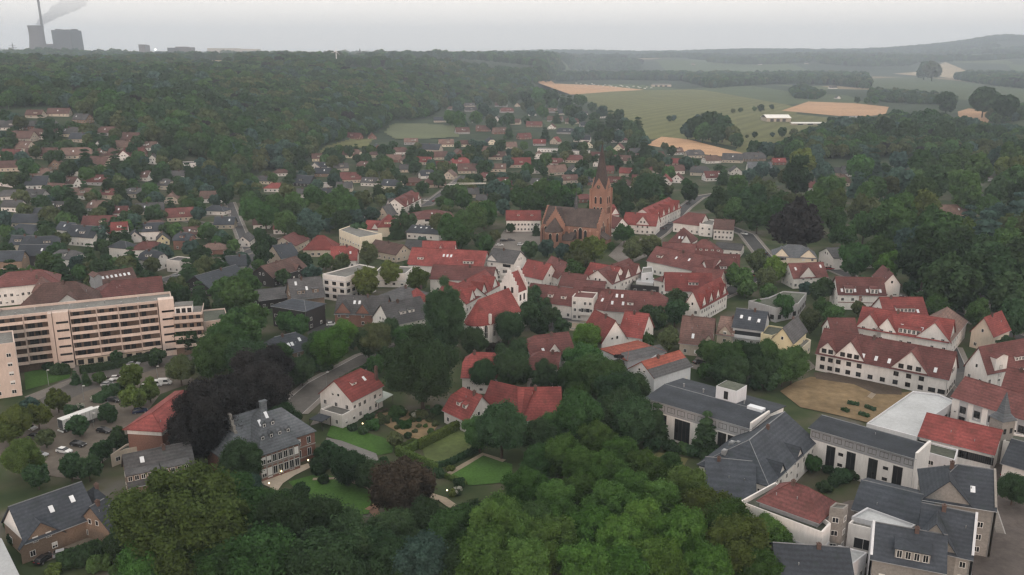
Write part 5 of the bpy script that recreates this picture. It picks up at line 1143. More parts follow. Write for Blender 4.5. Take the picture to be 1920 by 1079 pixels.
# --- white house by the road and its neighbours
H('white house with bright red roof beside the sunken road', (659, 752), (716, 723), (605, 735), 6.6, 11.4, 'R', 'W', ends='gj', lm='white house by the road', feats=[('sk', .7, .55), ('dm', .35, 2, .5, .9), ('ch', .97, .3)], win={'f': (6, 2), 'l': (3, 2)}, jh=.4)
PB('white annex with pale flat roof in front of the white house', [(600, 770), (641, 782), (670, 767), (632, 757)], 3.6, 'F', 'W', name='annex', ws=(1.0, 1.3))
H('red-roofed cottage with double dormer left of the long red barn', (832, 768), (876, 789), 10, 4, 9.8, 'R', 'W', ends='jg', lm='red double-dormer cottage', feats=[('dm', .42, 1.6, .32, 1.3), ('dm', .68, 1.6, .32, 1.3)])
H('bent left half of the long red barn', (900, 768), (976, 787), 12, 3.8, 10.2, 'R', 'W', ends='gg', oh=.4)
H('straight right half of the long red barn', (974, 787), (1052, 786), 13, 3.8, 10.4, 'R', 'W', ends='gg', lm='long red barn')
H('red-roofed timber house half hidden by two dark trees', (866, 707), (939, 710), 12, 5.2, 11, 'R', 'W', ends='jj', lm='half-hidden red timber house')
H('white house with red-brown roof above the long red barn', (988, 695), (1042, 700), 12, 6.2, 10.6, 'D', 'W', ends='jg', feats=[('cg', .9, 5, 9, 6.2, 1, 1)], lm='red-brown white house')
H('dark red house with white gable dormer behind the bright green tree', (998, 674), (1078, 664), 13, 6, 11.4, 'D', 'W', ends='jg', feats=[('cg', .5, 5.4, 10.4, 7, 3, 2), ('sk', .3, .3)], lm='white gable dormer house')
# --- small houses further out: picture x, y of the base, width, roof, wall, form
FAR = '''62 222 28 B W x;108 219 36 B E x;148 231 30 G W x;160 231 14 B W y;20 245 36 G W x;80 262 44 B W x;36 266 42 B W x;130 258 50 G C x;184 281 38 G W y;76 299 50 B E x;140 299 58 Z E x;196 299 36 B W x
248 296 36 D K x;232 302 24 D W y;286 309 28 G W y;338 315 60 G W flat;104 319 36 B U y;178 316 42 B E x;147 332 28 G W flat;126 352 28 B W x;178 349 38 D W x;60 356 48 S W x;12 352 26 G W flat;515 361 42 R W hip
590 322 24 S W y;604 332 30 S W x;560 350 50 S N x;612 352 24 G W flat;645 360 30 G W x;660 262 28 D K x;698 262 20 B K y;770 272 26 Z W x;803 286 48 S E x;764 308 20 B E y;792 309 30 R E x;828 318 32 D E x;864 312 34 R W x
658 344 38 D W x;730 356 38 S C x;818 352 38 B E x;828 230 44 S E x;890 230 22 S W y;930 228 15 G W y;951 212 44 D W x;1000 239 30 D W x;1033 243 14 D W y;1058 252 32 S G x;1090 267 32 S W x;985 262 26 D K x;1011 274 24 R W x
1038 271 26 R E y;1028 286 46 G W flat;1083 290 42 G W flat;1161 268 32 D W hip;975 315 42 R W x;1006 326 32 S W y;1075 306 32 D W x;1078 327 18 G W y;1137 326 28 D K x;1177 332 34 R E x;1224 326 28 D E hip;1245 348 30 R W y;1268 344 26 D W y
1072 197 12 B W y;1129 222 18 G W x;1095 216 14 G W x;1304 297 34 G E x;1338 307 32 Z W x;1372 306 38 G W x;1415 303 46 G W x;1380 329 46 G W y;1424 324 44 A W x;1461 310 24 R K x;1606 332 66 G W x;1630 262 24 Z W x
1562 167 18 G W x;1572 186 18 G W y;1642 182 16 G W y;1608 230 32 L E x;1640 236 36 G E x;1700 238 48 D E x;1746 228 12 G W y;1240 162 24 Z E x;1084 122 22 G W flat;1300 122 14 Z W x;1424 126 16 G W flat;1512 128 16 G W x
400 404 42 S W hip;470 398 34 B W x;456 404 18 B W y;46 428 46 S W x;106 401 34 G W x;128 414 20 G W y;184 432 56 D W x;196 448 26 R W y;225 450 26 R W x;254 456 22 S W y;284 452 40 S W x;306 460 16 G Y y;222 484 40 S W hip;276 488 56 D W hip
278 508 40 S W x;326 512 30 G W flat;150 462 62 S W x;84 482 50 S E x;40 478 40 S W x;120 450 36 S W x;20 398 34 G W x;84 412 40 S W x;60 500 50 S N x;456 464 16 G W y;120 508 46 G W x;20 512 40 S W x;340 470 30 S K x
180 398 34 Z W x;222 408 30 D W x;60 380 38 G W x;150 374 34 Z W x;20 376 30 G W x;250 372 32 G E x;100 366 36 B W x;200 374 32 D E x;300 356 34 G W x;260 340 34 B W x;330 338 30 G W x;220 330 32 B E x;70 336 38 Z W x;20 322 34 B E x;16 300 34 D W x;36 284 34 Z W x
690 350 32 G W x;610 374 34 S E x;560 372 30 G W x;910 340 30 D E x;930 300 32 B E x;900 288 30 Z W x;870 276 26 B W x;1120 300 28 D W x;1200 345 32 D W x;1235 300 28 B E x;1150 350 34 D E x;1010 352 34 G W x;950 350 32 D K x;880 372 38 G W x;905 385 30 G W x
970 372 34 D W x;1070 345 30 B E x;1040 312 28 D W x;1270 312 30 R E x;1340 340 36 D W x;1310 330 34 G W x;1200 372 36 D E x;1170 356 30 B W x;1620 345 34 Z W x;1790 412 50 Z E x;1560 330 30 G E x;1820 385 40 G W x;1480 402 30 D W x
520 402 34 S W x;580 425 36 D E x;490 430 30 B W x;420 430 36 S E x;530 440 36 D W x;640 405 34 G W x;445 520 34 S W x;600 320 26 S W x;640 322 28 G E x;680 318 26 B E x;722 322 28 D E x;750 290 26 B W x'''
for rec in FAR.replace('\n', ';').split(';'):
    f = rec.split(); FH(float(f[0]), float(f[1]), float(f[2]) * .95, f[3], f[4], f[5], st=2 if float(f[1]) > 440 and f[5] != 'y' else 1)

_taken = [(float(r.split()[0]), float(r.split()[1]), float(r.split()[2])) for r in FAR.replace('\n', ';').split(';')]
def fill_houses(poly, n, wr, walls, seed):
    """more houses between the ones placed by hand"""
    rng = random.Random(seed); xs = [p[0] for p in poly]; ys = [p[1] for p in poly]; k = 0
    for _ in range(n * 60):
        x, y = rng.uniform(min(xs), max(xs)), rng.uniform(min(ys), max(ys)); c = False; j = len(poly) - 1
        for i in range(len(poly)):
            if (poly[i][1] > y) != (poly[j][1] > y) and x < (poly[j][0] - poly[i][0]) * (y - poly[i][1]) / (poly[j][1] - poly[i][1]) + poly[i][0]: c = not c
            j = i
        f = (y - min(ys)) / (max(ys) - min(ys)); w = (wr[0] + (wr[1] - wr[0]) * f) * rng.uniform(.85, 1.15)
        if not c or any(abs(x - a) < (w + c_) * .56 and abs(y - b) < 9 + 9 * f for a, b, c_ in _taken): continue
        P = gp(x, y)
        if any(math.hypot(P.x - fx - cc * L / 2, P.y - fy - ss * L / 2) < L * .5 + 9 for fx, fy, cc, ss, L, W in FOOT) or any(abs(P.x - r[0]) + abs(P.y - r[1]) < 14 for r in ROADS): continue
        _taken.append((x, y, w)); FH(round(x), round(y), w, rng.choice('DBBBGSZZ'), rng.choice(walls), rng.choice(['x', 'x', 'x', 'y', 'hip'])); k += 1
        if k >= n: break
fill_houses([(0, 225), (200, 245), (360, 305), (450, 372), (470, 470), (300, 500), (0, 500)], 16, (30, 46), 'WEEGKU', 61)
fill_houses([(600, 300), (760, 275), (1000, 262), (1290, 292), (1290, 350), (1180, 385), (960, 385), (820, 360), (640, 372), (480, 375), (470, 345)], 34, (26, 36), 'WWEKC', 62)
fill_houses([(840, 200), (960, 200), (1130, 225), (1200, 262), (1000, 262), (870, 260)], 20, (22, 30), 'WEKG', 63)
fill_houses([(1480, 330), (1900, 330), (1900, 430), (1640, 420), (1500, 390)], 7, (34, 44), 'WEG', 64)
# ------------------------------------------------------------------ trees
rngT = np.random.default_rng(11)
def leaf_quads(P, Nn, size, rng, aspect=.75):
    n = len(P)
    t = rng.normal(size=(n, 3)); t -= Nn * np.sum(t * Nn, 1, keepdims=True); t /= np.linalg.norm(t, axis=1, keepdims=True) + 1e-9
    bt = np.cross(Nn, t); s = size * rng.uniform(.55, 1.5, (n, 1)) / 2
    V = np.stack([P - t * s - bt * s * aspect, P + t * s * .7 - bt * s * aspect * .8, P + t * s * 1.1 + bt * s * aspect * .9, P - t * s * .8 + bt * s * aspect], 1)
    V += rng.normal(size=V.shape) * size * .06
    return V.reshape(-1, 3)
def quad_mesh(name, V, extra=None, m=None):
    """V: (4n,3) quads; extra: (verts, quads)"""
    n = len(V) // 4; F = np.arange(4 * n).reshape(-1, 4)
    if extra is not None:
        F = np.concatenate([F, extra[1] + len(V)]); V = np.concatenate([V, extra[0]])
    me = bpy.data.meshes.new(name); me.vertices.add(len(V)); me.vertices.foreach_set('co', V.astype(np.float32).ravel())
    me.loops.add(F.size); me.loops.foreach_set('vertex_index', F.astype(np.int32).ravel())
    me.polygons.add(len(F)); me.polygons.foreach_set('loop_start', np.arange(0, F.size, 4, dtype=np.int32)); me.polygons.foreach_set('loop_total', np.full(len(F), 4, np.int32))
    me.update(calc_edges=True)
    if m: me.materials.append(m)
    return me
def blob(c, r, rng, nu=8, nv=5, sq=1.0):
    u = np.linspace(0, 2 * np.pi, nu, endpoint=False); v = np.linspace(.12, np.pi - .12, nv)
    U, Vv = np.meshgrid(u, v); k = r * rng.uniform(.85, 1.1, U.shape)
    X = np.stack([c[0] + k * np.cos(U) * np.sin(Vv), c[1] + k * np.sin(U) * np.sin(Vv), c[2] + sq * k * np.cos(Vv)], -1).reshape(-1, 3)
    F = [(j * nu + i, (j + 1) * nu + i, (j + 1) * nu + (i + 1) % nu, j * nu + (i + 1) % nu) for j in range(nv - 1) for i in range(nu)]
    return X, np.array(F)
def crown_broad(seed, nleaf, size, zs=1.05, nl=13, lr=(.30, .46), core=True, spray=0.0, loose=.55):
    """round crown, radius about 1, centre at 0: leaf faces spread over many lobes round a shaded core"""
    rng = np.random.default_rng(seed)
    C = []; Rr = []
    for i in range(nl):
        z = 1 - 2 * (i + .5) / nl; ph = i * 2.39996 + rng.uniform(-.5, .5); q = math.sqrt(max(0, 1 - z * z)); k = rng.uniform(.50, .74) if nl < 22 else rng.uniform(.55, .86) * (1 + .14 * math.sin(ph * 2 + seed) + .10 * math.sin(ph * 3 + z * 4 + seed * 2))
        C.append((q * math.cos(ph) * k, q * math.sin(ph) * k, (z * .95 + .05) * k * zs)); Rr.append(rng.uniform(*lr))
    C.append((0, 0, .05)); Rr.append(.55 if nl < 22 else .62)
    C = np.array(C); Rr = np.array(Rr)
    w = Rr ** 2; w[-1] *= .3; w /= w.sum()
    L = rng.choice(len(C), nleaf * 2, p=w); D = rng.normal(size=(nleaf * 2, 3)); D[:, 2] += .35; D /= np.linalg.norm(D, axis=1, keepdims=True)
    P = C[L] + D * (Rr[L] * np.where(rng.random(nleaf * 2) < spray, rng.uniform(1.05, 1.5, nleaf * 2), rng.uniform(.78, 1.12, nleaf * 2)))[:, None]
    dd = np.linalg.norm(P[:, None, :] - C[None], axis=2) / Rr[None]; ok = (dd < .82).sum(1) == 0
    P = P[ok][:nleaf]; D = D[ok][:nleaf]
    Nn = D + rng.normal(size=D.shape) * loose + np.array([0, 0, .3]); Nn /= np.linalg.norm(Nn, axis=1, keepdims=True)
    V = leaf_quads(P, Nn, size, rng)
    ex = None
    if core:
        Xs = []; Fs = []; o = 0
        for c, r in zip(C, Rr):
            X, F = blob(c, r * .80, rng); Xs.append(X); Fs.append(F + o); o += len(X)
        ex = (np.concatenate(Xs), np.concatenate(Fs))
    return V, ex
def crown_conifer(seed, nleaf, size, tiers=11, slim=.42):
    """spiky crown from z 0 to 2, radius slim at the bottom: drooping tiers"""
    rng = np.random.default_rng(seed)
    k = rng.integers(0, tiers, nleaf); u = (k + .5) / tiers; u = 1 - np.sqrt(1 - u * .985)
    ph = rng.uniform(0, 2 * np.pi, nleaf); arm = 7; ang = (np.floor(ph / (2 * np.pi) * arm) + .5) / arm * 2 * np.pi + rng.normal(size=nleaf) * .22 + k * .8
    rad = slim * (1 - u) ** .85 + .03; f = rng.uniform(.25, 1.05, nleaf) ** .6
    jag = 1 + .22 * np.sin(k * 12.9 + np.floor(ph / (2 * np.pi) * arm) * 7.7)
    P = np.stack([np.cos(ang) * rad * f * jag, np.sin(ang) * rad * f * jag, 2 * u + .10 - f * rad * .32 + rng.normal(size=nleaf) * .02], -1)
    Nn = np.stack([np.cos(ang) * .5, np.sin(ang) * .5, np.full(nleaf, .9)], -1) + rng.normal(size=(nleaf, 3)) * .4; Nn /= np.linalg.norm(Nn, axis=1, keepdims=True)
    V = leaf_quads(P, Nn, size, rng, .6)
    Xs = []; Fs = []; o = 0
    for j in range(6):
        X, F = blob((0, 0, .2 + j * .28), slim * .62 * (1 - j * .15), rng, 7, 4, 1.0); Xs.append(X); Fs.append(F + o); o += len(X)
    return V, (np.concatenate(Xs), np.concatenate(Fs))
LEAF = {'g': leafmat('foliage_green', (0.064, 0.125, 0.044)), 'd': leafmat('foliage_dark_green', (.048, .088, .042)), 'y': leafmat('foliage_yellow_green', (0.100, 0.139, 0.041)), 'b': leafmat('foliage_bright_green', (0.089, 0.171, 0.039)),
 'p': leafmat('foliage_copper', (.035, .034, .034), hue=.02), 'm': leafmat('foliage_brown_copper', (0.052, 0.044, 0.032), hue=.02), 's': leafmat('foliage_blue_green', (0.064, 0.112, 0.092)), 'o': leafmat('foliage_olive', (0.090, 0.115, 0.054)),
 'l': leafmat('foliage_lush_green', (0.073, 0.144, 0.039), rnd=.34)}
LEAF['k'] = leafmat('foliage_warm_green', (.066, .100, .032), rnd=.1)
LEAFN = {'k': 'warm green', 'g': 'green', 'd': 'dark green', 'y': 'yellow-green', 'b': 'bright green', 'p': 'dark copper', 'm': 'brownish copper', 's': 'blue-green', 'o': 'olive-green', 'l': 'lush green'}
def crown(kind, lod, v):
    def mk():
        sd = v * 17 + lod * 5 + ord(kind)
        n, s = {-1: (62000, .036), 0: (30000, .054), 1: (5000, .12), 2: (1500, .21)}[lod]
        if kind == 'c': V, ex = crown_conifer(sd, int(n * .6), s * .85)
        elif kind != 'u' and lod < 2: V, ex = crown_broad(sd, n, s, {'t': 1.5, 'w': .74}.get(kind, 1.0), 46 if lod < 0 else 38 if lod == 0 else 26, (.15, .33), spray=.16, loose=.8)
        elif kind == 't': V, ex = crown_broad(sd, n, s, 1.55, 19, (.26, .42))
        elif kind == 'w': V, ex = crown_broad(sd, n, s, .72, 19, (.26, .42))
        elif kind == 'u': V, ex = crown_broad(sd, n // 2, s * 1.3, .75, 8, (.36, .5))
        else: V, ex = crown_broad(sd, n, s, 1.02, 18, (.25, .43))
        return quad_mesh('crown', V, ex, LEAF['g'])
    return cached(('crown', kind, lod, v), mk)
def put_crown(R, kind, col, lod, v, loc, name='crown'):
    o = link(name, crown(kind, lod, v), R, loc); o.material_slots[0].link = 'OBJECT'; o.material_slots[0].material = LEAF[col]; return o
def trunk_mesh(kind, v):
    def mk():
        b = MB(); rng = random.Random(v)
        if kind == 'c': b.tube((0, 0, -.1), (0, 0, 1.7), .04, .012)
        else:
            b.tube((0, 0, -.12), (0.01, 0, .55), .085, .06); b.tube((.01, 0, .54), (.03, .02, 1.25), .06, .035)
            for i in range(5):
                a = i * 1.3 + rng.random(); b.tube((.01, 0, .5 + .1 * i), (.45 * math.cos(a), .45 * math.sin(a), .95 + .12 * i), .035, .012, 5)
        return b.mesh('trunk', [mat('bark', (.07, .052, .04), var=.3)])
    return cached(('trunk', kind, v), mk)
KN = {'r': ('broadleaf_tree', 'round tree'), 't': ('broadleaf_tree', 'tall tree'), 'w': ('broadleaf_tree', 'spreading tree'), 'c': ('conifer_tree', 'pointed conifer'), 'u': ('shrub', 'bushy shrub')}
TREES = []
def put_tree(x, y, zg, r, kind, col, label=None, group=None, h=None, pxy=None):
    d = math.hypot(x, y); rng = random.Random(int(x * 31 + y * 17))
    lod = 0 if d < 300 and r / d * FPX > 22 and kind != 'u' else (1 if d < 650 else 2)
    if lod == 0 and r > 7.5: lod = -1
    v = rng.randrange(4 if lod > 0 else 3)
    if lod < 0: v = rng.randrange(2)
    name, kn = KN[kind]
    R = root(name, (x, y, zg), rng.uniform(0, 6.28), label, 'shrub' if kind == 'u' else 'tree', group or ('shrubs in the gardens' if kind == 'u' else 'trees in the town'))
    if kind == 'c':
        hh = h or r * 3.6; c = put_crown(R, 'c', col, lod, v, (0, 0, hh * .04)); c.scale = (r / .42, r / .42, hh / 2.05)
        t = link('trunk', trunk_mesh('c', 0), R); t.scale = (hh / 3, hh / 3, hh / 2)
    elif kind == 'u':
        c = put_crown(R, 'u', col, lod, v, (0, 0, r * .55)); c.scale = (r, r, r)
        t = link('stem', trunk_mesh('r', 1), R); t.scale = (r * .5, r * .5, r * .5)
    else:
        asp = {'r': 1.02, 't': 1.5, 'w': .75}[kind]; cl = h if h else max(1.2, r * .38)     # clear trunk
        zc = cl + r * asp * .93
        c = put_crown(R, kind, col, lod, v, (0, 0, zc)); c.scale = (r * rng.uniform(.94, 1.06), r * rng.uniform(.94, 1.06), r)
        t = link('trunk', trunk_mesh('r', v % 2), R); t.scale = (r * .75, r * .75, zc / 1.0)
    TREES.append((x, y, r))
    if not label:
        sz = 'small ' if r < 2.4 else ('big ' if r > 6.3 else '')
        p = pxy or pix(x, y, zg + r)
        later(R, f'{sz}{LEAFN[col]} {kn}', p[0], p[1])
    return R
def T(cx, cy, rp, kind='r', col='g', label=None, **k):
    """tree from where its crown stands in the picture: crown centre and radius in pixels"""
    zc = 4
    for _ in range(5):
        d = ray(cx, cy); g = gt(cx, cy, zc); g.z = float(hgt(g.x, g.y)); r = rp * mpp((g.x, g.y, g.z + zc))
        zc = {'r': 1.33 * r, 't': 1.78 * r, 'w': 1.08 * r, 'c': 1.75 * r, 'u': .55 * r}[kind]
    if kind == 'c': r *= .95
    return put_tree(g.x, g.y, g.z, r, kind, col, label, pxy=(cx, cy), **k)
REC = []           # every tree wished for: world place, radius, kind, colour, label
def T(cx, cy, rp, kind='r', col='g', label=None, h=None):
    """tree from where its crown stands in the picture: crown centre and radius in pixels"""
    zc = 4
    for _ in range(5):
        g = gt(cx, cy, zc); r = rp * mpp((g.x, g.y, g.z + zc))
        zc = {'r': 1.33 * r, 't': 1.78 * r, 'w': 1.08 * r, 'c': 1.75 * r, 'u': .55 * r}[kind]
    if kind == 'c': r *= .95
    REC.append([rp, g.x, g.y, g.z, r, kind, col, label, h, (cx, cy)])
def many(s):
    for rec in s.replace('\n', ';').split(';'):
        f = rec.split()
        if len(f) >= 3: T(float(f[0]), float(f[1]), float(f[2]), f[3] if len(f) > 3 else 'r', f[4] if len(f) > 4 else 'g')
_GRID = {}
def _index():
    for fx, fy, c, s, L, W in FOOT:
        P = [(fx + c * a - s * b2, fy + s * a + c * b2) for a in (0, L) for b2 in (0, W)]; xs = [p[0] for p in P]; ys = [p[1] for p in P]
        for i in range(int((min(xs) - 14) // 25), int((max(xs) + 14) // 25) + 1):
            for j in range(int((min(ys) - 14) // 25), int((max(ys) + 14) // 25) + 1): _GRID.setdefault((i, j), [[], []])[0].append((fx, fy, c, s, L, W))
    for r in ROADS:
        m = r[4] + 6
        for i in range(int((min(r[0], r[2]) - m) // 25), int((max(r[0], r[2]) + m) // 25) + 1):
            for j in range(int((min(r[1], r[3]) - m) // 25), int((max(r[1], r[3]) + m) // 25) + 1): _GRID.setdefault((i, j), [[], []])[1].append(r)
_index()
def blocked(x, y, pad):
    cell = _GRID.get((int(x // 25), int(y // 25)))
    if not cell: return False
    for fx, fy, c, s, L, W in cell[0]:
        dx, dy = x - fx, y - fy; a, b = dx * c + dy * s, -dx * s + dy * c
        if -pad < a < L + pad and -pad < b < W + pad: return True
    for x0, y0, x1, y1, hw in cell[1]:
        ex, ey = x1 - x0, y1 - y0; l2 = ex * ex + ey * ey + 1e-9; t = max(0, min(1, ((x - x0) * ex + (y - y0) * ey) / l2))
        if math.hypot(x - x0 - t * ex, y - y0 - t * ey) < hw + pad * .4: return True
    return False
def inpoly(px, py, poly):
    px = np.asarray(px); py = np.asarray(py); c = np.zeros(px.shape, bool); j = len(poly) - 1
    for i in range(len(poly)):
        xi, yi = poly[i]; xj, yj = poly[j]
        if yi != yj: c ^= ((yi > py) != (yj > py)) & (px < (xj - xi) * (py - yi) / (yj - yi) + xi)
        j = i
    return c
HPX = []           # picture boxes of the houses, to leave their fronts in view
for fx, fy, c, s, L, W in FOOT:
    mx_, my_ = fx + c * L / 2, fy + s * L / 2; g_ = float(hgt(mx_, my_)); a = pix(mx_, my_, g_ + .5); b2 = pix(mx_, my_, g_ + 7)
    wpx = L * FPX / max(my_, 50); HPX.append((a[0], b2[1], a[1], wpx))
def scatter(poly, step, rr, kinds, seed, keep=.95, padk=.35, see=True):
    """garden and wood trees strewn over an area given in the picture"""
    rng = random.Random(seed); xs = [p[0] for p in poly]; ys = [p[1] for p in poly]; y = min(ys)
    while y < max(ys):
        f = (y - min(ys)) / (max(ys) - min(ys) + 1e-6); st = step[0] + (step[1] - step[0]) * f; x = min(xs) + rng.random() * st
        while x < max(xs):
            px, py = x + rng.uniform(-.45, .45) * st, y + rng.uniform(-.4, .4) * st * .6; x += st
            if rng.random() > keep or not inpoly(px, py, poly): continue
            r = (rr[0] + (rr[1] - rr[0]) * f) * rng.uniform(.7, 1.25); k, c = rng.choice(kinds)
            P = gt(px, py, 4); rm = r * mpp(P)
            if blocked(P.x, P.y, rm * padk): continue
            if see and rng.random() < .85 and any(abs(px - hx) < hw * .34 + r * .35 and hy0 < py < hy1 + r * .9 for hx, hy0, hy1, hw in HPX): continue
            if any(math.hypot(px - q[9][0], py - q[9][1]) < (q[0] + r) * .48 for q in REC): continue
            T(px, py, r, k, c)
        y += st * .62
# the grove below the tower
many('''1122 828 35 r l;1166 855 35 r l;1213 887 37 r l;1054 855 37 r l;1089 880 37 r l;992 918 40 r l;1130 890 39 r l;1042 950 42 r l;1089 931 38 r l;1184 925 40 r l;1240 945 40 r l;1290 922 42 r y;1142 957 44 r l;1107 1006 49 r b
1033 1028 52 r l;1204 992 49 r b;1278 1013 52 r b;1322 968 44 r y;1362 985 44 r l;1385 1028 52 r y;915 1014 50 t l;942 1000 61 r l;912 1058 61 r l;974 1065 54 r l;1157 1028 49 r b;1100 1075 52 r b;1170 1085 48 r b;1236 1062 49 r b;1325 1075 45 r b;1440 1010 38 r l;1425 1060 38 r l;1010 865 30 r g;1000 985 38 r g;1256 872 23 r g''')
T(345, 990, 100, 'r', 'k', 'great yellow-green tree beside the strip-dormer brick house at the bottom')
many('''478 985 60 r g;556 1000 76 r d;640 1022 62 r d;500 1062 70 r g;612 1076 72 r d;420 1062 60 r g;290 1062 60 r l;695 1050 50 r d;740 1010 48 r d;800 985 44 r d;852 1008 50 r g;728 1064 52 r d;792 1062 56 r s;850 1068 50 r d;575 985 30 r d;512 955 32 r g;430 930 40 r g;880 985 40 r d''')
T(390, 790, 68, 'r', 'p', 'huge dark copper beech between the red hip-roofed hall and the manor')
T(474, 738, 60, 'r', 'p', 'dark copper beech standing behind the manor by the road')
T(760, 912, 57, 'w', 'm', 'brownish copper dome-shaped tree on the park lawn')
T(1495, 424, 46, 'r', 'p', 'purple copper beech towering behind the cream slate-roofed villa')
T(833, 592, 42, 't', 'd', 'tall dark tree just left of the white stepped-gable church')
T(790, 692, 64, 'r', 'd', 'broad dark green tree behind the white house by the road')
T(1100, 634, 28, 'r', 'b', 'bright green round tree by the narrow-gabled bright red house')
T(1231, 800, 34, 'r', 'd'); REC.pop()
T(1231, 800, 20, 'c', 'd', 'dark pine at the left end of the white slate-roofed wing', h=13)
T(1324, 812, 24, 'c', 'd', 'larger dark pine before the middle of the white slate-roofed wing', h=14)
T(505, 0, 1); REC.pop()
many('''448 806 38 r p;352 842 34 r p;430 742 36 r p;530 790 30 r d;505 690 38 r p;450 872 40 r d;466 914 24 r s;620 852 26 u d;652 878 34 w d;692 892 30 w d;600 872 22 u d;563 926 18 w d;606 903 11 u d;535 940 18 r d;740 818 14 t y;700 800 14 u g;720 790 12 u o;760 800 12 u g;745 775 16 u g;790 780 12 u o;820 770 12 u d;850 775 12 u d;660 805 10 u d;680 812 10 u d;640 785 9 u d;660 775 9 u o;822 890 12 u d;862 910 12 u d;845 880 8 u y;850 925 9 u y;720 870 14 u d;705 880 16 u d;735 880 12 u d
940 802 48 r d;1085 785 46 r g;1160 742 42 r d;1110 702 38 r g;953 612 27 r d;887 642 26 r d;958 692 35 r d;906 702 27 r d;980 662 26 r d;1020 712 25 t d;1072 712 32 r g;1097 680 34 r g;1142 718 40 r g;1080 752 30 r g;1160 690 22 c p;1185 737 34 r d;1166 778 44 r d;1186 795 44 r d;1010 818 32 r d;1042 805 30 r g;1130 790 36 r d;1012 612 20 r d;1052 614 16 r d;1033 592 18 r d;992 588 22 r d;985 562 22 r d;940 660 16 u d;925 655 14 u m
1207 612 18 r g;1225 602 20 r g;1192 628 14 r o;1210 640 16 r o;1255 634 20 r o;1265 587 22 r d;1323 659 18 r g;1338 667 24 r g;1370 673 30 r g;1404 673 28 r d;1438 669 28 r g;1378 697 26 r d;1428 697 26 r d;1485 685 30 r g;1467 701 20 r g;1322 695 14 r b;1446 715 16 r g;1416 720 12 r s;1350 700 20 r d;1390 660 20 r d
1260 842 16 u d;1300 848 16 u d;1340 860 14 u d;1222 838 16 u d;1280 845 14 u g;1360 862 10 u d;1523 868 15 r d;1580 896 16 u d;1603 892 13 u d;1546 918 13 u d;1552 882 10 u d;1565 905 14 u d;1900 915 24 r d;1910 880 18 r d
705 637 30 r o;620 652 34 r b;646 627 24 r b;690 642 26 r d;730 622 22 r d;760 632 22 r g;430 622 28 r g;472 602 28 r g;535 604 18 r g;560 612 20 r g;465 627 25 r g;525 664 20 r g;565 694 24 r d;545 690 20 r d;500 682 22 r g;357 634 22 r d;400 669 38 r g;427 644 36 r g;438 607 25 r g;337 692 24 r o;462 682 40 r d;590 660 22 r d;580 690 18 u d;610 690 14 u d
292 669 14 r o;217 669 10 r o;242 707 20 r y;280 732 18 r y;250 747 20 r y;207 734 14 u d;140 707 8 c d;160 709 8 c g;185 709 10 r d;105 694 12 u d;120 694 12 u d;90 690 10 u d;55 764 14 r p;107 752 18 r y;70 780 20 r y;30 794 24 r y;130 770 10 r d;147 799 17 r y;200 774 15 r y;85 822 14 r y;222 827 18 r d;15 812 18 r y;40 857 30 r y;70 897 18 r d;132 877 20 r d;165 877 20 r d;190 852 18 r d;220 1027 24 r d;243 967 18 r d;240 1004 24 r d;145 1052 22 u d;100 1071 14 u y;170 1040 20 u d;30 1010 14 u d;20 985 12 u d;190 1062 20 u g;230 1068 24 u g
690 477 20 r o;585 512 16 r y;530 520 14 r y;685 530 26 r y;732 512 20 r y;782 524 22 r y;637 497 18 r o;610 489 14 r d;570 489 14 r d;485 497 12 r d;760 502 10 c d;465 532 22 r g;447 554 30 r g;415 548 22 r g;472 394 22 r g;515 384 20 r g;497 404 22 r g;557 389 22 r g;590 379 22 r g;582 422 25 r s;635 377 26 r g;652 394 24 r g;610 402 20 r g;640 414 20 r d;680 374 16 r g;695 402 14 r g;532 417 20 r g;755 397 7 c d;782 387 7 c d;772 392 7 c d;545 400 20 r d
845 434 28 r g;870 424 26 r g;887 409 26 r g;907 402 22 r g;902 452 16 r y;865 447 18 r g;790 454 10 r d;915 399 20 r g;927 442 10 r g;957 427 8 r y;910 457 16 r o;992 467 16 r d;1025 464 15 r o;1055 472 16 r o;1045 367 26 r g;1020 357 20 r g;1090 469 22 r y;1115 467 22 r y;1085 497 26 r o;1075 512 22 r g;1170 439 18 r g;1187 467 20 r o;1215 462 20 r o;1230 467 12 r o;1005 429 8 c d;1025 517 11 c d;1197 369 14 r b;1167 367 22 r d;1212 357 25 r d;1150 379 16 r g;1145 462 8 r d;995 559 22 r d;1020 582 18 r d;1265 564 22 r d;1225 599 24 r d;1000 380 20 r g;975 372 22 r g
1377 399 22 r g;1420 407 24 r g;1450 376 15 c o;1490 387 22 r o;1567 414 22 r g;1620 424 24 r g;1580 442 20 r g;1682 414 40 r g;1660 430 24 r d;1705 452 25 r s;1735 482 48 r d;1785 532 45 r d;1718 502 26 r d;1605 487 28 r g;1647 472 26 r g;1665 502 24 r b;1422 492 22 r o;1455 507 20 r b;1385 522 24 r g;1540 542 20 r d;1510 542 12 r d;1470 574 20 r g;1542 579 18 r g;1562 597 20 r g;1610 579 12 r d;1520 602 20 r o;1705 542 12 r d;1417 574 12 r d;1755 577 20 r g;1774 582 14 r g;1820 520 40 r d;1870 520 44 r d;1900 560 34 r d;1800 470 40 r d;1850 490 40 r d;1905 490 40 r d;1760 545 22 r g;1835 590 22 r g;1905 600 26 r d;1890 650 16 r d;1760 430 36 r g;1400 540 16 r g;1435 520 18 r o;1440 545 14 r d''')
for i in range(6): T(1326 + 8 * i, 437 + .7 * i, 5.5, 'u', 'd')
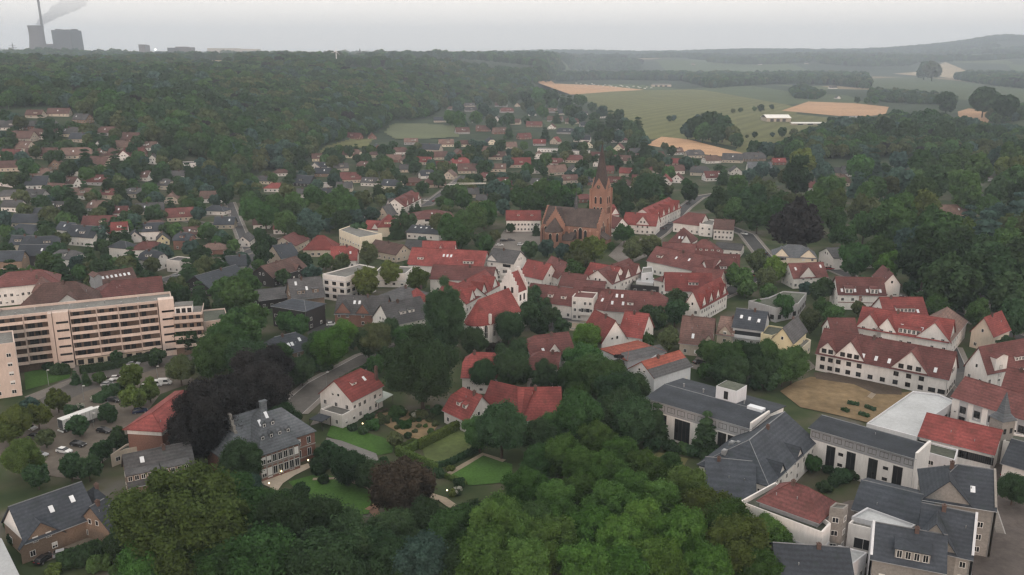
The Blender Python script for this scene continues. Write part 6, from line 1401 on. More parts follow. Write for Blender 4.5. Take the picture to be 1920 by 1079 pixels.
# woods and gardens further out
GD = [('r', 'g'), ('r', 'd'), ('r', 'd'), ('r', 'g'), ('t', 'd'), ('r', 's'), ('r', 'o'), ('c', 'd')]
WD = [('r', 'd'), ('r', 'g'), ('r', 'g'), ('t', 'd'), ('r', 's'), ('r', 'o'), ('t', 'g'), ('c', 's'), ('r', 'y')]
scatter([(1285, 330), (1420, 345), (1500, 300), (1925, 285), (1925, 520), (1830, 500), (1700, 470), (1590, 460), (1560, 400), (1430, 400), (1390, 420), (1285, 390)], (27, 40), (18, 30), WD, 3)
scatter([(380, 300), (480, 330), (640, 280), (830, 265), (1290, 275), (1290, 345), (1230, 385), (1130, 395), (950, 385), (880, 395), (820, 380), (700, 372), (450, 372), (380, 340)], (12, 18), (9, 14.5), GD, 4)
scatter([(0, 215), (200, 240), (370, 300), (450, 372), (470, 480), (400, 530), (300, 520), (0, 525)], (11, 19), (8.5, 16.5), GD, 5)
scatter([(450, 372), (700, 372), (850, 395), (850, 440), (640, 425), (560, 450), (440, 500)], (20, 24), (13, 16), GD, 6)
scatter([(0, 500), (440, 500), (480, 560), (440, 610), (380, 575), (180, 505), (0, 510)], (26, 28), (14, 18), GD, 7)
scatter([(850, 160), (1080, 180), (1230, 270), (1100, 262), (980, 250), (860, 240), (830, 215)], (15, 20), (8, 12), GD, 8)
scatter([(1205, 292), (1290, 296), (1440, 302), (1500, 300), (1420, 345), (1290, 330)], (20, 24), (10, 14), GD, 9)
scatter([(620, 770), (720, 770), (850, 760), (900, 790), (790, 830), (700, 790)], (16, 20), (5, 8), [('u', 'd'), ('u', 'g'), ('u', 'o')], 10)
scatter([(1480, 500), (1560, 505), (1700, 560), (1830, 600), (1925, 640), (1925, 560), (1700, 520)], (24, 26), (12, 14), GD, 12)
scatter([(560, 640), (860, 620), (870, 660), (720, 700), (640, 690)], (26, 28), (15, 18), GD, 13)
scatter([(1200, 690), (1330, 700), (1480, 720), (1500, 705), (1330, 690)], (20, 20), (9, 11), GD, 14)
scatter([(860, 770), (1210, 780), (1220, 860), (1080, 830), (900, 850)], (40, 44), (24, 28), [('r', 'd'), ('r', 'g')], 15, see=False)
# field trees
many('''1255 222 5;1263 221 5;1308 218 4;1318 217 5;1374 208 4;1388 206 4;1414 204 4;1427 202 6;1447 200 4;1466 249 8 w;1488 250 7 w;1415 252 5;1400 256 3;1448 252 4;1415 278 14 r;1437 280 14 r;1733 135 13 w d;1748 137 14 r d;1845 188 22 r d;1885 200 20 r d;1775 190 16 r d;1660 240 18 r d;1740 225 18 r d;1580 235 16 r d;1600 250 16 r g;1625 256 18 r d;1700 250 20 r d;1770 250 18 r d;1800 245 10;1825 243 10;1305 238 18 r d;1330 234 21 r d;1355 240 20 r d;1372 252 15 r d;1290 244 13 r d;1345 250 16 r d;1318 246 16 r d;1382 262 12 r d;1340 226 16 r d;1032 182 14 r d;1010 178 14 r d;1090 188 9 r d;1160 215 10 r d;1180 240 14 r d;1195 235 12 c d;1170 228 8 r d;1130 208 10 r d;1300 236 14 r d;1640 187 6;1625 188 5;1607 187 5''')
REC.sort(key=lambda q: -q[0])
_n = {'broadleaf': 0, 'c': 0, 'u': 0}; REST = []
for rp, x, y, z, r, k, c, lab, h, pxy in REC:
    kk = k if k in 'cu' else 'broadleaf'
    if _n[kk] >= 300 or rp < 7.5 and kk == 'broadleaf' and lab is None and _n[kk] > 290: REST.append((x, y, z, r, k)); continue
    _n[kk] += 1; put_tree(x, y, z, r, k, c, lab, h=h, pxy=pxy)

# ------------------------------------------------------------------ forest: too many to count
def forest(name, pts, crowns):
    """pts: x, y, z, scale, which crown; trees copied onto the points"""
    pts = np.array(pts, float); me = bpy.data.meshes.new(name); me.vertices.add(len(pts)); me.vertices.foreach_set('co', pts[:, :3].astype(np.float32).ravel())
    a = me.attributes.new('sc', 'FLOAT', 'POINT'); a.data.foreach_set('value', pts[:, 3].astype(np.float32))
    a = me.attributes.new('var', 'INT', 'POINT'); a.data.foreach_set('value', pts[:, 4].astype(np.int32))
    a = me.attributes.new('rot', 'FLOAT', 'POINT'); a.data.foreach_set('value', np.random.default_rng(5).uniform(0, 6.28, len(pts)).astype(np.float32))
    ng = bpy.data.node_groups.new(name, 'GeometryNodeTree'); ng.interface.new_socket('Geometry', in_out='INPUT', socket_type='NodeSocketGeometry'); ng.interface.new_socket('Geometry', in_out='OUTPUT', socket_type='NodeSocketGeometry')
    N = ng.nodes; K = ng.links; gi = N.new('NodeGroupInput'); go = N.new('NodeGroupOutput'); jn = N.new('GeometryNodeJoinGeometry')
    def att(nm, ty):
        n = N.new('GeometryNodeInputNamedAttribute'); n.data_type = ty; n.inputs['Name'].default_value = nm; return n.outputs['Attribute']
    sc_, va, ro = att('sc', 'FLOAT'), att('var', 'INT'), att('rot', 'FLOAT'); cx = N.new('ShaderNodeCombineXYZ'); K.new(ro, cx.inputs['Z'])
    for i, m in enumerate(crowns):
        po = bpy.data.objects.new('forest_tree', m); oi = N.new('GeometryNodeObjectInfo'); oi.inputs['Object'].default_value = po; oi.inputs['As Instance'].default_value = True
        cm = N.new('FunctionNodeCompare'); cm.data_type = 'INT'; cm.operation = 'EQUAL'; K.new(va, cm.inputs[2]); cm.inputs[3].default_value = i
        ip = N.new('GeometryNodeInstanceOnPoints'); K.new(gi.outputs[0], ip.inputs['Points']); K.new(cm.outputs[0], ip.inputs['Selection']); K.new(oi.outputs['Geometry'], ip.inputs['Instance']); K.new(cx.outputs[0], ip.inputs['Rotation']); K.new(sc_, ip.inputs['Scale'])
        K.new(ip.outputs[0], jn.inputs[0])
    K.new(jn.outputs[0], go.inputs[0])
    o = link(name, me); md = o.modifiers.new('forest', 'NODES'); md.node_group = ng; tag(o, kind='stuff'); return o
def low_crown(seed, col, n, s, zs):
    V, ex = crown_broad(seed, n, s, zs, 9, (.36, .5)); V[:, 2] += 1.25; ex[0][:, 2] += 1.25
    b = MB(); b.tube((0, 0, -.2), (0, 0, 1.0), .09, .06, 4); tv = np.array(b.v); tf = np.array([f for f in b.f if len(f) == 4])
    return quad_mesh('forest_crown', V, (np.concatenate([ex[0], tv]), np.concatenate([ex[1], tf + len(ex[0])])), LEAF[col])
FC = [low_crown(41, 'd', 800, .25, 1.05), low_crown(42, 'g', 800, .25, .95), low_crown(43, 'd', 800, .25, 1.35), low_crown(44, 's', 800, .25, 1.1), low_crown(45, 'o', 800, .25, 1.0), low_crown(46, 'p', 700, .25, .95)]
ZONES = [  # picture areas (at ground level) that are wood; spacing in metres, crown radius in metres
 ([(-60, 190), (0, 205), (60, 200), (130, 205), (180, 228), (205, 255), (270, 285), (330, 290), (385, 300), (430, 328), (500, 325), (560, 315), (590, 290), (640, 275), (700, 250), (735, 228), (800, 222), (830, 205), (880, 200), (930, 190), (990, 188), (1000, 172), (985, 155), (870, 150), (700, 146), (640, 142), (640, 90), (-60, 90)], 10, (5.0, 8.4)),
 ([(640, 146), (850, 140), (1290, 132), (1280, 152), (1120, 150), (1000, 156), (870, 162), (700, 160)], 13, (6, 9)), ([(1270, 150), (1290, 132), (1400, 126), (1500, 138), (1625, 150), (1628, 168), (1560, 160), (1450, 158), (1330, 166)], 12, (6, 9)),
 ([(1790, 150), (1800, 120), (1925, 118), (1925, 168), (1850, 160)], 13, (6, 9)), ([(1630, 130), (1640, 112), (1925, 110), (1925, 122), (1760, 130)], 20, (8, 12)),
 ([(1480, 172), (1500, 165), (1545, 180), (1530, 188), (1490, 185)], 10, (4, 6)), ([(1630, 175), (1700, 178), (1790, 190), (1790, 198), (1700, 195), (1630, 190)], 11, (4, 7)),
 ([(1560, 240), (1640, 236), (1680, 225), (1790, 240), (1925, 262), (1925, 290), (1500, 302), (1440, 300)], 11, (5, 7.5)), ([(1850, 225), (1925, 205), (1925, 226), (1870, 234)], 10, (5, 7)),
 ([(560, 140), (860, 136), (1290, 132), (1640, 126), (1925, 120), (1925, 60), (-60, 60), (-60, 112), (560, 112)], 15.5, (6.5, 10))]
CLEAR = [[(720, 250), (735, 232), (790, 230), (870, 236), (862, 260), (790, 264), (735, 264)], [(580, 302), (608, 274), (660, 260), (705, 260), (692, 278), (640, 288)], [(312, 122), (380, 114), (450, 114), (442, 128), (395, 128)], [(650, 138), (700, 131), (775, 131), (705, 148)], [(826, 190), (850, 176), (868, 198), (836, 204)]]
def wave(x, y):
    """smooth random pattern of wood belts and open land, long across the view"""
    g = np.random.default_rng(9).random((64, 128)); u = (x / 520.0 + 64) % 128; v = (y / 190.0) % 64
    i, j = np.floor(u).astype(int), np.floor(v).astype(int); fu, fv = sst(0, 1, u - i), sst(0, 1, v - j); i1, j1 = (i + 1) % 128, (j + 1) % 64
    return (g[j, i] * (1 - fu) + g[j, i1] * fu) * (1 - fv) + (g[j1, i] * (1 - fu) + g[j1, i1] * fu) * fv
def plant_forest():
    rng = np.random.default_rng(21); out = []
    for poly, sp, rr in ZONES:
        belt = sp == 15.5; dmin, dmax = (2600, 9800) if belt else (520, 4200)
        if belt: sp = 21
        xm = dmax * .66; xs = np.arange(-xm, xm, sp); ys = np.arange(dmin * .8, dmax, sp)
        X, Y = np.meshgrid(xs, ys); X = X + rng.uniform(-.45, .45, X.shape) * sp; Y = Y + rng.uniform(-.45, .45, X.shape) * sp
        X = X.ravel(); Y = Y.ravel(); k = (np.abs(X) < Y * .64 + 30); X = X[k]; Y = Y[k]
        if belt: k = (wave(X, Y) > np.interp(np.hypot(X, Y), [2600, 5000, 8000], [.56, .50, .40])) & (rng.random(len(X)) < .8); X = X[k]; Y = Y[k]
        Z = hgt(X, Y); zz = Z - CAM_H; dep = Y * _cp - zz * _sp; PX = 959.5 + FPX * X / dep; PY = 539.5 - FPX * (Y * _sp + zz * _cp) / dep
        k = inpoly(PX, PY, poly)
        for c in CLEAR: k &= ~inpoly(PX, PY, c)
        X, Y, Z = X[k], Y[k], Z[k]; d = np.hypot(X, Y)
        keep = rng.random(len(X)) < np.clip(2300 / d, .3, 1) if sp < 12 else np.ones(len(X), bool)
        X, Y, Z, d = X[keep], Y[keep], Z[keep], d[keep]
        R_ = rng.uniform(rr[0], rr[1], len(X)) * np.clip(d / 2300, 1, 1.7) ** .6
        wv = wave(X * 4 + 900, Y * 1.5); V = np.where(wv > .55, rng.choice(6, len(X), p=[.16, .34, .12, .1, .26, .02]), rng.choice(6, len(X), p=[.36, .18, .28, .12, .03, .03])); R_ = R_ * np.where(rng.random(len(X)) < .12, 1.3, 1)
        ok = np.array([not (h < 1600 and blocked(x, y, r * .6)) for x, y, r, h in zip(X, Y, R_, d)], bool)
        out.append(np.stack([X, Y, Z - .4, R_, V], -1)[ok])
    P = np.concatenate(out)
    return forest('forest', P, FC)
plant_forest()
if REST:
    forest('garden_trees', [(x, y, z, r, i % 5) for i, (x, y, z, r, k) in enumerate(REST)], FC)
# ------------------------------------------------------------------ hedges
def hedge(label, pts, w, h, col='g', name='hedge'):
    P = [gp(x, y) for x, y in pts]; rng = np.random.default_rng(int(pts[0][0])); Vs = []; core = MB()
    for a, b in zip(P, P[1:]):
        d = b - a; L = d.length; u = d / L; n = Vector((-u.y, u.x, 0)); k = int(L * (w + 2 * h) * 14)
        t = rng.uniform(0, L, k); s = rng.uniform(0, w + 2 * h, k)
        off = np.where(s < h, -w / 2, np.where(s < h + w, s - h - w / 2, w / 2)); z = np.where(s < h, s, np.where(s < h + w, h, s - h - w))
        N0 = np.stack([np.where(s < h, -n.x, np.where(s < h + w, 0, n.x)), np.where(s < h, -n.y, np.where(s < h + w, 0, n.y)), ((s >= h) & (s < h + w)).astype(float)], -1)
        Q = np.stack([a.x + u.x * t + n.x * off, a.y + u.y * t + n.y * off, z], -1) + N0 * rng.uniform(-.05, .12, (k, 1))
        N1 = N0 + rng.normal(size=N0.shape) * .45; N1 /= np.linalg.norm(N1, axis=1, keepdims=True); Vs.append(leaf_quads(Q, N1, .34, rng))
        c = [a - n * w * .45, b - n * w * .45, b + n * w * .45, a + n * w * .45]; i = len(core.v); core.v += [(p.x, p.y, 0) for p in c] + [(p.x, p.y, h - .06) for p in c]
        core.f += [tuple(i + q for q in f) for f in ((0, 1, 5, 4), (1, 2, 6, 5), (2, 3, 7, 6), (3, 0, 4, 7), (4, 5, 6, 7))]; core.m += [0] * 5
    me = quad_mesh(name, np.concatenate(Vs), (np.array(core.v), np.array(core.f)), LEAF[col]); c = P[0]
    o = link(name, me); return tag(o, label, 'hedge', 'clipped hedges')
hedge('tall clipped hedge with pale top running up to the red cottage', [(786, 843), (880, 795)], 1.3, 2.6, 'y')
hedge('clipped hedge along the manor lawn ending at the yellow shrub', [(742, 851), (778, 834)], 1.1, 1.8, 'y')
hedge('second short hedge parallel to the manor lawn hedge', [(757, 854), (784, 840)], 1.1, 2.2, 'y')
hedge('long clipped hedge behind the brownish copper dome tree', [(744, 853), (775, 866), (818, 887)], 1.2, 2.4, 'y')
hedge('low hedge bordering the square park lawn', [(834, 896), (873, 910)], .9, 1.1, 'y')
hedge('dark hedge beside the lower edge of the park grass', [(800, 884), (850, 868), (900, 842)], 1.6, 1.2, 'd')
hedge('long dark hedge below the balcony block', [(150, 700), (215, 690), (280, 674)], 3.5, 2.0, 'd')
hedge('dark hedge between the two halves of the car park', [(182, 757), (226, 731)], 3.2, 2.2, 'd')
hedge('dark hedge bordering the yard of the brown brick house', [(110, 1060), (150, 1044), (190, 1030)], 3.0, 1.8, 'd')
hedge('hedge along the sunken road near the white house', [(628, 722), (690, 688)], 1.6, 1.2, 'd')
for i, (a, b) in enumerate((((1588, 758), (1610, 762)), ((1578, 770), (1590, 775)), ((1622, 765), (1640, 772)), ((1610, 778), (1628, 784)))):
    hedge('box hedge ' + ('at the top left', 'at the lower left', 'at the top right', 'at the lower right')[i] + ' of the small square on the dry lawn', [a, b], 1.2, 1.0, 'd')

# ------------------------------------------------------------------ vehicles
CARCOL = {'white': (.7, .7, .69), 'silver': (.36, .37, .38), 'black': (.018, .018, .02), 'dark grey': (.06, .062, .066), 'dark blue': (.02, .032, .075), 'blue': (.03, .085, .30), 'red': (.28, .03, .03)}
def wheel_mesh():
    def mk():
        b = MB(); b.tube((0, -.1, 0), (0, .1, 0), .32, n=12); b.tube((0, -.115, 0), (0, .115, 0), .19, n=8, mi=1); return b.mesh('wheel', [DARKM, METAL])
    return cached('wheel', mk)
def car(px, py, yaw, col, label, van=False):
    P = gt(px, py); R = root('parked_car', P + Vector((0, 0, .04)), yaw, label, 'van' if van else 'car', 'parked cars')
    m = mat('car_paint_' + col.replace(' ', '_'), CARCOL[col], rough=.25, var=.03, spec=.6, rnd=.0)
    def bodym():
        b = MB(); H_ = 1.95 if van else 1.42
        prof = [(-2.1, .35), (-2.12, .75), (-2.0, .92), (-1.9, 1.0) if not van else (-2.05, 1.9), (-1.75, 1.02) if not van else (-1.95, H_), (.95, 1.0) if not van else (1.0, H_), (1.0, .98) if not van else (1.5, 1.1), (1.95, .78), (2.12, .6), (2.1, .35)]
        for x0, x1 in zip(prof, prof[1:]): b.face([(x0[0], -.86, x0[1]), (x1[0], -.86, x1[1]), (x1[0], .86, x1[1]), (x0[0], .86, x0[1])])
        for s in (-.86, .86): b.face([(x, s, z) for x, z in prof])
        b.face([(-2.1, -.86, .35), (2.1, -.86, .35), (2.1, .86, .35), (-2.1, .86, .35)])
        if not van:
            r = [(-1.62, .70, 1.4), (.15, .68, 1.42)]
            for s in (-1, 1): b.face([(-1.95, s * .8, .99), (-1.5, s * .64, 1.38), (.1, s * .64, 1.42), (.95, s * .8, .99)], 1)
            b.face([(-1.5, -.64, 1.38), (.1, -.64, 1.42), (.1, .64, 1.42), (-1.5, .64, 1.38)]); b.face([(.1, -.64, 1.42), (.95, -.8, .99), (.95, .8, .99), (.1, .64, 1.42)], 1); b.face([(-1.5, -.64, 1.38), (-1.95, -.8, .99), (-1.95, .8, .99), (-1.5, .64, 1.38)], 1)
        else:
            b.face([(1.02, -.78, H_ - .06), (1.47, -.8, 1.15), (1.47, .8, 1.15), (1.02, .78, H_ - .06)], 1)
            for s in (-.865, .865): b.face([(-.2, s, 1.15), (1.35, s, 1.15), (.95, s, 1.75), (-.2, s, 1.75)], 1)
        return b.mesh('body', [m, GLASS])
    link('body', cached(('car', col, van), bodym), R)
    for x in (-1.3, 1.32):
        for y in (-.8, .8): link('wheel', wheel_mesh(), R, (x, y, .32))
    def lamp(mi): 
        def mk():
            b = MB(); b.box(-.03, .03, -.2, .2, -.08, .08); return b.mesh('lamp', [mi])
        return mk
    for y in (-.6, .6):
        link('headlight', cached('hl', lamp(SKYL)), R, (2.08, y, .68)); link('tail_light', cached('tl', lamp(mat('tail_light_red', (.3, .02, .02), rough=.3))), R, (-2.12, y, .8))
    return R
for px, py, yw, c, lab in ((121, 853, -.35, 'white', 'white car in the middle of the lower car park'), (147, 839, -.3, 'black', 'black car behind the white car in the lower car park'), (75, 861, -.2, 'silver', 'silver car left of the white car in the lower car park'),
  (56, 810, -.3, 'silver', 'silver car under the yellow-green trees left of the trailer'), (196, 815, -.3, 'black', 'black car in front of the white trailer'), (213, 756, -.2, 'black', 'black car behind the white trailer beside the hedge'), (200, 718, .1, 'white', 'white car in the upper car park, left one of two'),
  (219, 714, .1, 'white', 'white car in the upper car park, right one of two'), (203, 728, -.1, 'silver', 'silver car at the near side of the upper car park'), (253, 822, .5, 'dark grey', 'dark grey car beside the red hip-roofed hall'), (246, 861, .4, 'black', 'black car at the flat garage'), (67, 824, -.2, 'dark grey', 'dark grey car below the silver car under the trees'),
  (121, 1047, .45, 'silver', 'silver car half behind the hedge in the paved yard'), (84, 1058, 1.3, 'black', 'black car at the left of the paved yard'), (191, 955, .5, 'black', 'black car between the two brick houses'), (172, 1005, .3, 'blue', 'bright blue car at the wall of the brown brick house'),
  (936, 462, .1, 'white', 'white car parked nearest on the church square'), (958, 453, .1, 'dark grey', 'dark grey car at the right on the church square'), (944, 454, .1, 'black', 'black car at the back of the church square'), (976, 461, .1, 'white', 'white car beside the shrub on the church square'),
  (1068, 588, .2, 'white', 'white car in the yard before the white bay house'), (1086, 589, .2, 'black', 'black car in the yard beside the white car'), (798, 378, .6, 'white', 'white car on the street by the three gabled houses'), (1416, 519, 1.0, 'red', 'red car on the main street'), (1350, 560, .8, 'dark blue', 'dark blue car before the four street gables'),
  (1297, 418, 1.1, 'white', 'white car in the upper street'), (622, 611, .2, 'white', 'white car on the yard of the brick gabled house'), (1730, 552, .1, 'white', 'white car under the dark trees on the right'), (1812, 390, .1, 'white', 'white car by the pale house in the right wood')):
    car(px, py, yw, c, lab)
car(292, 727, .1, 'white', 'white van parked beside the yellow-green trees', van=True); car(309, 724, .1, 'white', 'white van in front of the dark trees at the car park end', van=True)
_rc = random.Random(8)
for px, py, yw in ((1246, 431, .9), (1256, 421, .9), (1272, 403, .9), (1290, 384, .9), (1208, 461, .7), (1395, 441, -1.0), (1428, 500, 1.2), (1436, 478, 1.3), (1385, 540, .6), (1295, 578, .5), (1180, 619, .1), (720, 394, .3), (762, 389, .2), (815, 379, .6), (835, 360, .9), (640, 418, .3), (520, 454, .4), (430, 486, .4), (360, 511, .4), (330, 520, .4),
    (1555, 507, .1), (1620, 533, -.5), (1690, 562, -.5), (1765, 586, -.3), (1855, 615, -.3), (1885, 905, 1.3), (1888, 860, 1.4), (1872, 800, 1.2), (262, 775, .5), (250, 688, .2), (1500, 690, .3), (1310, 684, .4)):
    c_ = _rc.choice(['white', 'silver', 'black', 'dark grey', 'dark blue', 'silver', 'black', 'red']); later(car(px, py, yw, c_, None), f'{c_} parked car', px, py)
def truck():
    a = gp(120, 814); b = gp(203, 783); d = b - a; yaw = math.atan2(d.y, d.x); L = d.length
    R = root('lorry_trailer', a + Vector((0, 0, .05)), yaw, 'long white box lorry parked along the car park', 'lorry')
    m = mat('lorry_white', (.74, .74, .72), rough=.4, var=.05)
    q = MB(); q.box(0, L - 3.2, 0, 2.5, 1.15, 3.95); link('box_body', q.mesh('box_body', [m]), R)
    q = MB()
    for i in range(1, 9): x = (L - 3.2) * i / 9; q.box(x - .04, x + .04, -.03, -.001, 1.15, 3.95)
    q.box(0, L - 3.2, -.05, -.001, 1.1, 1.25); link('side_rail', q.mesh('side_rail', [METAL]), R)
    q = MB(); q.box(-.05, -.001, .15, 1.2, 1.25, 3.85); q.box(-.05, -.001, 1.3, 2.35, 1.25, 3.85); link('rear_door', q.mesh('rear_door', [mat('lorry_dark_door', (.08, .085, .09), rough=.4)]), R)
    q = MB(); q.box(0, L - .3, .6, 1.9, .75, 1.14); link('chassis', q.mesh('chassis', [DARKM]), R)
    q = MB(); q.box(-.35, -.06, 0, 2.5, .4, .75); link('bumper', q.mesh('bumper', [m]), R)
    q = MB(); x = L - 2.6; pr = [(x, .9), (x, 3.5), (x + 1.5, 3.4), (x + 2.1, 2.1), (x + 2.2, .7), (x + 1.6, .7)]
    for i in range(len(pr)): q.face([(pr[i][0], .05, pr[i][1]), (pr[(i+1) % 6][0], .05, pr[(i+1) % 6][1]), (pr[(i+1) % 6][0], 2.45, pr[(i+1) % 6][1]), (pr[i][0], 2.45, pr[i][1])], 1 if i == 2 else 0)
    for y in (.05, 2.45): q.face([(p[0], y, p[1]) for p in pr])
    link('cab', q.mesh('cab', [m, GLASS]), R)
    for x in (.9, 2.1, 3.3, L - 4.6, L - 1.0):
        for y in (.2, 2.3): w = link('wheel', wheel_mesh(), R, (x, y, .5)); w.scale = (1.5, 1.5, 1.5)
truck()

# ------------------------------------------------------------------ lamps
GLOW = emis('lamp_glow', (1.0, .80, .42), 3.0)
def garden_lamp(px, py, label):
    P = gt(px, py + 6); R = root('garden_lamp', P, 0, label, 'lamp', 'lit garden lamps')
    def post():
        b = MB(); b.tube((0, 0, 0), (0, 0, 1.15), .05, .04); b.tube((0, 0, 0), (0, 0, .12), .12, .1, 8); return b.mesh('post', [DARKM])
    def globe():
        b = MB(); b.lathe([(.05, 1.14), (.15, 1.24), (.19, 1.36), (.15, 1.48), (.04, 1.55)], 10); return b.mesh('globe', [GLOW])
    link('post', cached('glpost', post), R); link('globe', cached('glglobe', globe), R)
for px, py, lab in ((528, 890, 'lit garden lamp in the middle of the manor terrace'), (578, 867, 'lit garden lamp at the right corner of the manor house'), (505, 915, 'lit garden lamp at the lower end of the manor terrace'), (676, 909, 'lit garden lamp under the shrubs along the manor lawn'), (680, 800, 'lit garden lamp at the back edge of the upper lawn'), (733, 820, 'lit garden lamp beside the slim yellow-green tree'),
  (683, 993, 'lit garden lamp at the dark trees below the park path'), (908, 841, 'lit garden lamp at the bend of the gravel path'), (838, 924, 'lit garden lamp right of the brownish copper dome tree'), (756, 946, 'lit garden lamp under the brownish copper dome tree')): garden_lamp(px, py, lab)
def street_lamp(px, py0, py1, label):
    P = gp(px, py1); h = (py1 - py0) * mpp(P) / math.cos(math.radians(22)); R = root('street_lamp', P, 0, label, 'street lamp', 'street lamps')
    b = MB(); b.tube((0, 0, 0), (0, 0, h), .09, .05); b.tube((0, 0, h - .05), (.5, -.3, h + .1), .04); link('post', b.mesh('post', [METAL]), R)
    b = MB(); b.box(.3, 1.0, -.55, -.2, h + .02, h + .2); link('lamp_head', b.mesh('lamp_head', [mat('lamp_cover', (.6, .6, .58))]), R)
for px, a, b, lab in ((91, 698, 723, 'street lamp on the lawn before the balcony block'), (393, 687, 718, 'street lamp beside the path under the dark trees'), (295, 689, 709, 'street lamp at the right end of the long dark hedge'), (157, 727, 752, 'street lamp at the edge of the upper car park'), (269, 724, 759, 'street lamp among the yellow-green car park trees'), (176, 778, 804, 'street lamp beside the white trailer'), (612, 699, 724, 'street lamp on the sunken road')): street_lamp(px, a, b, lab)

# ------------------------------------------------------------------ small structures in the gardens
def canopy(label, pts, h, m, name, cat, thick=.16):
    P = [gp(x, y, h) for x, y in pts]; c = Vector((P[0].x, P[0].y, 0)); R = root(name, c, 0, label, cat)
    b = MB(); b.prism([(p.x - c.x, p.y - c.y) for p in P], h, h + thick); link('canopy_roof', b.mesh('canopy_roof', [m]), R)
    for p in P:
        q = MB(); x, y = p.x - c.x, p.y - c.y; cx_ = sum(k.x for k in P) / len(P) - c.x; cy_ = sum(k.y for k in P) / len(P) - c.y; x += (cx_ - x) * .06; y += (cy_ - y) * .06
        q.box(x - .07, x + .07, y - .07, y + .07, 0, h); link('post', q.mesh('post', [DFRAME]), R)
canopy('pale green terrace canopy on the garden side of the white house', [(690, 747), (709, 757), (737, 741), (718, 734)], 2.8, mat('pale_green_sheet', (.42, .47, .44), var=.1), 'terrace_canopy', 'canopy')
canopy('dark flat carport next to the white annex', [(579, 787), (603, 792), (620, 782), (598, 776)], 2.7, RC['S'], 'carport', 'carport')
canopy('white market canopy before the long white glazed row', [(1815, 800), (1848, 806), (1851, 792), (1818, 783)], 3, mat('white_canvas', (.66, .65, .62), var=.06), 'white_canopy', 'canopy'); canopy('second white canopy right of the market canopy', [(1851, 800), (1884, 806), (1886, 796), (1854, 790)], 3, mat('white_canvas', (.66, .65, .62)), 'white_canopy', 'canopy')
for i, (px, py) in enumerate(((700, 782), (712, 776), (722, 772))):
    P = gp(px, py); R = root('garden_table', P, .4 * i, ('left', 'middle', 'right')[i] + ' garden table on the terrace of the white house', 'table', 'garden tables')
    b = MB(); b.box(-.8, .8, -.45, .45, .7, .75); link('table_top', b.mesh('table_top', [WOOD]), R)
    for x in (-.7, .7):
        for y in (-.35, .35): b = MB(); b.box(x - .04, x + .04, y - .04, y + .04, 0, .7); link('leg', b.mesh('leg', [WOOD]), R)
def ledge():  # stand-in for the viewer's pale window ledge, added as a ground-level block
    P = gp(-40, 1010, 6); R = root('ledge_stand_in', Vector((P.x, P.y, 0)), 0, 'pale window ledge at the bottom left corner, built as a flat-roofed block', 'ledge')
    b = MB(); pl = [gp(-60, 990, 6), gp(2, 1012, 6), gp(38, 1086, 6), (gp(-60, 1086, 6))]; pts = [(p.x - P.x, p.y - P.y) for p in pl]; b.prism(pts[::-1], 0, 6); link('wall', b.mesh('wall', [WC['X']]), R)
    b = MB(); b.prism([(x * 1.02, y * 1.02) for x, y in pts[::-1]], 6.0, 6.25); link('roof', b.mesh('roof', [RC['L']]), R)
ledge()
for i, (px, py) in enumerate(((151, 768), (178, 752), (197, 747), (230, 732), (754, 777), (780, 783), (857, 927))):
    P = gp(px, py); rng = np.random.default_rng(i); V, ex = crown_broad(70 + i, 500, .3, .8, 7); R = root('flowering_shrub', P, i, None, 'shrub', 'white flowering shrubs')
    def flm():
        m = leafmat('white_blossom', (.42, .42, .36), rnd=.1); return m
    fl = link('blossom', quad_mesh('blossom', V, None, flm()), R, (0, 0, .9)); fl.scale = (1.3, 1.3, 1.1); lf = put_crown(R, 'u', 'd', 1, i % 3, (0, 0, .75), 'foliage'); lf.scale = (1.25, 1.25, 1.2)
    later(R, 'white flowering shrub', px, py)

# ------------------------------------------------------------------ far landmarks
def turbine():
    P = gt(631, 126); s = 27 * mpp(P); R = root('wind_turbine', P, 0, 'white wind turbine standing above the forest on the left', 'wind turbine')
    m = mat('turbine_white', (.8, .8, .8), var=.03); b = MB(); b.tube((0, 0, 0), (0, 0, s), s * .042, s * .026, 10); link('mast', b.mesh('mast', [m]), R); b = MB(); b.tube((0, s * .05, s), (0, -s * .1, s), s * .04, s * .03, 8); hub = link('nacelle', b.mesh('nacelle', [m]), R)
    for k in range(3):
        a = math.radians(78 + 120 * k); b = MB(); e = Vector((math.cos(a), 0, math.sin(a))); n = Vector((-e.z, 0, e.x)); c = Vector((0, -s * .1, s)); l = s * .36
        b.v = [tuple(c + n * s * .012 - Vector((0, s * .006, 0))), tuple(c - n * s * .012), tuple(c + e * l - n * s * .003), tuple(c + e * l + n * s * .003), tuple(c + e * l * .25 + n * s * .03), tuple(c + Vector((0, s * .015, 0))), tuple(c + e * l + Vector((0, s * .004, 0)))]; b.f = [(0, 4, 3, 2, 1), (1, 2, 6, 5), (5, 6, 3, 4, 0)]; b.m = [0] * 3; link('blade', b.mesh('blade', [m]), R)
turbine()
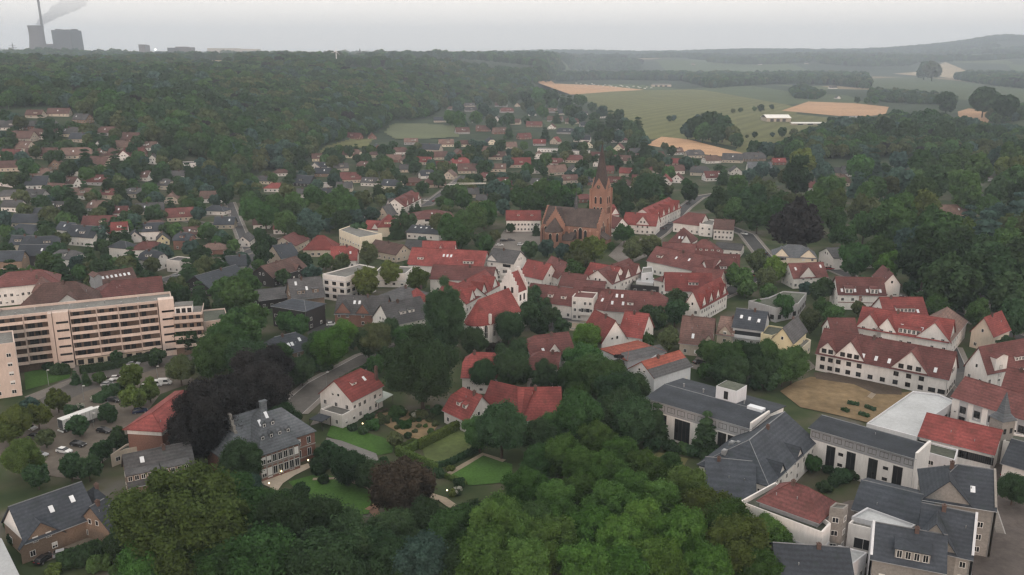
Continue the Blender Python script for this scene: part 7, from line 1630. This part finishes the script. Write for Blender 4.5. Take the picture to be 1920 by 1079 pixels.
def crane():
    P = gt(853, 377); m = mat('crane_steel', (.6, .58, .54), var=.05); h = 31 * mpp(P); R = root('tower_crane', P, math.radians(8), 'slim pale tower crane with long level jib behind the round trees', 'crane')
    b = MB(); w = .45
    for x in (-w, w):
        for y in (-w, w): b.tube((x, y, 0), (x, y, h), .2, n=4)
    z = 0
    while z < h - 1: b.tube((-w, -w, z), (w, -w, z + 1.2), .05, n=4); b.tube((w, w, z), (-w, w, z + 1.2), .05, n=4); b.tube((-w, -w, z), (-w, w, z + 1.2), .05, n=4); z += 1.2
    link('mast', b.mesh('mast', [m]), R); L = 58 * mpp(P)
    b = MB(); b.tube((-5, -.4, h), (L, -.4, h), .22, n=4); b.tube((-5, .4, h), (L, .4, h), .22, n=4); b.tube((-3, 0, h + 1), (L, 0, h + .7), .1, n=4)
    for i in range(int(L / 1.5)): b.tube((i * 1.5, -.4, h), (i * 1.5 + .75, 0, h + .9), .05, n=3); b.tube((i * 1.5 + .75, 0, h + .9), (i * 1.5 + 1.5, .4, h), .05, n=3)
    link('jib', b.mesh('jib', [m]), R); b = MB(); b.box(-6, -3.5, -.7, .7, h - 1.3, h); link('counterweight', b.mesh('counterweight', [CONC]), R)
crane()
def power_station():
    D = 4500.0
    def at(px, py, dd=0):
        d = ray(px, py); t = (D + dd) / d[1]; return Vector((d[0] * t, D + dd, CAM_H + d[2] * t))
    g = float(hgt(at(66, 90).x, D)); m = mat('tower_concrete', (.115, .10, .10), var=.1, scale=.02, big=.005); md = mat('boiler_cladding', (.05, .05, .055), var=.1, scale=.02)
    z0 = g - 5; c = at(66, 50); zt = c.z; R = root('cooling_tower', (c.x, D, z0), 0, 'pale cooling tower on the horizon at the far left', 'cooling tower'); H_ = zt - z0; rr = 13.6 * D / FPX
    b = MB(); b.lathe([(rr * (1.32 - .42 * math.sin(min(1, t * 1.15) * math.pi / 2) + (.06 * max(0, t - .8) / .2)), H_ * t) for t in [i / 12 for i in range(13)]], 32); link('shell', b.mesh('shell', [m]), R)
    b = MB(); b.lathe([(rr * .97, H_ + .01), (rr * 1.0, H_ + .01), (rr * 1.0, H_ + 4)], 32); link('rim', b.mesh('rim', [md]), R)
    c = at(124, 55, 80); hw = 17.5 * D / FPX; H_ = c.z - z0; R = root('boiler_house', (c.x, D + 80, z0), 0, 'dark blocky boiler house right of the cooling tower', 'building')
    b = MB(); b.v = [(-hw * .9, -60, 0), (hw * 1.08, -60, 0), (hw * 1.08, 60, 0), (-hw * .9, 60, 0), (-hw, -60, H_ * .96), (hw * .93, -60, H_ * .96), (hw * .93, 60, H_ * .96), (-hw, 60, H_ * .96)]; b.f = [(0, 1, 5, 4), (1, 2, 6, 5), (2, 3, 7, 6), (3, 0, 4, 7), (4, 5, 6, 7)]; b.m = [0] * 5
    for i in range(4): b.box(-hw * .9 + i * hw * .55, -hw * .9 + i * hw * .55 + 12, -30, 20, H_ * .955, H_ * (1.0 if i % 3 == 0 else .985))
    link('wall', b.mesh('wall', [md]), R)
    b = MB(); b.box(-hw * .6, hw * .2, -120, -61, 0, H_ * .28); link('annex_wall', b.mesh('annex_wall', [m]), R)
    c = at(95, 86, 60); R = root('turbine_hall', (c.x, D + 60, z0), 0, 'low dark hall between cooling tower and boiler house', 'building'); hw = 11 * D / FPX; H_ = c.z - z0; b = MB(); b.box(-hw, hw, -40, 40, 0, H_); link('wall', b.mesh('wall', [md]), R); b = MB(); b.box(-hw * .5, hw * .9, -30, 30, H_, H_ + 8); link('roof_house', b.mesh('roof_house', [m]), R)
    c = at(76, 25, 160); R = root('chimney_stack', (c.x, D + 160, z0), 0, 'very tall slim chimney rising out of the picture above the cooling tower', 'chimney'); b = MB(); hh = at(76, -18, 160).z - z0; b.tube((0, 0, 0), (-6, 0, hh), 7, 5, 14); link('shaft', b.mesh('shaft', [m]), R)
    b = MB(); b.tube((-5.9, 0, hh - 26), (-5.98, 0, hh - 12), 5.6, 5.4, 14); link('warning_band', b.mesh('warning_band', [md]), R)
    for (x0, x1, yt, lab, mm) in ((259, 271, 85, 'small grey block on the left horizon', m), (313, 336, 91, 'low dark hall on the left horizon', md), (328, 357, 89, 'grey stepped works hall on the left horizon', m), (388, 482, 92, 'long pale shed roof on the left horizon', mat('far_pale_roof', (.5, .49, .46), var=.05))):
        a, b_ = at(x0, yt), at(x1, yt); R = root('works_hall', (a.x, D, z0), 0, lab, 'building'); w = b_.x - a.x; h = a.z - z0
        b = MB(); b.box(0, w, 0, 60, 0, h); link('wall', b.mesh('wall', [mm]), R); b = MB(); b.box(-1, w * .6, -1, 61, h + .01, h + 3); link('roof', b.mesh('roof', [mm]), R)
    c = at(291, 95, -100); R = root('floodlight_mast', (c.x, D - 100, z0), 0, 'bright white light on the left horizon', 'lamp'); b = MB(); b.tube((0, 0, 0), (0, 0, c.z - z0), 1.2); link('post', b.mesh('post', [DARKM]), R); b = MB(); b.lathe([(.5, c.z - z0), (4.2, c.z - z0 + 4), (.5, c.z - z0 + 8)], 10); link('lamp_head', b.mesh('lamp_head', [emis('far_lamp', (1, .97, .9), 5.0)]), R)
    c = at(22, 80, -300); R = root('power_pylon', (c.x, D - 300, z0), 0, 'thin lattice power pylon at the left border of the horizon', 'pylon'); b = MB(); h = c.z - z0; [b.tube((x, y, 0), (0, 0, h), 1.0, .5, 4) for x in (-8, 8) for y in (-8, 8)]; [b.tube((-w, 0, h * f), (w, 0, h * f), .9, n=4) for w, f in ((20, .72), (15, .84))]; link('lattice', b.mesh('lattice', [md]), R)
    c = at(674, 91); R = root('far_steeple', (c.x, D, z0), 0, 'tiny dark church steeple on the horizon', 'steeple'); h = c.z - z0; b = MB(); b.lathe([(7, 0), (7, h * .7), (.3, h)], 6); link('spire', b.mesh('spire', [md]), R)
    # smoke drifting to the right from the cooling tower
    a, e = at(70, 47, 40), at(148, -8, 40); rng = random.Random(4); b = MB(); n = 14; m2 = 12; i0 = 0
    for i in range(n):
        t = i / (n - 1); p = a.lerp(e, t); r = (7 + 24 * t) * D / FPX * .6
        for k in range(m2):
            q = 2 * math.pi * k / m2; rr = r * rng.uniform(.75, 1.2); b.v.append((p.x - .57 * rr * math.cos(q), D + 40 + rr * math.sin(q), p.z + .82 * rr * math.cos(q)))
    for i in range(n - 1):
        for k in range(m2): b.f.append((i * m2 + k, i * m2 + (k + 1) % m2, (i + 1) * m2 + (k + 1) % m2, (i + 1) * m2 + k)); b.m.append(0)
    b.f += [tuple(range(m2 - 1, -1, -1)), tuple((n - 1) * m2 + k for k in range(m2))]; b.m += [0, 0]
    mv, nt, out = nodes_of('smoke'); v = nt.nodes.new('ShaderNodeVolumePrincipled'); v.inputs['Color'].default_value = (.62, .60, .62, 1); v.inputs['Density'].default_value = .00014; nt.links.new(v.outputs[0], out.inputs['Volume'])
    tag(link('smoke', b.mesh('smoke', [mv])), kind='stuff')
power_station()
def barn(px0, px1, py, h, label, m, name='barn', roofh=3.0, w=18):
    a, c = gt(px0, py), gt(px1, py); L = (c - a).length; R = root(name, a, math.atan2(c.y - a.y, c.x - a.x), label, 'barn'); b = MB(); b.box(0, L, 0, w, 0, h, top=False); link('wall', b.mesh('wall', [WC['E']]), R)
    r = MB(); [r.face(f) for f in roof_geo(0, L, w, h, h + roofh, 'gg', .8)]; link('roof', r.mesh('roof', [m]), R)
    q = MB(); [q.box(L * (.15 + .25 * i), L * (.15 + .25 * i) + L * .14, -.06, -.003, 0, h * .8) for i in range(3)]; link('barn_door', q.mesh('barn_door', [DARKM]), R)
WHT = mat('white_sheet_roof', (.72, .72, .68), var=.05)
barn(1437, 1482, 229, 6, 'open barn with bright white roof among the green fields', WHT, w=34, roofh=4); barn(1484, 1558, 235, 2.5, 'long low white greenhouse beside the white-roofed barn', WHT, name='greenhouse', w=9, roofh=1.5); barn(1596, 1622, 230, 6, 'grey-roofed farm shed at the corner of the stubble field', RC['F'], w=24); barn(1222, 1258, 163, 6, 'pair of low farm sheds behind the caravans', RC['F'], w=25)
CARAV = ['first'] + ORD[1:] + ['twenty-first', 'last']
for i in range(22):
    px = 1080 + i * 6.6 + (i * 37 % 5); py = 157 + (i * .38) + (i * 53 % 4); P = gt(px, py); R = root('caravan', P, (i * 1.7) % 3, f'{CARAV[i]} white caravan from the left in the row behind the stubble field', 'caravan', 'caravans behind the stubble field')
    def cm():
        b = MB(); b.box(-3.4, 3.4, -1.3, 1.3, .5, 2.9); b.box(-3.1, 3.1, -1.1, 1.1, 2.9, 3.1); b.face([(-2.4, -1.31, 1.6), (-1, -1.31, 1.6), (-1, -1.31, 2.3), (-2.4, -1.31, 2.3)], 1); b.face([(.6, -1.31, 1.6), (2, -1.31, 1.6), (2, -1.31, 2.3), (.6, -1.31, 2.3)], 1); b.tube((0, -1.3, .4), (0, 1.3, .4), .4, n=8, mi=1); return b.mesh('body', [mat('caravan_white', (.68, .67, .64)), GLASS])
    link('body', cached('caravan', cm), R)
# ------------------------------------------------------------------ hazy dusk air
def haze():
    b = MB(); b.box(-12600, 12600, -12600, 12600, -2.5, 470); m, nt, out = nodes_of('haze'); v = nt.nodes.new('ShaderNodeVolumePrincipled'); v.inputs['Color'].default_value = (.72, .85, .98, 1); v.inputs['Density'].default_value = HAZE; v.inputs['Anisotropy'].default_value = 0.0; nt.links.new(v.outputs[0], out.inputs['Volume'])
    tag(link('haze', b.mesh('haze', [m])), kind='stuff')
HAZE = 1.32e-4
haze()
settle_labels()
